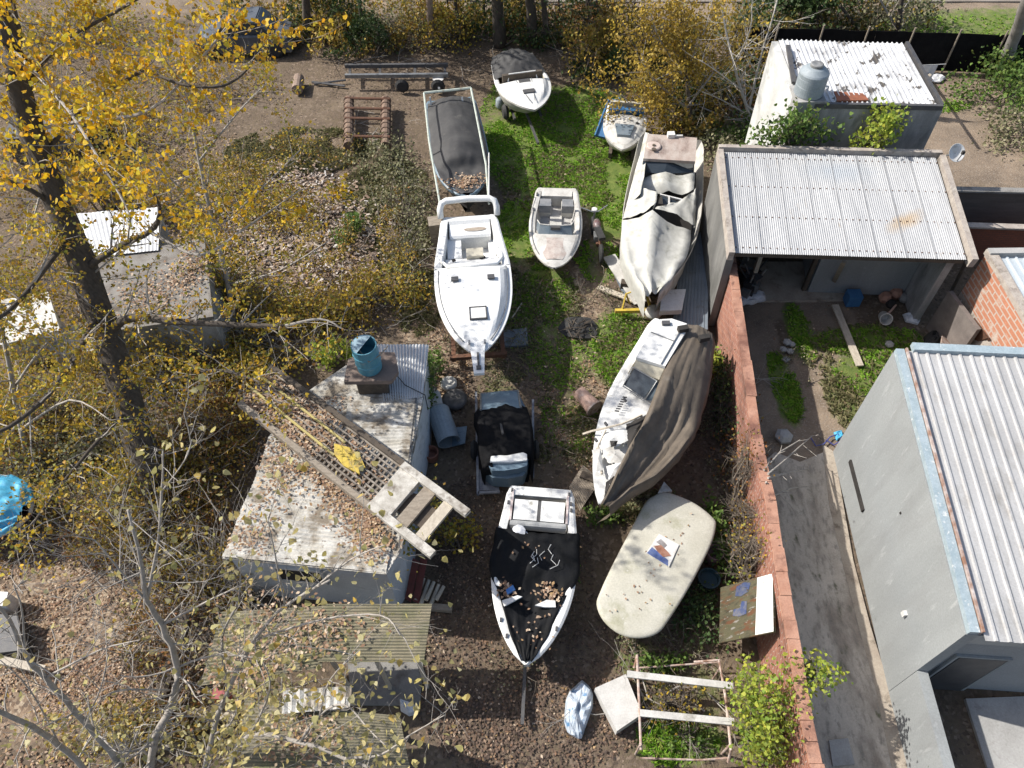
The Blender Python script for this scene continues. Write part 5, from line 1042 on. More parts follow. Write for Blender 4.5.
def bag(name, label, cx, cy, pts, h, m, seed):
    c = P(cx, cy, 0); out = PP(pts, .05); rows = []; N = 30
    for k, (s, z) in enumerate(((1.0, .0), (1.02, .35), (.85, .8), (.55, 1.0), (.2, .92), (.02, .9))):
        r = []
        for i in range(N):
            q = i / N * len(out); a = int(q); p = lerp(out[a], out[(a + 1) % len(out)], q - a); p = lerp(Vector((c.x, c.y, 0)), Vector((p.x, p.y, 0)), s); p.z = max(.0, h * z + h * .5 * noise.noise(Vector((p.x * 5 + seed, p.y * 5, k)))) ; r.append(p)
        rows.append(r)
    return solo(MB().loft(rows, 0, True, True), name, m, label, 'bag')
bag('plastic_bag', 'crumpled clear blue-white plastic bag of rubbish on the dark ground left of the white box', 578, 711, [(582, 681), (592, 690), (593, 706), (588, 720), (581, 740), (568, 733), (564, 722), (566, 700), (571, 690)], .28, M['plastic'], 3)
bag('plastic_bag', 'small white plastic bag at the corner of the lean-to floor', 409, 708, [(400, 700), (410, 703), (416, 706), (416, 714), (409, 716), (401, 711)], .22, M['plastic_w'], 9)
bag('plastic_bag', 'white plastic bundle by the brick wall at the garage bay', 750, 299, [(736, 296), (750, 293), (765, 293), (766, 300), (752, 304), (738, 305)], .2, M['plastic_w'], 12)
bag('plastic_bag', 'flattened white plastic bag on the garage lawn near the rubble', 912, 319, [(903, 314), (913, 315), (920, 320), (918, 324), (906, 321)], .14, M['plastic_w'], 15)
bag('plastic_bag', 'yellow sack lying in front of the brick outbuilding', 938, 327, [(932, 322), (941, 320), (945, 328), (941, 335), (933, 333)], .35, M['yellow'], 18)
bag('rubbish_bag', 'black rubbish bag beside the yellow sack', 930, 342, [(924, 337), (935, 335), (938, 344), (932, 348), (925, 346)], .3, M['rubber'], 22)
def paint_board():
    a, b, c = P(719, 643, .5), P(774, 632, 1.75), P(773, 573, 1.75); d = a + (c - b); t = thing('painted_board', 'leaning board with a white strip and blue and rust paint patches against the brick wall', 'board', Vector(((a.x + b.x) / 2, (a.y + c.y) / 2, 0)))
    n = (b - a).cross(d - a).normalized(); n = n if n.z > 0 else -n
    q = MB(); q.loft([[a, d], [b, c]]); q.loft([[a - n * .04, d - n * .04], [b - n * .04, c - n * .04]]); q.loft([[a, d, d - n * .04, a - n * .04]] + [[b, c, c - n * .04, b - n * .04]], closed=True); q.build('panel', mat('mossy_board', (.15, .14, .075), (.24, .21, .13), 3, .9, stains=(((.07, .065, .04), 3, .45, .65), ((.22, .10, .05), 2.6, .53, .6), ((.45, .42, .38), 4.5, .6, .66)), stretch=(1, 3, 1)), t, True)
    F = lambda u, v, e=.008: lerp(lerp(a, b, u), lerp(d, c, u), v) + n * e
    def patch(name, uv, m, e=.008): MB().face([F(u, v, e) for u, v in uv]).face([F(u, v, e - .003) for u, v in uv][::-1]).build(name, m, t, True)
    patch('white_strip', [(.68, .01), (.995, .01), (.995, .99), (.72, .99)], M['white'])
    patch('blue_patch', [(.30, .76), (.42, .73), (.55, .78), (.6, .93), (.47, .97), (.33, .93)], mat('blue_paint_b', (.03, .05, .13), (.10, .10, .11), 6, lo=.4, hi=.65), .012); patch('blue_patch', [(.26, .42), (.38, .38), (.52, .40), (.53, .62), (.43, .64), (.4, .53), (.28, .53)], mat('blue_paint_c', (.035, .055, .14), (.16, .15, .14), 6, lo=.4, hi=.65), .012)
paint_board()
q = MB(); a, b = P(777, 578, 1.6), P(783, 640, 1.6)
for i in range(13): p = lerp(a, b, i / 12) + Vector((.0, 0, -.1)); q.box(p, (.13, .17, .12), random.uniform(-.2, .2))
solo(q, 'brick_row', M['brick_pink'], 'row of loose pink bricks stacked between the painted board and the wall', 'bricks')
q = MB(); q.box(P(779, 608, 1.6) - Vector((0, 0, .88)), (.2, 1.3, 1.44)); solo(q, 'brick_pier', M['brick'], 'brick pier behind the painted board', 'pier')
def pot(name, label, px, py, r, h, m):
    q = MB(); q.lathe([(0, 0), (r * .75, 0), (r, h), (r * .88, h), (r * .8, h * .7), (0, h * .7)], P(px, py, 0), 18); return solo(q, name, m, label, 'tub')
pot('tub', 'dull pink tub beside the beige hull', 711, 562, .2, .55, mat('dull_pink', (.22, .12, .11), (.16, .1, .09), 5))
pot('tub', 'dark teal tub under the edge of the beige hull', 706, 585, .25, .4, mat('dark_teal', (.02, .05, .06), None, 5))

# ---------------------------------------------------------------- scrap right of the hut
def tank_scrap():
    q = MB(); a, b = P(437, 408, .45), P(449, 442, .35); R3 = (b - a).to_track_quat('Z', 'Y').to_matrix(); L = (b - a).length
    q.lathe([(0, 0), (.24, .02), (.30, .1), (.30, L), (.27, L), (.27, .2), (0, .2)], a, 20, M=R3); solo(q, 'white_cylinder', M['tank'], 'pale blue-white open metal cylinder lying beside the hut', 'cylinder')
tank_scrap()
q = MB(); q.prism(PP([(452, 428), (467, 426), (465, 443), (452, 446)], .2), .16, .2); q.beam(P(458, 436, 0), P(458, 436, .16), .2, .2); solo(q, 'bent_sheet', M['bluegrey'], 'small blue-grey sheet beside the white cylinder', 'metal sheet')
q = MB(); q.prism(PP([(431, 385), (440, 392), (443, 404), (433, 410)], .5), .0, .5); solo(q, 'white_crate', M['white_d'], 'upright whitish panel crate against the hut side', 'crate')
for nm, lb, px, py, r0, r1 in (('tyre', 'pale tyre ring on the ground above the black tyre', 449, 386, .13, .23), ('tyre', 'black tyre lying next to the white cylinder', 455, 402, .17, .34)):
    q = MB(); q.lathe([(r0, .04), ((r0 + r1) / 2, 0), (r1, .05), (r1, .16), ((r0 + r1) / 2, .21), (r0, .17)], P(px, py, 0), 22); solo(q, nm, M['white_d'] if 'pale' in lb else mat('dusty_tyre', (.05, .048, .045), (.14, .13, .12), 4), lb, 'tyre', 'tyres beside the hut', True)
q = MB(); q.lathe([(0, 0), (.16, 0), (.2, .3), (.17, .3), (.14, .1), (0, .1)], P(432, 458, 0), 14); solo(q, 'clay_pot', mat('clay', (.30, .12, .07), (.2, .09, .06), 5), 'terracotta pot beneath the slatted frame tip', 'pot')
for i, (a, b, lb) in enumerate((((416, 560), (408, 600), 'dark red painted board leaning at the hut corner, nearest the wall'), ((424, 558), (416, 602), 'dark red painted board leaning at the hut corner, further from the wall'))):
    stick('red_board', lb, 'board', P(*a, 1.2), P(*b, .1), .16, .03, mat('maroon', (.16, .035, .035), (.1, .03, .03), 5), 'maroon boards at the hut corner')
def logs():
    for i in range(5):
        a = P(416 + i * 5, 600 + (i % 2) * 4, .15 + .1 * (i % 3)); b = P(424 + i * 5, 578 + i * 2, .3); q = MB(); q.tube([a, b], [.05, .04], 7)
        solo(q, 'firewood', M['wood_lt'], 'pale firewood stick in the small heap at the hut corner', 'firewood', 'firewood sticks at the hut corner')
logs()
stick('beam', 'squared timber lying out from the lean-to edge into the drive', 'timber', P(430, 607, .1), P(452, 609, .1), .14, .14, M['wood'])
q = MB(); q.box(P(222, 697, 1.0), (.28, .16, .34)); q.box(P(222, 697, .42), (.1, .1, .85)); solo(q, 'red_box', M['red'], 'bright red box under the corner of the mossy roof', 'box')
stick('roof_timber', 'long rough brown timber leaning under the branches beside the lean-to', 'timber', P(150, 740, .1), P(188, 610, .9), .22, .18, M['wood_dk'])
for a, b, lb in (((0, 660), (45, 670), 'pale squared timber at the left edge among fallen leaves'), ((182, 712), (235, 718), 'pale timber under the twigs beside the low shelter')):
    stick('pale_timber', lb, 'timber', P(*a, .25), P(*b, .25), .16, .12, M['wood_lt'], 'pale timbers on the leaf litter')
q = MB(); q.prism(PP([(-20, 590), (8, 592), (5, 606), (-20, 604)], .5), 0, .5); solo(q, 'white_case', M['wpaint'], 'white case cut by the left edge of the picture', 'case')
q = MB(); q.prism(PP([(-20, 612), (18, 616), (22, 650), (-20, 655)], .4), 0, .4); solo(q, 'dark_crate', M['steel_dk'], 'dark crate on the leaf litter at the left edge', 'crate')
q = MB(); q.prism(PP([(0, 300), (48, 292), (60, 330), (0, 345)], 1.2), 1.1, 1.2); q.prism(PP([(4, 304), (44, 296), (54, 326), (4, 338)], 1.2), 0, 1.1); solo(q, 'white_shelter', M['white_d'], 'whitish low box roof behind the poplar trunk at the left edge', 'box roof')
q = MB(); q.prism(PP([(40, 330), (90, 322), (96, 350), (52, 356)], .6), 0, .6); solo(q, 'pale_slab', M['conc_lt'], 'pale slab behind the poplar trunk', 'slab')

# ---------------------------------------------------------------- back of the yard
def rusty():
    t = thing('rusty_cradle', 'rusty cradle of two ribbed pipes and cross bars overgrown with twigs', 'boat cradle', P(368, 130, 0))
    for x in (349, 386):
        q = MB(); pts = [P(x, 100 + 5.0 * i, .35) for i in range(10)]
        q.tube([pts[0], pts[-1]], .17, 12)
        for p in pts: q.tube([p, p + Vector((0, -.09, 0))], .2, 12)
        q.build('ribbed_pipe', mat('brown_pipe', (.24, .16, .11), (.13, .085, .06), 5, .85), t, True)
    for y in (98, 108, 118, 136): q = MB(); q.tube([P(345, y, .5), P(390, y + 1, .5)], .05, 6); q.build('cross_bar', M['rust'], t, True)
rusty()
def old_trailer():
    t = thing('trailer_frame', 'dark steel trailer frame lying in the scrub behind the rusty cradle', 'trailer', P(398, 72, 0)); z = .5
    for y in (66, 76): q = MB(); q.beam(P(345, y, z), P(448, y - 1, z), .12, .14); q.build('rail', M['steel_dk'] if y == 66 else M['steel'], t, True)
    for x in (350, 380, 415, 445): q = MB(); q.beam(P(x, 65, z - .1), P(x, 77, z - .1), .1, .08); q.build('cross_member', M['steel_dk'], t, True)
    for x in (402, 438): q = MB(); p = P(x, 86, .28); q.lathe([(0, -.08), (.2, -.08), (.28, 0), (.2, .08), (0, .08)], p, 14, M=Matrix.Rotation(R_(90), 3, 'X')); q.build('wheel', M['rubber'], t, True)
old_trailer()
q = MB(); q.tube([P(297, 90, .22), P(299, 78, .22)], .21, 14); solo(q, 'log', mat('log_wood', (.30, .22, .17), (.2, .14, .1), 6, .9), 'short sawn log standing out on bare soil behind the rusty cradle', 'log')
q = MB(); q.tube([P(312, 82, .06), P(345, 86, .06)], .05, 6); q.tube([P(314, 84, .06), P(346, 80, .1)], .04, 6); solo(q, 'dark_pole', M['steel_dk'], 'dark poles on the bare soil beside the sawn log', 'pole')
def car():
    t = thing('scrap_car', 'grey derelict car with dark windows parked under the yellow leaves at the back', 'car', P(250, 48, 0))
    c = P(250, 48, 0); f = lambda x, y, z: c + Vector((x, y, z))
    rows = []
    for y, pr in ((-.82, 0), (-.78, 1), (.78, 1), (.82, 0)):
        rows.append([f(x * (1 if pr else .97), y, z - (.05 if not pr else 0)) for x, z in ((-2.0, .25), (-2.05, .6), (-1.9, .85), (-1.0, .92), (1.0, .93), (1.9, .8), (2.05, .55), (2.0, .25))])
    MB().loft(rows, 0, True, True).build('body', mat('dull_car_paint', (.06, .068, .08), (.10, .105, .115), 3, .4, stains=((.4, .4, .38), 3, .6, .75)), t, True)
    rows = [[f(x, y, z) for x, z in ((-1.15, .9), (-.55, 1.38), (.75, 1.4), (1.35, .9))] for y in (-.7, .7)]; MB().loft(rows, 0, True, True).build('cabin_glass', M['glass'], t, True)
    MB().box(f(.1, 0, 1.41), (1.2, 1.3, .04)).build('roof', mat('car_roof', (.10, .11, .125), None, 3, .35), t, True)
    for x in (-1.3, 1.3):
        for y in (-.8, .8): q = MB(); q.lathe([(0, -.1), (.22, -.1), (.31, -.05), (.31, .05), (.22, .1), (0, .1)], f(x, y, .3), 16, M=Matrix.Rotation(R_(90), 3, 'X')); q.build('wheel', M['rubber'], t, True)
car()
q = MB(); q.box(P(60, 135, .5), (3.2, 1.6, 1.0), .1); q.box(P(60, 135, 1.2), (1.7, 1.3, .5), .1); solo(q, 'dark_wreck', M['steel_dk'], 'dark machinery wreck mostly hidden by the yellow poplar leaves', 'wreck')
def crate(name, label, px, py, sx, sy, sz, m, z=0, rz=0, cat='crate'):
    q = MB(); p = P(px, py, 0); q.box(p + Vector((0, 0, z + sz / 2)), (sx, sy, sz), rz)
    q.box(p + Vector((0, 0, z + sz + .02)), (sx * 1.06, sy * 1.06, .04), rz); return solo(q, name, m, label, cat)
q = MB(); q.lathe([(0, 0), (.12, 0), (.17, .1), (.15, .38), (.06, .45), (0, .45)], P(500, 108, 0), 12); solo(q, 'white_jug', M['tank'], 'pale blue-white jug beside the furthest runabout', 'jug', smooth=True)
q = MB(); q.lathe([(0, .35), (.2, .36), (.22, .41), (0, .43)], P(439, 88, 0), 16); q.tube([P(439, 88, 0), P(439, 88, .36)], .05); solo(q, 'white_basin', M['wpaint'], 'round white basin behind the dark mesh-covered boat', 'basin')

# ---------------------------------------------------------------- garage yard
stick('long_plank', 'long pale plank lying on the lawn in front of the garage', 'plank', P(835, 305, .08), P(860, 366, .05), .2, .05, M['wood_lt'])
def bucket():
    t = thing('bucket', 'whitish bucket tipped on the lawn with a handle stick', 'bucket', P(885, 319, 0)); a = P(886, 322, .12); R3 = Vector((-.2, -.9, .5)).to_track_quat('Z', 'Y').to_matrix()
    q = MB(); q.lathe([(0, 0), (.14, 0), (.18, .34), (.16, .34), (.12, .05), (0, .05)], a + Vector((0, .25, 0)), 16, M=R3); q.build('bucket_body', M['white_d'], t, True)
    q = MB(); q.tube([P(888, 314, .3), P(896, 305, .35)], .03); q.build('handle', M['pink'], t, True)
bucket()
for i, (px, py, r, m) in enumerate(((884, 300, .18, 'brick_pink'), (894, 296, .2, 'brick_pink'), (903, 300, .16, 'conc'), (912, 297, .2, 'brick_pink'), (922, 302, .18, 'conc_lt'), (890, 306, .14, 'dark'))):
    q = MB(); p = P(px, py, 0); q.lathe([(0, 0), (r * .9, 0), (r * 1.1, r * .7), (r * .7, r * 1.4), (0, r * 1.5)], p, 7); 
    tag(q.build('rubble_lump', M[m]), 'lump of broken masonry in the row under the garage front wall', 'rubble', 'masonry lumps along the garage wall')
def engine_pile():
    t = thing('machine_heap', 'dark heap of machine parts in the garage bay beside the brick wall', 'scrap heap', P(747, 280, 0))
    for i in range(9):
        q = MB(); p = P(743 + random.uniform(-4, 10), 268 + i * 3, .25 + random.uniform(0, .3)); q.box(p, (random.uniform(.2, .5), random.uniform(.2, .4), random.uniform(.2, .5)), random.uniform(0, 3)); q.tube([p, p + Vector((random.uniform(-.4, .4), .2, .5))], .03); q.build('machine_part', M[random.choice(['steel_dk', 'rust', 'rubber', 'steel'])], t, True)
engine_pile()
q = MB(); q.box(P(757, 266, .9), (.12, .12, 1.8)); solo(q, 'post', M['wood_lt'], 'pale wooden post inside the open garage bay', 'post')
q = MB(); q.beam(P(832, 285, .1), P(844, 262, 2.2), .12, .06); solo(q, 'leaning_board', M['wood'], 'pale board leaning in the garage bay by the inner wall', 'board')
q = MB(); q.box(P(853, 298, .2), (.4, .35, .4)); solo(q, 'blue_crate', M['blue'], 'small dark blue crate at the foot of the garage front wall', 'crate')
q = MB(); q.tube([P(938, 322, .4), P(966, 297, 1.3)], .03, 7); solo(q, 'white_pole', M['wpaint'], 'thin white pole leaning on the yard wall behind the yellow sack', 'pole')
q = MB(); q.tube([P(944, 306, .1), P(966, 262, 2.2)], .05, 7); solo(q, 'dark_post', M['wood_dk'], 'dark timber pole leaning in the garage corner', 'pole')
def rusty_sheets():
    for lb, pts, z0, z1, m in (('upright rusty brown sheet panel leaning beside the outbuilding', [(966, 346), (986, 356), (989, 338), (974, 318)], .4, 1.5, 'rust'), ('low rusty red sheet panel lying open beside the yellow sack', [(942, 333), (958, 352), (950, 358), (940, 346)], .3, .9, 'rust_lt')):
        P4 = [P(pts[0][0], pts[0][1], z0), P(pts[1][0], pts[1][1], z0), P(pts[2][0], pts[2][1], z1), P(pts[3][0], pts[3][1], z1)]
        q = MB(); n = (P4[1] - P4[0]).cross(P4[3] - P4[0]).normalized() * .03; q.loft([P4, [p - n for p in P4]], 0, True, True); solo(q, 'rusty_sheet', M[m], lb, 'metal sheet')
    q = MB(); q.prism(PP([(946, 332), (966, 332), (968, 348), (954, 352)], .45), 0, .45); solo(q, 'scrap_box', mat('grey_scrap', (.3, .3, .29), (.1, .09, .08), 6), 'open box of grey scrap between the rusty panels', 'box')
rusty_sheets()
stick('leaning_plank', 'thick pale plank leaning across the front of the brick outbuilding', 'plank', P(990, 355, .6), P(1019, 312, 2.0), .2, .08, M['wood_lt'])
q = MB(); q.tube([P(811, 438, .03), P(816, 446, .05), P(824, 444, .05), P(830, 437, .06), P(838, 434, .06), P(842, 440, .05), P(834, 445, .05), P(826, 440, .1)], .018, 6); solo(q, 'blue_hose', mat('dark_blue_hose', (.05, .07, .22), (.1, .1, .3), 6, .5), 'coiled dark blue hose beside the back corner of the grey house', 'hose')
bag('sheet_scrap', 'blue plastic scrap by the corner of the grey house', 839, 434, [(834, 432), (842, 430), (844, 436), (837, 440)], .08, M['tarp_bl'], 33)
for i, (px, py, s) in enumerate(((783, 438, .22), (790, 352, .1), (787, 343, .12), (783, 350, .1), (792, 345, .09), (889, 345, .12), (786, 360, .1))):
    q = MB(); q.lathe([(0, 0), (s, 0), (s * 1.1, s * .5), (s * .6, s * .9), (0, s)], P(px, py, 0), 6); tag(q.build('stone', M['conc_lt']), 'pale broken stone on the soil of the garage yard' , 'stone', 'pale stones in the garage yard')
q = MB(); q.prism(PP([(829, 740), (848, 738), (855, 764), (833, 766)], .06), -.02, .06); solo(q, 'drain_cover', M['conc_lt'], 'pale square drain cover in the driveway at the lower edge', 'drain cover')
def dish():
    t = thing('satellite_dish', 'white satellite dish on the back right corner of the garage', 'satellite dish', P(950, 160, 3.0)); c = P(955, 153, 3.6); R3 = Vector((.15, -.75, .65)).to_track_quat('Z', 'Y').to_matrix() * .72
    q = MB(); q.lathe([(0, 0), (.12, .01), (.25, .05), (.34, .11), (.35, .11), (.25, .035), (.12, -.01), (0, -.02)], c, 24, M=R3); q.build('reflector', M['wpaint'], t, True, smooth=True)
    q = MB(); q.tube([c + R3 @ Vector((0, -.3, .1)), c + R3 @ Vector((0, -.05, .42))], .015); q.build('feed_arm', M['steel'], t, True)
    q = MB(); q.box(c + R3 @ Vector((0, -.03, .43)), (.07, .07, .1)); q.build('receiver', M['dark'], t, True)
    q = MB(); q.tube([P(945, 158, 3.1), P(945, 156, 3.3), c], .025); q.tube([P(938, 162, 3.2), P(947, 158, 3.25)], .025); q.build('bracket', M['steel'], t, True)
dish()
# washing line
for i, (x0, x1, m, lb) in enumerate(((908, 919, 'pinkcloth', 'pale pink cloth hanging from the line behind the white shed'), (921, 938, 'whitecloth', 'white cloth hanging from the line behind the white shed'))):
    mm = mat(m, (.62, .48, .46) if i == 0 else (.72, .71, .70), None, 4, .8); rows = []
    a, b = P(x0, 66, 1.9), P(x1, 65, 1.9)
    for k in range(9): p = lerp(a, b, k / 8); rows.append([p + Vector((0, .08 * noise.noise(Vector((k * .6, j * .7, i))), -j * .25)) for j in range(5)])
    q = MB(); q.loft(rows); q.loft([[p + Vector((0, .015, 0)) for p in r] for r in rows]); solo(q, 'hanging_cloth', mm, lb, 'cloth', 'cloths on the washing line', True)
q = MB(); q.tube([P(928, 75, 0), P(930, 75, 2.4)], .05); solo(q, 'line_pole', M['wood_lt'], 'thin pale pole of the washing line beside the white shed', 'pole')
q = MB(); q.tube([P(905, 66, 1.92), P(946, 64, 1.92)], .012, 5); solo(q, 'washing_line', M['wpaint'], 'thin washing line carrying the two cloths', 'line')
bag('sheet_scrap', 'pale blue plastic scrap on the soil right of the white shed', 937, 78, [(930, 76), (940, 74), (946, 78), (940, 82), (932, 81)], .12, M['plastic_w'], 44)
# twigs thrown over the driveway
def twigs(name, label, paths, m, r=.025):
    q = MB()
    for p in paths:
        pts = [P(*a) for a in p]; q.tube(pts, [r * (1 - .6 * i / len(pts)) for i in range(len(pts))], 5)
        for i in range(len(pts) - 1):
            for _ in range(2): s = lerp(pts[i], pts[i + 1], random.random()); q.tube([s, s + Vector((random.gauss(0, .18), random.gauss(0, .15), random.uniform(-.02, .12)))], [r * .4, r * .2], 4)
    return solo(q, name, m, label, 'branches')
twigs('cut_branches', 'dry cut branches hanging from the brick wall over the driveway', [[(768, 474, 2.15), (785, 460, 1.6), (798, 448, 1.0), (812, 436, .2)], [(768, 478, 2.15), (790, 472, 1.4), (805, 470, .6), (809, 469, .1)], [(766, 482, 2.15), (775, 495, 1.7), (792, 488, .9), (813, 486, .1)], [(764, 470, 2.15), (780, 452, 1.7), (800, 440, 1.0)]], M['bark_lt'])
# ---------------------------------------------------------------- trees and shrubs
def leafq(mb, p, size, up=.3, m=0):
    d = Vector((random.gauss(0, 1), random.gauss(0, 1), random.gauss(0, 1) * .6 + up)).normalized(); u = d.orthogonal().normalized(); a = random.uniform(0, 6.28); v = d.cross(u)
    x = (u * math.cos(a) + v * math.sin(a)) * size; y = (v * math.cos(a) - u * math.sin(a)) * size * .42
    mb.face([p - x * .42, p - x * .22 + y * .95 + d * size * .06, p + x * .12 + y * .8 + d * size * .07, p + x * .58, p + x * .12 - y * .8 + d * size * .07, p - x * .22 - y * .95 + d * size * .06], m)
def twig(mb, p, d, L, r, lvl, tips, wob=.35, kids=3, up=.12, sides=4):
    pts = [p]; rs = [r]; n = 4; dd = d.normalized(); q = p
    for i in range(n):
        dd = (dd + Vector((random.gauss(0, wob), random.gauss(0, wob), random.gauss(0, wob * .7) + up)) * .5).normalized(); q = q + dd * L / n; pts.append(q); rs.append(r * (1 - .7 * (i + 1) / n))
        if lvl <= 0 or i > 1: tips.append(q)
    mb.tube(pts, rs, sides, cap=False)
    if lvl > 0:
        for i in range(kids):
            k = random.randint(1, n); b = lerp(pts[k - 1], pts[k], random.random()); e = (dd + Vector((random.gauss(0, .8), random.gauss(0, .8), random.gauss(0, .6)))).normalized()
            twig(mb, b, e, L * random.uniform(.45, .75), r * .5, lvl - 1, tips, wob, kids, up, sides)
def tree(name, label, limbs, bark, leaf, nleaf, lsize, kids=2, lvl=2, tl=1.2, spread=.22, every=.6, group=None, trunk_twigs=True, cat='tree', upb=.1, tstart=.0, two=False):
    """limbs: list of (waypoints (px, py, height), radius at base, radius at tip)"""
    base = P(*limbs[0][0][0][:2], 0) if limbs[0][0][0][2] > 0 else P(*limbs[0][0][0])
    w0 = P(*limbs[0][0][0]); t = thing(name, label, cat, (w0.x, w0.y, 0), 0, group)
    mb = MB(); br = MB() if limbs[0][1] > .1 else mb; tips = []
    for li, (wp, r0, r1) in enumerate(limbs):
        pts0 = [P(*q) for q in wp]; pts = []; n = len(pts0)
        for i in range(n - 1):
            p0, p1, p2, p3 = pts0[max(0, i - 1)], pts0[i], pts0[i + 1], pts0[min(n - 1, i + 2)]
            for f in (0, .25, .5, .75): pts.append(.5 * ((2 * p1) + (p2 - p0) * f + (2 * p0 - 5 * p1 + 4 * p2 - p3) * f * f + (3 * p1 - p0 - 3 * p2 + p3) * f ** 3) + Vector((noise.noise(p1 * 1.3 + Vector((f * 3, 0, 0))), noise.noise(p1 * 1.7 + Vector((0, f * 3, 0))), 0)) * min(.06, r0 * .35))
        pts.append(pts0[-1]); N = len(pts)
        rs = [(r0 + (r1 - r0) * (i / (N - 1)) ** .8) * (1 + (.16 * noise.noise(Vector((i * .9, r0 * 40, 1))) if r0 > .1 else 0)) for i in range(N)]
        (mb if r0 > .05 else br).tube(pts, rs, 10 if r0 > .1 else 6)
        if li == 0 and not trunk_twigs: continue
        ln = 0
        for i in range(1, N):
            ln += (pts[i] - pts[i - 1]).length
            if i / N < (tstart if li == 0 else .1): continue
            while ln > every:
                ln -= every; d = (pts[i] - pts[i - 1]).normalized(); e = (d * .5 + Vector((random.gauss(0, .7), random.gauss(0, .7), random.gauss(0, .5) + .1))).normalized()
                twig(br, pts[i], e, tl * random.uniform(.5, 1.2), max(.008, min(.03, rs[i] * .4)), lvl - 1, tips, kids=kids, up=upb)
    mb.build('trunk', bark, t, True, smooth=True)
    if br is not mb and br.v: br.build('branches', M['bark_lt'], t, True)
    if nleaf and tips:
        lv = MB(); per = nleaf / len(tips); 
        for p in tips:
            k = int(per * random.uniform(.2, 1.9) + random.random())
            low = two and p.z < 6.3
            if low: k = int(k * 1.0 + random.random() * .9)
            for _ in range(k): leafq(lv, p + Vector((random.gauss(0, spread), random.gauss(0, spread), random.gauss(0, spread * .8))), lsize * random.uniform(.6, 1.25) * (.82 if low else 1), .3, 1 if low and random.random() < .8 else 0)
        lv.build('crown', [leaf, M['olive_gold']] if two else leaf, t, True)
    return t
def shrub(name, label, px, py, rx, ry, h, n, leaf, lsize=.07, stems=14, bark='bark_md', clumps=14, z0=.0, group=None, cat='shrub', ph=.0, tight=.3):
    c = P(px, py, ph); c.z = 0; t = thing(name, label, cat, (c.x, c.y, z0), 0, group); mb = MB(); lv = MB(); cl = []
    for i in range(clumps):
        a = random.uniform(0, 6.28); r = math.sqrt(random.random()); z = random.uniform(.25, 1) * h * (1 - .45 * r * r); cl.append(c + Vector((math.cos(a) * r * rx, math.sin(a) * r * ry, z0 + z)))
    for i in range(stems):
        e = random.choice(cl); s = c + Vector((random.gauss(0, rx * .25), random.gauss(0, ry * .25), z0 - .02)); m = lerp(s, e, .5) + Vector((random.gauss(0, .1), random.gauss(0, .1), .1 * h)); tips = []
        mb.tube([s, m, e], [.02 + .008 * h, .014 + .004 * h, .008], 5, cap=False)
        for _ in range(3): twig(mb, lerp(m, e, random.random()), Vector((random.gauss(0, 1), random.gauss(0, 1), random.uniform(0, 1))), .4 * max(.5, h * .5), .008, 1, tips, kids=2)
    for i in range(n):
        e = cl[min(len(cl) - 1, int(random.random() ** 1.3 * len(cl)))]; q = e + Vector((random.gauss(0, rx * tight), random.gauss(0, ry * tight), random.gauss(0, h * .16)))
        if q.z > z0 + .02: leafq(lv, q, lsize * random.uniform(.6, 1.3), .6)
    mb.build('stems', M[bark], t, True)
    if n: lv.build('foliage', M[leaf], t, True)
    return t
# the big poplar and its neighbours
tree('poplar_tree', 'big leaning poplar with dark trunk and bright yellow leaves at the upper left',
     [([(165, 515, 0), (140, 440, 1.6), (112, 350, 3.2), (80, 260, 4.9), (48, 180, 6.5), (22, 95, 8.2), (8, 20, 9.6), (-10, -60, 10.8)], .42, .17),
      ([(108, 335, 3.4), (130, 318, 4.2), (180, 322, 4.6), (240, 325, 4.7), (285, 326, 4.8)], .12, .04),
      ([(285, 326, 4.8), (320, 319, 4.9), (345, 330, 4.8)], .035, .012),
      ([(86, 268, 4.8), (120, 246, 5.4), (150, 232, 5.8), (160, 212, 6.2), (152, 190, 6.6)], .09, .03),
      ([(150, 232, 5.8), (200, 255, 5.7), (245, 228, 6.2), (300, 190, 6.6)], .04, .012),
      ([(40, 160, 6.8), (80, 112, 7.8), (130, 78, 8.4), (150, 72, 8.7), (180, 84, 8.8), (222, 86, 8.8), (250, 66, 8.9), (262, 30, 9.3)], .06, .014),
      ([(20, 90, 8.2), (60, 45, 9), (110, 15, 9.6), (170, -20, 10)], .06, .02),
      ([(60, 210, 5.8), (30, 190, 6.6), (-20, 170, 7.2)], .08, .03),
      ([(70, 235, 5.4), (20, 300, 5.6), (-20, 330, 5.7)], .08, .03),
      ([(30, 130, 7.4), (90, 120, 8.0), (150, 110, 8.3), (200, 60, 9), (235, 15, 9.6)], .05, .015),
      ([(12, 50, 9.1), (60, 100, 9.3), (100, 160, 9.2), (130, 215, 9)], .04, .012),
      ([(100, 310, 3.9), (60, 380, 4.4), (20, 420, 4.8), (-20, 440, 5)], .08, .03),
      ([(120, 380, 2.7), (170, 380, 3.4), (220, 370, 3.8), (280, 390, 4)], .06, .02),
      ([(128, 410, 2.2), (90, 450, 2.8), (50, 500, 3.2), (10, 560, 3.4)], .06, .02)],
     M['bark'], M['gold'], 12000, .10, kids=3, lvl=2, tl=1.15, every=.30, tstart=.08, spread=.085, two=True)
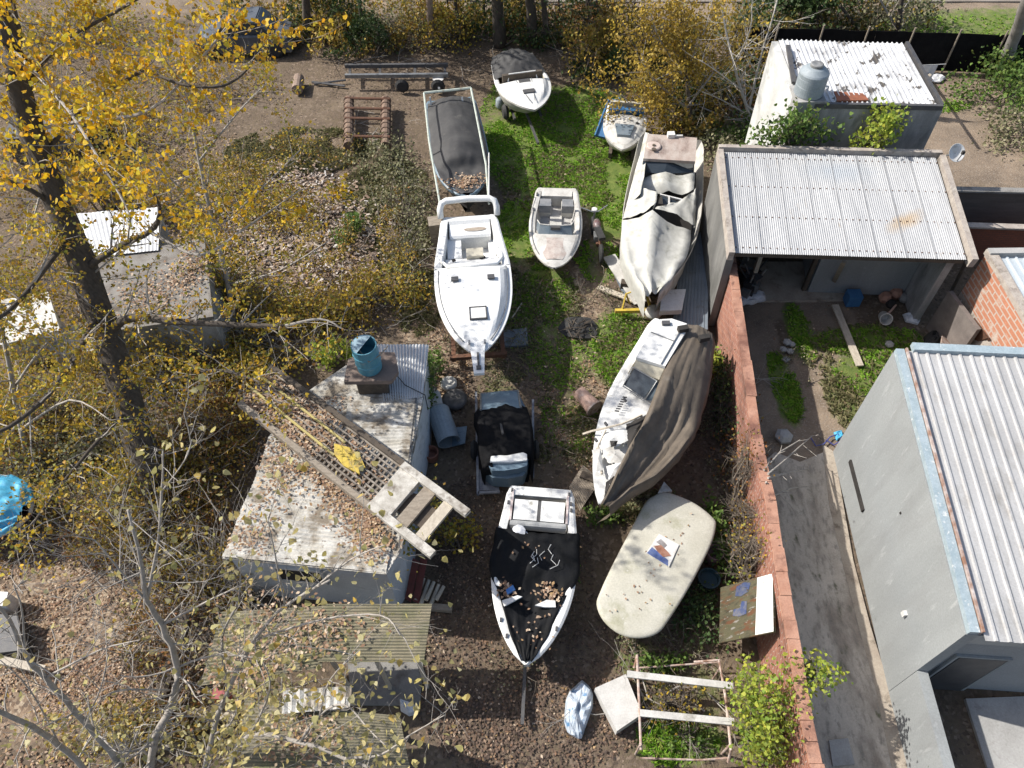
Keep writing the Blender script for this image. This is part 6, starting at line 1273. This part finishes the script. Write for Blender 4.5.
tree('young_poplar', 'slim poplar with olive-yellow leaves spreading behind the hut',
     [([(235, 330, 0), (225, 270, 2), (205, 190, 4), (190, 110, 5.8), (180, 50, 7.2)], .09, .03),
      ([(228, 285, 1.5), (280, 270, 2.6), (330, 240, 3.4)], .04, .012), ([(215, 230, 3), (260, 190, 4), (300, 150, 4.8)], .035, .012), ([(210, 215, 3.4), (160, 170, 4.6), (120, 140, 5.2)], .035, .012),
      ([(200, 160, 4.8), (240, 110, 5.6), (270, 80, 6.0)], .03, .012)], M['bark_lt'], M['olive_gold'], 2800, .085, lvl=2, kids=3, tl=1.1, every=.34, spread=.10)
tree('young_poplar', 'slim poplar with thin yellow-olive leaves left of the big poplar trunk',
     [([(30, 470, 0), (15, 400, 2), (0, 320, 4), (-15, 250, 5.5)], .08, .03), ([(20, 430, 1.2), (70, 400, 2.4), (110, 420, 3)], .04, .012), ([(12, 390, 2.2), (50, 340, 3.4), (90, 330, 4)], .035, .012), ([(0, 330, 3.8), (40, 270, 5), (60, 220, 5.8)], .03, .01)],
     M['bark_lt'], M['olive_gold'], 3200, .085, lvl=2, kids=3, tl=1.1, every=.34, spread=.10)
# bare young trees in the lower left foreground
tree('bare_sapling', 'bare pale grey sapling with a forked top standing over the leaf litter', [([(150, 800, .0), (153, 745, 2.0), (172, 705, 3.2), (177, 665, 4.4), (162, 625, 5.6), (147, 600, 6.3), (140, 560, 7.2), (128, 510, 8.0)], .085, .02),
    ([(147, 600, 6.3), (158, 540, 7.4), (162, 490, 8.2), (163, 450, 8.8)], .03, .01), ([(175, 668, 4.3), (215, 655, 4.9), (260, 658, 5.2)], .022, .008), ([(162, 625, 5.6), (200, 605, 6.2), (240, 585, 6.6)], .022, .008), ([(170, 690, 3.6), (120, 690, 4.4), (100, 700, 4.8)], .02, .008),
    ([(150, 605, 6.2), (120, 570, 7), (95, 540, 7.6)], .022, .008), ([(163, 490, 8.2), (185, 460, 8.8), (192, 440, 9.1)], .012, .006)], M['bark_lt'], M['paleleaf'], 260, .10, kids=3, lvl=3, tl=.95, every=.34, spread=.12)
tree('bare_sapling', 'bare grey sapling slanting across the lower left corner', [([(160, 830, .0), (118, 762, 2.4), (85, 722, 3.8), (45, 678, 5.2), (25, 655, 5.9), (12, 625, 6.6), (-4, 600, 7.2)], .075, .02),
    ([(25, 655, 5.9), (22, 610, 6.8), (14, 585, 7.3)], .02, .008), ([(45, 678, 5.2), (100, 650, 6), (140, 640, 6.4)], .018, .007), ([(85, 722, 3.8), (100, 690, 4.8), (108, 655, 5.6)], .018, .007)], M['bark_lt'], M['paleleaf'], 120, .10, kids=3, lvl=3, tl=.9, every=.45, spread=.12)
tree('bare_sapling', 'bare grey sapling leaning out of the picture at the bottom left edge', [([(110, 830, .0), (92, 780, 2.2), (60, 745, 3.6), (20, 720, 5), (-30, 700, 6)], .07, .03), ([(60, 745, 3.6), (30, 690, 5), (0, 660, 5.8)], .018, .007)], M['bark_lt'], M['paleleaf'], 60, .12, kids=2, lvl=2, tl=.7, every=.6, spread=.12)
tree('young_birch', 'thin pale tree with sparse yellow-green leaves over the mossy roofs', [([(196, 810, .0), (212, 735, 2.5), (228, 690, 3.8), (255, 640, 5.2), (285, 605, 6.2), (330, 580, 7)], .06, .014),
    ([(228, 690, 3.8), (222, 640, 5.2), (238, 600, 6.2), (240, 560, 7)], .028, .008), ([(255, 640, 5.2), (320, 620, 6), (380, 615, 6.6), (400, 635, 6.8)], .022, .007), ([(212, 735, 2.5), (235, 715, 3.4), (240, 640, 5)], .022, .008),
    ([(285, 605, 6.2), (275, 555, 7.2), (268, 520, 7.8)], .018, .006), ([(300, 600, 6.4), (350, 560, 7.2), (385, 545, 7.7)], .018, .006)], M['bark_lt'], M['paleleaf'], 520, .105, kids=2, lvl=3, tl=.9, every=.4, spread=.16)
tree('young_birch', 'thin tree with a pale horizontal bough at the bottom edge by the low shelter', [([(225, 830, .0), (232, 765, 2.8), (250, 735, 4), (300, 742, 4.4), (345, 758, 4.5), (385, 775, 4.6)], .06, .02),
    ([(300, 742, 4.4), (320, 715, 5.2), (345, 705, 5.6), (370, 730, 5.7), (385, 745, 5.8)], .024, .008), ([(345, 758, 4.5), (380, 755, 5), (410, 735, 5.5), (445, 715, 6)], .022, .007), ([(250, 735, 4), (270, 690, 5.4), (262, 660, 6)], .022, .008), ([(320, 715, 5.2), (330, 680, 6), (360, 650, 6.6)], .018, .006)], M['bark_lt'], M['paleleaf'], 800, .105, kids=2, lvl=3, tl=.85, every=.36, spread=.17)
# yellow and bare trees at the back
tree('yellow_tree', 'bushy yellow-brown tree above the small blue-trimmed boat', [([(690, 130, 0), (688, 95, 1.2), (684, 50, 2.8), (680, 5, 4.4)], .12, .03), ([(689, 110, .7), (655, 80, 2), (635, 50, 3)], .05, .015), ([(689, 105, .9), (715, 70, 2.2), (735, 40, 3.2)], .05, .015), ([(686, 80, 1.8), (660, 40, 3.4), (650, 10, 4.4)], .04, .012), ([(686, 70, 2.0), (705, 30, 3.8), (712, 0, 4.6)], .04, .012), ([(690, 120, .4), (640, 110, 1.2), (622, 95, 1.8)], .04, .012)],
     M['bark_md'], M['amber'], 9000, .10, lvl=2, tl=1.3, every=.22, spread=.2)
tree('bare_tree', 'bare whitish tree with forking branches beside the white shed', [([(752, 128, 0), (748, 112, .8), (738, 80, 2.2), (728, 40, 3.8), (722, 10, 4.8)], .08, .02), ([(748, 112, .8), (760, 60, 2.8), (772, 20, 4.2), (780, -10, 5)], .05, .015), ([(742, 90, 1.8), (715, 70, 2.8), (700, 60, 3.2)], .03, .01), ([(735, 65, 2.7), (750, 30, 4.2), (752, 5, 5)], .03, .01), ([(750, 118, .5), (772, 90, 1.8), (785, 60, 2.8)], .03, .01), ([(748, 115, .6), (722, 100, 1.4), (702, 92, 1.8)], .03, .01)],
     mat('whitish_bark', (.62, .57, .5), (.5, .46, .40), 5, .9), M['paleleaf'], 60, .08, kids=3, lvl=2, tl=1.3, every=.3, spread=.1, cat='tree')
tree('fallen_branch', 'long dry branch lying from the scrub to the tarpaulin boat', [([(770, 125, .1), (745, 122, .4), (720, 115, .6), (690, 102, .9)], .06, .02), ([(745, 122, .4), (735, 100, .9), (725, 85, 1.2)], .03, .01)], M['bark_lt'], M['paleleaf'], 0, .1, lvl=2, tl=.8, every=.5, cat='branch')
for i, (px, lb, r) in enumerate(((432, 'pale trunked tree at the back fence, leftmost by the yellow bush', .16), (500, 'broad dark trunk just behind the iron fence', .30), (533, 'dark mossy trunk right of the broad dark trunk', .24), (547, 'slim dark trunk close to the mossy trunk', .15), (458, 'slim trunk before the left end of the iron fence', .1), (308, 'dark leaning trunk at the back by the derelict car', .2), (362, 'thin grey trunk in the scrub at the back', .1), (590, 'thin dark trunk before the right end of the iron fence', .12))):
    y = 45 if i < 4 else 40
    tree('back_tree', lb, [([(px, y, 0), (px - 2, y - 35, 1.6), (px - 6, y - 90, 4), (px - 12, y - 160, 7)], r, r * .6), ([(px - 3, y - 50, 2.2), (px - 40, y - 80, 3.6), (px - 60, y - 110, 4.6)], r * .3, .02), ([(px - 4, y - 60, 2.8), (px + 30, y - 90, 4), (px + 50, y - 130, 5)], r * .3, .02)],
         M['bark'] if i else mat('pinkish_bark', (.42, .31, .24), (.25, .18, .14), 5, .9), M['olive_gold'] if i % 2 else M['darkleaf'], 1500, .11, lvl=2, tl=1.5, every=.5, spread=.3, group='trees along the back fence', tstart=.5)
tree('street_tree', 'thick grey leaning trunk at the upper right edge', [([(1000, 75, 0), (1012, 45, 1.4), (1030, -5, 3.6), (1050, -70, 6)], .26, .2)], mat('grey_bark', (.28, .26, .235), (.2, .185, .165), 4, .9), M['greyleaf'], 0, .1, trunk_twigs=False)
tree('street_tree', 'slim dark tree on the lane side behind the white shed roof', [([(897, 40, 0), (900, 15, 1.2), (906, -30, 3), (912, -90, 6)], .12, .06), ([(898, 30, .5), (880, 0, 1.8), (860, -40, 3.2)], .05, .02)], M['bark'], M['olive_gold'], 700, .1, tl=1.4, every=.5, spread=.3)
tree('fallen_tree', 'leaning dark branch against the screen fence behind the shed', [([(862, 36, 0), (852, 22, .8), (840, 5, 1.6)], .08, .05)], M['bark'], None, 0, .1, trunk_twigs=False)
# shrubs
S_ = shrub
shrub('overhanging_bush', 'golden leafy bush crowding the front of the small slab-roofed shed', 160, 372, 1.8, .8, 2.3, 2600, 'amber', .085, 36, tight=.24, clumps=26)
shrub('overhanging_bush', 'olive leafy bush between the small shed and the rubbish heap', 228, 300, .8, 1.2, 2.6, 1700, 'olive_gold', .085, 30, tight=.24, clumps=20)
shrub('overhanging_bush', 'yellow leafy bush behind the white sheets of the small shed', 120, 215, 2.0, .7, 2.8, 1900, 'amber', .085, 30, tight=.24, clumps=24)
S_('laurel', 'dark glossy green bush over the screen fence behind the shed', 805, 30, 2.4, 1.5, 2.4, 3000, 'darkleaf', .16, 16)
S_('weeping_bush', 'grey-olive drooping bush on the lane behind the white shed', 865, 30, 2.4, 1.2, 2.0, 1900, 'greyleaf', .13, 14)
S_('palm_bush', 'green bush under the thick grey trunk at the right edge', 1005, 105, 1.5, 2.0, 1.3, 2600, 'greenleaf', .12, 12)
S_('palm_bush', 'olive bush at the right edge below the green one', 1015, 140, .9, 1.2, .9, 900, 'greyleaf', .11, 8)
S_('yellow_bush', 'golden bush before the left end of the iron fence', 450, 46, 1.2, .9, 1.8, 1500, 'olive_gold', .10, 14)
S_('yellow_bush', 'golden scrub bush at the back by the derelict car', 350, 22, 2.2, 1.2, 2.0, 1900, 'olive_gold', .11, 16)
S_('scrub_bush', 'grey-green scrub in front of the iron fence, left part', 400, 40, 1.4, 1.0, 1.5, 1300, 'greyleaf', .10, 14)
S_('scrub_bush', 'ivy-dark scrub along the iron fence behind the furthest runabout', 520, 42, 1.6, .8, 1.7, 1700, 'darkleaf', .11, 12)
S_('scrub_bush', 'brownish scrub right of the dark trunks at the iron fence', 580, 42, 1.6, .9, 1.6, 1500, 'brownleaf', .10, 14)
S_('scrub_bush', 'tangled brown scrub between the yellow tree and the bare tree', 725, 108, 1.6, 1.2, 1.1, 900, 'brownleaf', .09, 26)
S_('scrub_bush', 'mixed green scrub between the tarpaulin boat and the garage', 716, 150, .8, 1.4, 1.0, 1500, 'greyleaf', .10, 12)
S_('scrub_bush', 'low green weeds at the back corner of the garage', 735, 138, .9, .7, .9, 1000, 'greenleaf', .10, 8)
S_('scrub_bush', 'scrub with brown leaves behind the small blue-trimmed boat', 645, 100, .9, .8, 1.2, 900, 'olive_gold', .09, 10)
g0 = P(785, 150, 3.3); 
def roofplant(px, py, h, rx, hh, n, lb, leaf='greenleaf'):
    p = P(px, py, h); c0 = P(px, py, 0); t = shrub('roof_plant', lb, px, py, rx, .45, hh, n, leaf, .12, 14, 'bark_md', 12, 0, 'plants growing between shed and garage')
    t.location = (p.x, p.y, h); return t
roofplant(782, 152, 3.0, .95, 1.4, 1100, 'leafy plant growing at the tank corner between shed and garage')
roofplant(868, 150, 3.1, .6, 1.4, 700, 'upright yellow-green plant against the middle of the stained shed wall', 'limeleaf')
S_('vine', 'bright yellow-green climber spilling over the near end of the brick wall', 774, 706, .5, .8, 2.6, 2700, 'limeleaf', .08, 34, tight=.3, clumps=26, ph=1.9)
S_('vine', 'light green spray of the climber reaching over the driveway', 812, 668, .42, .34, .75, 420, 'limeleaf', .085, 12, z0=1.6, tight=.36, ph=2.2)
S_('bramble', 'dry reddish bramble leaning on the brick wall beside the beige hull', 752, 478, .35, 1.1, 2.3, 900, 'brownleaf', .06, 90, 'bark_md', ph=1.6)
S_('bramble', 'brown bramble tangle in the shade right of the brown-tarp boat', 728, 440, .55, 1.6, 1.0, 900, 'brownleaf', .07, 40)
S_('bramble', 'dry bare tangle at the brick wall behind the painted board', 758, 545, .35, .8, 2.1, 500, 'olive_gold', .06, 70, ph=1.6)
S_('bramble', 'dark leafy tangle hiding the foot of the brick wall beside the brown-tarp boat', 722, 420, .3, 1.2, 1.5, 900, 'darkleaf', .07, 40)
S_('weed', 'green weeds beside the right edge of the beige hull', 718, 545, .35, .8, .7, 700, 'greenleaf', .10, 8, group='weeds')
S_('weed', 'green weeds behind the rusty metal frame', 662, 666, .4, .25, .4, 450, 'greenleaf', .09, 10, group='weeds')
S_('weed', 'dry and green weeds growing through the rusty metal frame', 672, 705, .6, .5, .7, 220, 'olive_gold', .07, 34, group='weeds')
S_('weed', 'dark green weeds under the near plank of the metal frame', 690, 738, .5, .3, .3, 300, 'greenleaf', .07, 10, group='weeds')
S_('weed', 'dark undergrowth between beige hull and painted board', 700, 610, .6, .8, .5, 900, 'darkleaf', .08, 10, group='weeds')
S_('weed', 'weeds at the bow of the brown-tarp boat', 604, 520, .35, .25, .35, 380, 'greenleaf', .09, 6, group='weeds')
S_('weed', 'dry and green weeds between brown-tarp boat and beige hull', 640, 495, .6, .4, .35, 500, 'greyleaf', .08, 8, group='weeds')
S_('weed', 'green clump at the foot of the brick wall near the sheets', 717, 368, .2, .35, .5, 300, 'limeleaf', .10, 6, group='weeds')
S_('weed', 'bright green bush at the back corner of the hut', 338, 362, .42, .35, .9, 800, 'limeleaf', .09, 8, group='weeds')
S_('creeper', 'narrow dark green creeper climbing the right side of the hut', 431, 405, .16, .8, 1.8, 900, 'greenleaf', .08, 12, tight=.3)
S_('weed', 'green tuft between hut and cruiser bow', 436, 372, .25, .6, .7, 600, 'greenleaf', .08, 8, group='weeds')
S_('weed', 'yellow-green plant under the tip of the slatted frame', 455, 545, .5, .4, .9, 420, 'olive_gold', .09, 14, group='weeds')
S_('scrub_bush', 'grey-green brush left of the mesh-covered boat', 400, 215, 1.2, 1.6, .8, 1500, 'greyleaf', .08, 40)
S_('scrub_bush', 'green brush beside the rusty cradle', 385, 165, .9, 1.2, .6, 1400, 'greyleaf', .09, 12)
S_('scrub_bush', 'small green bush in the rubbish heap behind the hut', 348, 238, .4, .6, .7, 600, 'greenleaf', .09, 8)
S_('scrub_bush', 'olive-yellow thicket behind the hut roof', 300, 318, 1.6, 1.0, 1.2, 2600, 'olive_gold', .085, 26)
S_('scrub_bush', 'yellowish thicket left of the cruiser', 385, 300, 1.0, .9, .9, 1500, 'olive_gold', .085, 18)
S_('scrub_bush', 'green-brown brush beside the cruiser hull', 410, 262, .6, 1.4, .6, 900, 'greyleaf', .085, 14)
S_('scrub_bush', 'russet thicket left of the hut roof', 215, 440, 1.3, 1.6, 1.3, 2600, 'brownleaf', .08, 40)
S_('scrub_bush', 'olive thicket around the foot of the poplar', 150, 520, 1.4, 1.2, 1.3, 2200, 'olive_gold', .085, 30)
S_('scrub_bush', 'olive thicket at the left edge above the blue tarpaulin', 40, 420, 2.0, 1.4, 1.5, 2400, 'olive_gold', .085, 28)
S_('scrub_bush', 'green-olive thicket left of the poplar foot', 85, 470, 1.4, 1.3, 1.2, 1900, 'greyleaf', .085, 24)
S_('scrub_bush', 'olive thicket behind the upper hut edge', 260, 385, 1.0, .9, 1.2, 1600, 'olive_gold', .085, 20)
S_('scrub_bush', 'yellow-olive brush on the slope behind the small shed', 240, 210, 2.2, 1.6, .9, 2600, 'olive_gold', .085, 20)
S_('scrub_bush', 'golden brush beyond the small shed under the poplar', 120, 130, 3.0, 2.2, 1.2, 2600, 'olive_gold', .10, 22)
S_('scrub_bush', 'golden brush at the upper left corner', 70, 40, 3.2, 2.2, 1.6, 2200, 'olive_gold', .11, 22)
S_('scrub_bush', 'twiggy thicket in front of the hut window', 190, 575, .9, .9, 1.2, 700, 'olive_gold', .085, 40)
S_('scrub_bush', 'twiggy brush over the floor by the low shelter', 275, 715, 1.2, .8, 1.5, 650, 'paleleaf', .10, 30, 'bark_lt')
S_('scrub_bush', 'pale brush at the bottom left between the saplings', 150, 745, 1.6, .6, .8, 900, 'paleleaf', .10, 30, 'bark_lt')
S_('scrub_bush', 'dry brush in the shade below the small shed', 195, 365, 1.4, .7, .9, 1300, 'brownleaf', .085, 26)
S_('dry_shrub', 'bare dark shrub growing against the grey house wall', 886, 585, .3, .7, 1.9, 40, 'brownleaf', .05, 12, 'bark_md')
S_('dry_shrub', 'little dark weed by the low grey garden wall', 925, 775, .2, .3, 1.0, 120, 'darkleaf', .07, 8)
# ---------------------------------------------------------------- ground cover (nobody could count it)
def scatter(name, m, n, areas, size, dense=None, z=.012):
    mb = MB(); ws = [a[4] for a in areas]
    for k in range(n):
        px, py, rx, ry, _ = random.choices(areas, ws)[0]; c = P(px, py, 0); r = math.sqrt(random.random()); a = random.uniform(0, 6.28)
        x, y = c.x + rx * r * math.cos(a), c.y + ry * r * math.sin(a)
        if dense and noise.noise(Vector((x * dense, y * dense, 2))) < random.uniform(-.45, .25): continue
        s = size * random.uniform(.5, 1.3); a = random.uniform(0, 6.28); u = Vector((math.cos(a), math.sin(a), random.uniform(-.4, .4))) * s; v = Vector((-math.sin(a), math.cos(a), random.uniform(-.4, .4))) * s * .65; p = Vector((x, y, gz(x, y) + z + random.uniform(.0, .05)))
        mb.face([p - u * .5, p + v * .5 - Vector((0, 0, .01)), p + u * .55, p - v * .5])
    tag(mb.build(name, m), kind='stuff')
scatter('fallen_leaves', M['litter'], 46000, [(70, 620, 2.6, 2.4, 5), (30, 560, 2.2, 1.6, 3), (130, 660, 1.6, 1.8, 3), (60, 720, 2.4, 1.2, 2), (180, 600, 1, 1.4, 1.2), (280, 220, 2.4, 2.2, 4), (330, 250, 1.6, 2.2, 2.5), (180, 180, 3.5, 3, 2), (445, 370, .7, 1.8, 1.2), (590, 435, .9, 1.2, 1.0), (650, 505, .9, .5, .6), (60, 480, 2.5, 1.5, 2), (240, 500, 1.2, 2, 1), (110, 120, 5, 4, 1.5), (580, 400, .9, 1.6, .5)], .066, .9)
scatter('rotting_leaves', M['litter_dk'], 16000, [(480, 640, 1.6, 2.6, 4), (540, 720, 2.2, 1.0, 2.5), (470, 540, .9, 1.8, 2), (560, 560, .8, 2, 1.2), (500, 380, 1.6, 2.6, 1.6), (545, 330, 1.6, 2.2, 1.2), (620, 660, 1.2, 1, 1), (720, 480, .8, 3, 1), (420, 80, 4, 2.5, 1.2), (600, 80, 3, 2, 1)], .07)
scatter('bright_fallen_leaves', M['litter'], 2200, [(490, 640, 1.6, 2.6, 2), (540, 720, 2.2, 1.0, 1.5), (480, 540, .9, 1.8, 1), (560, 460, 1.2, 2.4, 1.2), (540, 330, 1.8, 2.4, 1), (520, 200, 2, 4, 1), (850, 340, 2.2, 1.5, .5), (600, 300, 2, 3, 1)], .07)
mb = MB()
for tag_, pts_, h_, n_ in (('hut', [(300, 430, .8, 1.2, 2), (345, 490, .5, .6, 3), (330, 465, .7, .5, 3), (280, 470, .4, .9, 2), (365, 525, .35, .4, 3), (250, 535, .5, .5, 1), (320, 395, .6, .4, 1.5), (375, 545, .4, .4, 1)], 2.21, 3000), ('moss', [(270, 640, .9, .7, 2), (240, 670, .5, .4, 1), (330, 630, .7, .4, .8)], 2.05, 900), ('low', [(300, 740, .7, .5, 1)], 1.72, 300), ('shed', [(150, 300, 1.0, .8, 1), (190, 270, .5, .8, 1)], 2.27, 900)):
    ws = [a[4] for a in pts_]
    for k in range(n_):
        px, py, rx, ry, _ = random.choices(pts_, ws)[0]; c = P(px, py, h_); p = c + Vector((random.gauss(0, rx * .6), random.gauss(0, ry * .6), random.uniform(.02, .07)))
        a = random.uniform(0, 6.28); s = .085 * random.uniform(.6, 1.3); u = Vector((math.cos(a), math.sin(a), random.uniform(-.3, .3))) * s; v = Vector((-math.sin(a), math.cos(a), random.uniform(-.3, .3))) * s * .6
        q = [p - u * .5, p + v * .5, p + u * .5, p - v * .5]
        lim = [(222, 556), (385, 571), (402, 545), (412, 460), (420, 398), (300, 398), (268, 440)] if tag_ == 'hut' else None
        if lim:
            L2 = PP(lim, h_); ins = False; j = len(L2) - 1
            for i in range(len(L2)):
                if ((L2[i].y > p.y) != (L2[j].y > p.y)) and (p.x < (L2[j].x - L2[i].x) * (p.y - L2[i].y) / (L2[j].y - L2[i].y) + L2[i].x): ins = not ins
                j = i
            if not ins: continue
        mb.face(q)
tag(mb.build('roof_leaf_litter', M['litter']), kind='stuff')
def blades(name, m, n, areas, h, dense=1.2):
    mb = MB(); ws = [a[4] for a in areas]
    for k in range(n):
        px, py, rx, ry, _ = random.choices(areas, ws)[0]; c = P(px, py, 0); r = math.sqrt(random.random()); a = random.uniform(0, 6.28); x, y = c.x + rx * r * math.cos(a), c.y + ry * r * math.sin(a)
        if noise.noise(Vector((x * dense, y * dense, 7))) < random.uniform(-.4, .25): continue
        p = Vector((x, y, gz(x, y) - .01))
        for _ in range(3):
            b = random.uniform(0, 6.28); hh = h * random.uniform(.5, 1.3); d = Vector((math.cos(b), math.sin(b), 0)); s = Vector((-math.sin(b), math.cos(b), 0)) * .024
            q = p + Vector((random.gauss(0, .03), random.gauss(0, .03), 0)); mb.face([q - s, q + s, q + d * hh * .45 + Vector((0, 0, hh * .5)) + s * .6, q + d * hh * 1.0 + Vector((0, 0, hh * .45)), q + d * hh * .45 + Vector((0, 0, hh * .5)) - s * .5])
    tag(mb.build(name, m), kind='stuff')
blades('grass', M['grassm'], 21000, [(520, 230, .8, 1.6, 1.3), (545, 290, .9, 1.2, 1.6), (560, 350, .9, 1.4, 1.0), (570, 420, .8, 1, .5), (515, 320, .5, 1.0, .6), (500, 120, .8, 2.4, 1), (590, 125, 1.7, 2.6, 4), (575, 175, 2.2, 1.6, 4), (520, 150, 1.2, 2.4, 2), (560, 115, 1.6, 2, 3), (610, 185, .9, 2.2, 2), (625, 350, 1.0, 1.5, 2), (640, 395, .7, .8, .8), (870, 340, 1.6, .5, 1.6), (875, 375, 1.2, .7, 1.2), (785, 385, .35, 1.2, 1), (800, 330, .3, 1.1, .6), (600, 260, .7, 1.0, .8), (990, 30, 6, 1.4, 1.5), (930, 105, 1.6, .5, .4), (680, 740, .9, .5, .6), (560, 560, .5, .8, .3)], .12)
blades('dry_grass', M['drygrass'], 15000, [(590, 125, 1.9, 3, 1.5), (560, 180, 2.2, 1.8, 1.5), (540, 400, 1.6, 2, .8), (640, 360, 1.2, 1.6, 1), (870, 355, 1.8, 1.2, 1), (385, 190, 1.6, 1.8, 2.5), (300, 150, 2.8, 1.4, 5), (420, 300, .8, 1.4, 1), (540, 300, 1.2, 2.0, 1), (590, 430, .8, 1.2, .8), (760, 25, 5, 1.4, 1.5), (330, 15, 8, 2, 1.5), (400, 240, 1.0, 1.6, 1.5), (560, 20, 6, 1.2, 1), (60, 450, 2.5, 1.5, 1), (640, 510, .8, .4, .4), (845, 400, .5, 1.0, .5), (200, 420, 1.6, 2, 1)], .16)
def undergrowth(name, m, n, areas, size, hmax, dense, thr, bark, ntw, flat=.5):
    """tangled low brush: leafy clumps of varied height with bare stems poking through"""
    mb = MB(); tw = MB(); ws = [a[4] for a in areas]; tips = []; k = 0; tries = 0
    while k < n and tries < n * 6:
        tries += 1
        px, py, rx, ry, _ = random.choices(areas, ws)[0]; c = P(px, py, 0); r = math.sqrt(random.random()); a = random.uniform(0, 6.28); x, y = c.x + rx * r * math.cos(a), c.y + ry * r * math.sin(a)
        d = noise.noise(Vector((x * dense, y * dense, 5))) + .5 * noise.noise(Vector((x * dense * 2.7, y * dense * 2.7, 9)))
        if d < thr + random.uniform(-.12, .12): continue
        hh = hmax * min(1, (d - thr) * 1.5 + .15); z = hh * random.random() ** flat; k += 1
        leafq(mb, Vector((x, y, z + .03)), size * random.uniform(.5, 1.35), .5)
        if k % max(1, n // ntw) == 0:
            p = Vector((x, y, 0)); twig(tw, p, Vector((random.gauss(0, .7), random.gauss(0, .7), 1)), max(.5, hh) * random.uniform(.9, 1.9), random.uniform(.007, .018), 1, tips, kids=2, up=.05)
    tag(mb.build(name, m), kind='stuff'); tag(tw.build(name + '_stems', bark), kind='stuff')
LEFT = [(285, 215, 1.6, 1.2, .8), (330, 260, 1.0, 1.2, .5), (60, 60, 4, 3, 2), (140, 110, 3.5, 2.5, 2), (40, 180, 3, 2.5, 2), (200, 190, 2.5, 1.6, 1.4), (30, 290, 2.2, 2.4, 1.8), (60, 400, 2.4, 2.2, 2.4), (150, 420, 2, 2, 2), (230, 380, 1.6, 1.4, 1.6), (220, 460, 1.0, 1.8, 1.6), (150, 520, 1.6, 1.4, 1.6), (250, 330, 2.4, 1.2, 2), (350, 310, 1.8, 1.0, 1.6), (220, 90, 2.6, 1.4, .7), (190, 560, .8, .8, .6), (30, 520, 1.4, 1.2, .8), (225, 260, 1.0, 1.2, .5), (405, 240, .8, 1.8, .8), (310, 160, 2, 1.0, .6), (130, 735, 1.6, .6, .6)]
LOW = [(200, 460, 1.2, 1.4, 2), (190, 540, 1.2, 1.2, 2), (235, 590, .8, .9, 1.2), (120, 545, 1.2, .8, 1.2), (225, 400, 1.2, 1.2, 1.6), (60, 440, 2, 1.2, 1.4), (280, 350, 1.6, .8, 1.2), (170, 640, .9, .9, .8), (200, 700, .9, .8, .8)]
undergrowth('russet_undergrowth', M['brownleaf'], 9000, LOW, .07, 1.1, .6, -.1, M['bark_md'], 500)
undergrowth('twiggy_undergrowth', M['under'], 5000, LOW, .075, 1.3, .5, -.3, M['bark_lt'], 700, .4)
undergrowth('undergrowth', M['under'], 26000, LEFT, .075, 1.25, .55, -.12, M['bark_md'], 520)
undergrowth('pale_bramble', M['amber'], 9000, LEFT, .075, 1.5, .8, .12, M['bark_lt'], 520)
BACK = [(300, 28, 3.5, 1.6, 2), (400, 35, 3, 1.4, 2.2), (480, 30, 2.5, 1.2, 1.6), (560, 36, 2.6, 1.2, 2), (640, 60, 2.2, 1.4, 1.6), (720, 95, 2, 1.4, 1.6), (690, 130, 1.2, .9, 1), (600, 75, 1.6, .8, .8), (350, 50, 2.4, 1.0, 1), (840, 25, 4, 1.6, 1.6), (760, 40, 2, 1.4, 1)]
undergrowth('back_scrub', M['under'], 24000, BACK, .11, 2.0, .5, -.15, M['bark_md'], 420)
undergrowth('back_evergreen_scrub', M['darkleaf'], 12000, BACK, .12, 2.4, .45, .12, M['bark_md'], 120)
undergrowth('lane_weeds', M['greyleaf'], 5000, [(530, 300, 1, 2, 1), (500, 350, .8, 1.6, 1), (600, 300, 1, 1.6, 1), (640, 400, .8, 1.2, 1), (570, 440, .8, 1, .6), (720, 430, .6, 2.4, 2), (740, 540, .5, 1.4, 1.4), (660, 640, 1, .6, .8), (690, 700, .8, .8, .6), (520, 640, .7, 1.6, .4), (790, 350, .4, 1.6, .6), (450, 350, .5, 1.4, .7)], .055, .28, 1.1, .08, M['bark_md'], 160)
mb = MB()
for k in range(4600):
    px, py, rx, ry, _ = random.choices([(265, 215, 2.4, 1.8, 3), (325, 250, 1.7, 2.0, 2), (235, 245, 1.4, 1.0, 1.5), (300, 190, 1.4, 1.0, 1)], [3, 2, 1.5, 1])[0]; c = P(px, py, 0); p = c + Vector((random.gauss(0, rx * .6), random.gauss(0, ry * .6), .02 + random.random() * .07))
    R3 = Matrix.Rotation(random.uniform(0, 6.28), 3, 'Z') @ Matrix.Rotation(random.gauss(0, .35), 3, 'X'); mb.box(p, (random.uniform(.02, .09), random.uniform(.05, .32) * random.random() + .03, random.uniform(.008, .03)), M=R3)
tag(mb.build('rubbish_litter', M['rubble']), kind='stuff')
mb = MB(); tips = []
for k in range(150):
    px, py, rx, ry = random.choice([(400, 50, 3, 1.5), (600, 70, 2.6, 1.2), (720, 110, 1.6, 1), (330, 40, 2, 1.2), (370, 130, .8, 1.4), (400, 230, 1, 1.8), (330, 320, 2, .8), (210, 400, 2, 2), (120, 600, 2.4, 2), (735, 460, .7, 2.2), (250, 340, 2, 1), (660, 700, .7, .5)]); c = P(px, py, 0); p = c + Vector((random.gauss(0, rx * .6), random.gauss(0, ry * .6), .04)); a = random.uniform(0, 6.28)
    twig(mb, p, Vector((math.cos(a), math.sin(a), random.uniform(0, .25))), random.uniform(.6, 1.6), random.uniform(.008, .022), 2, tips, kids=2, up=.02)
tag(mb.build('dead_twig_litter', M['bark_lt']), kind='stuff')
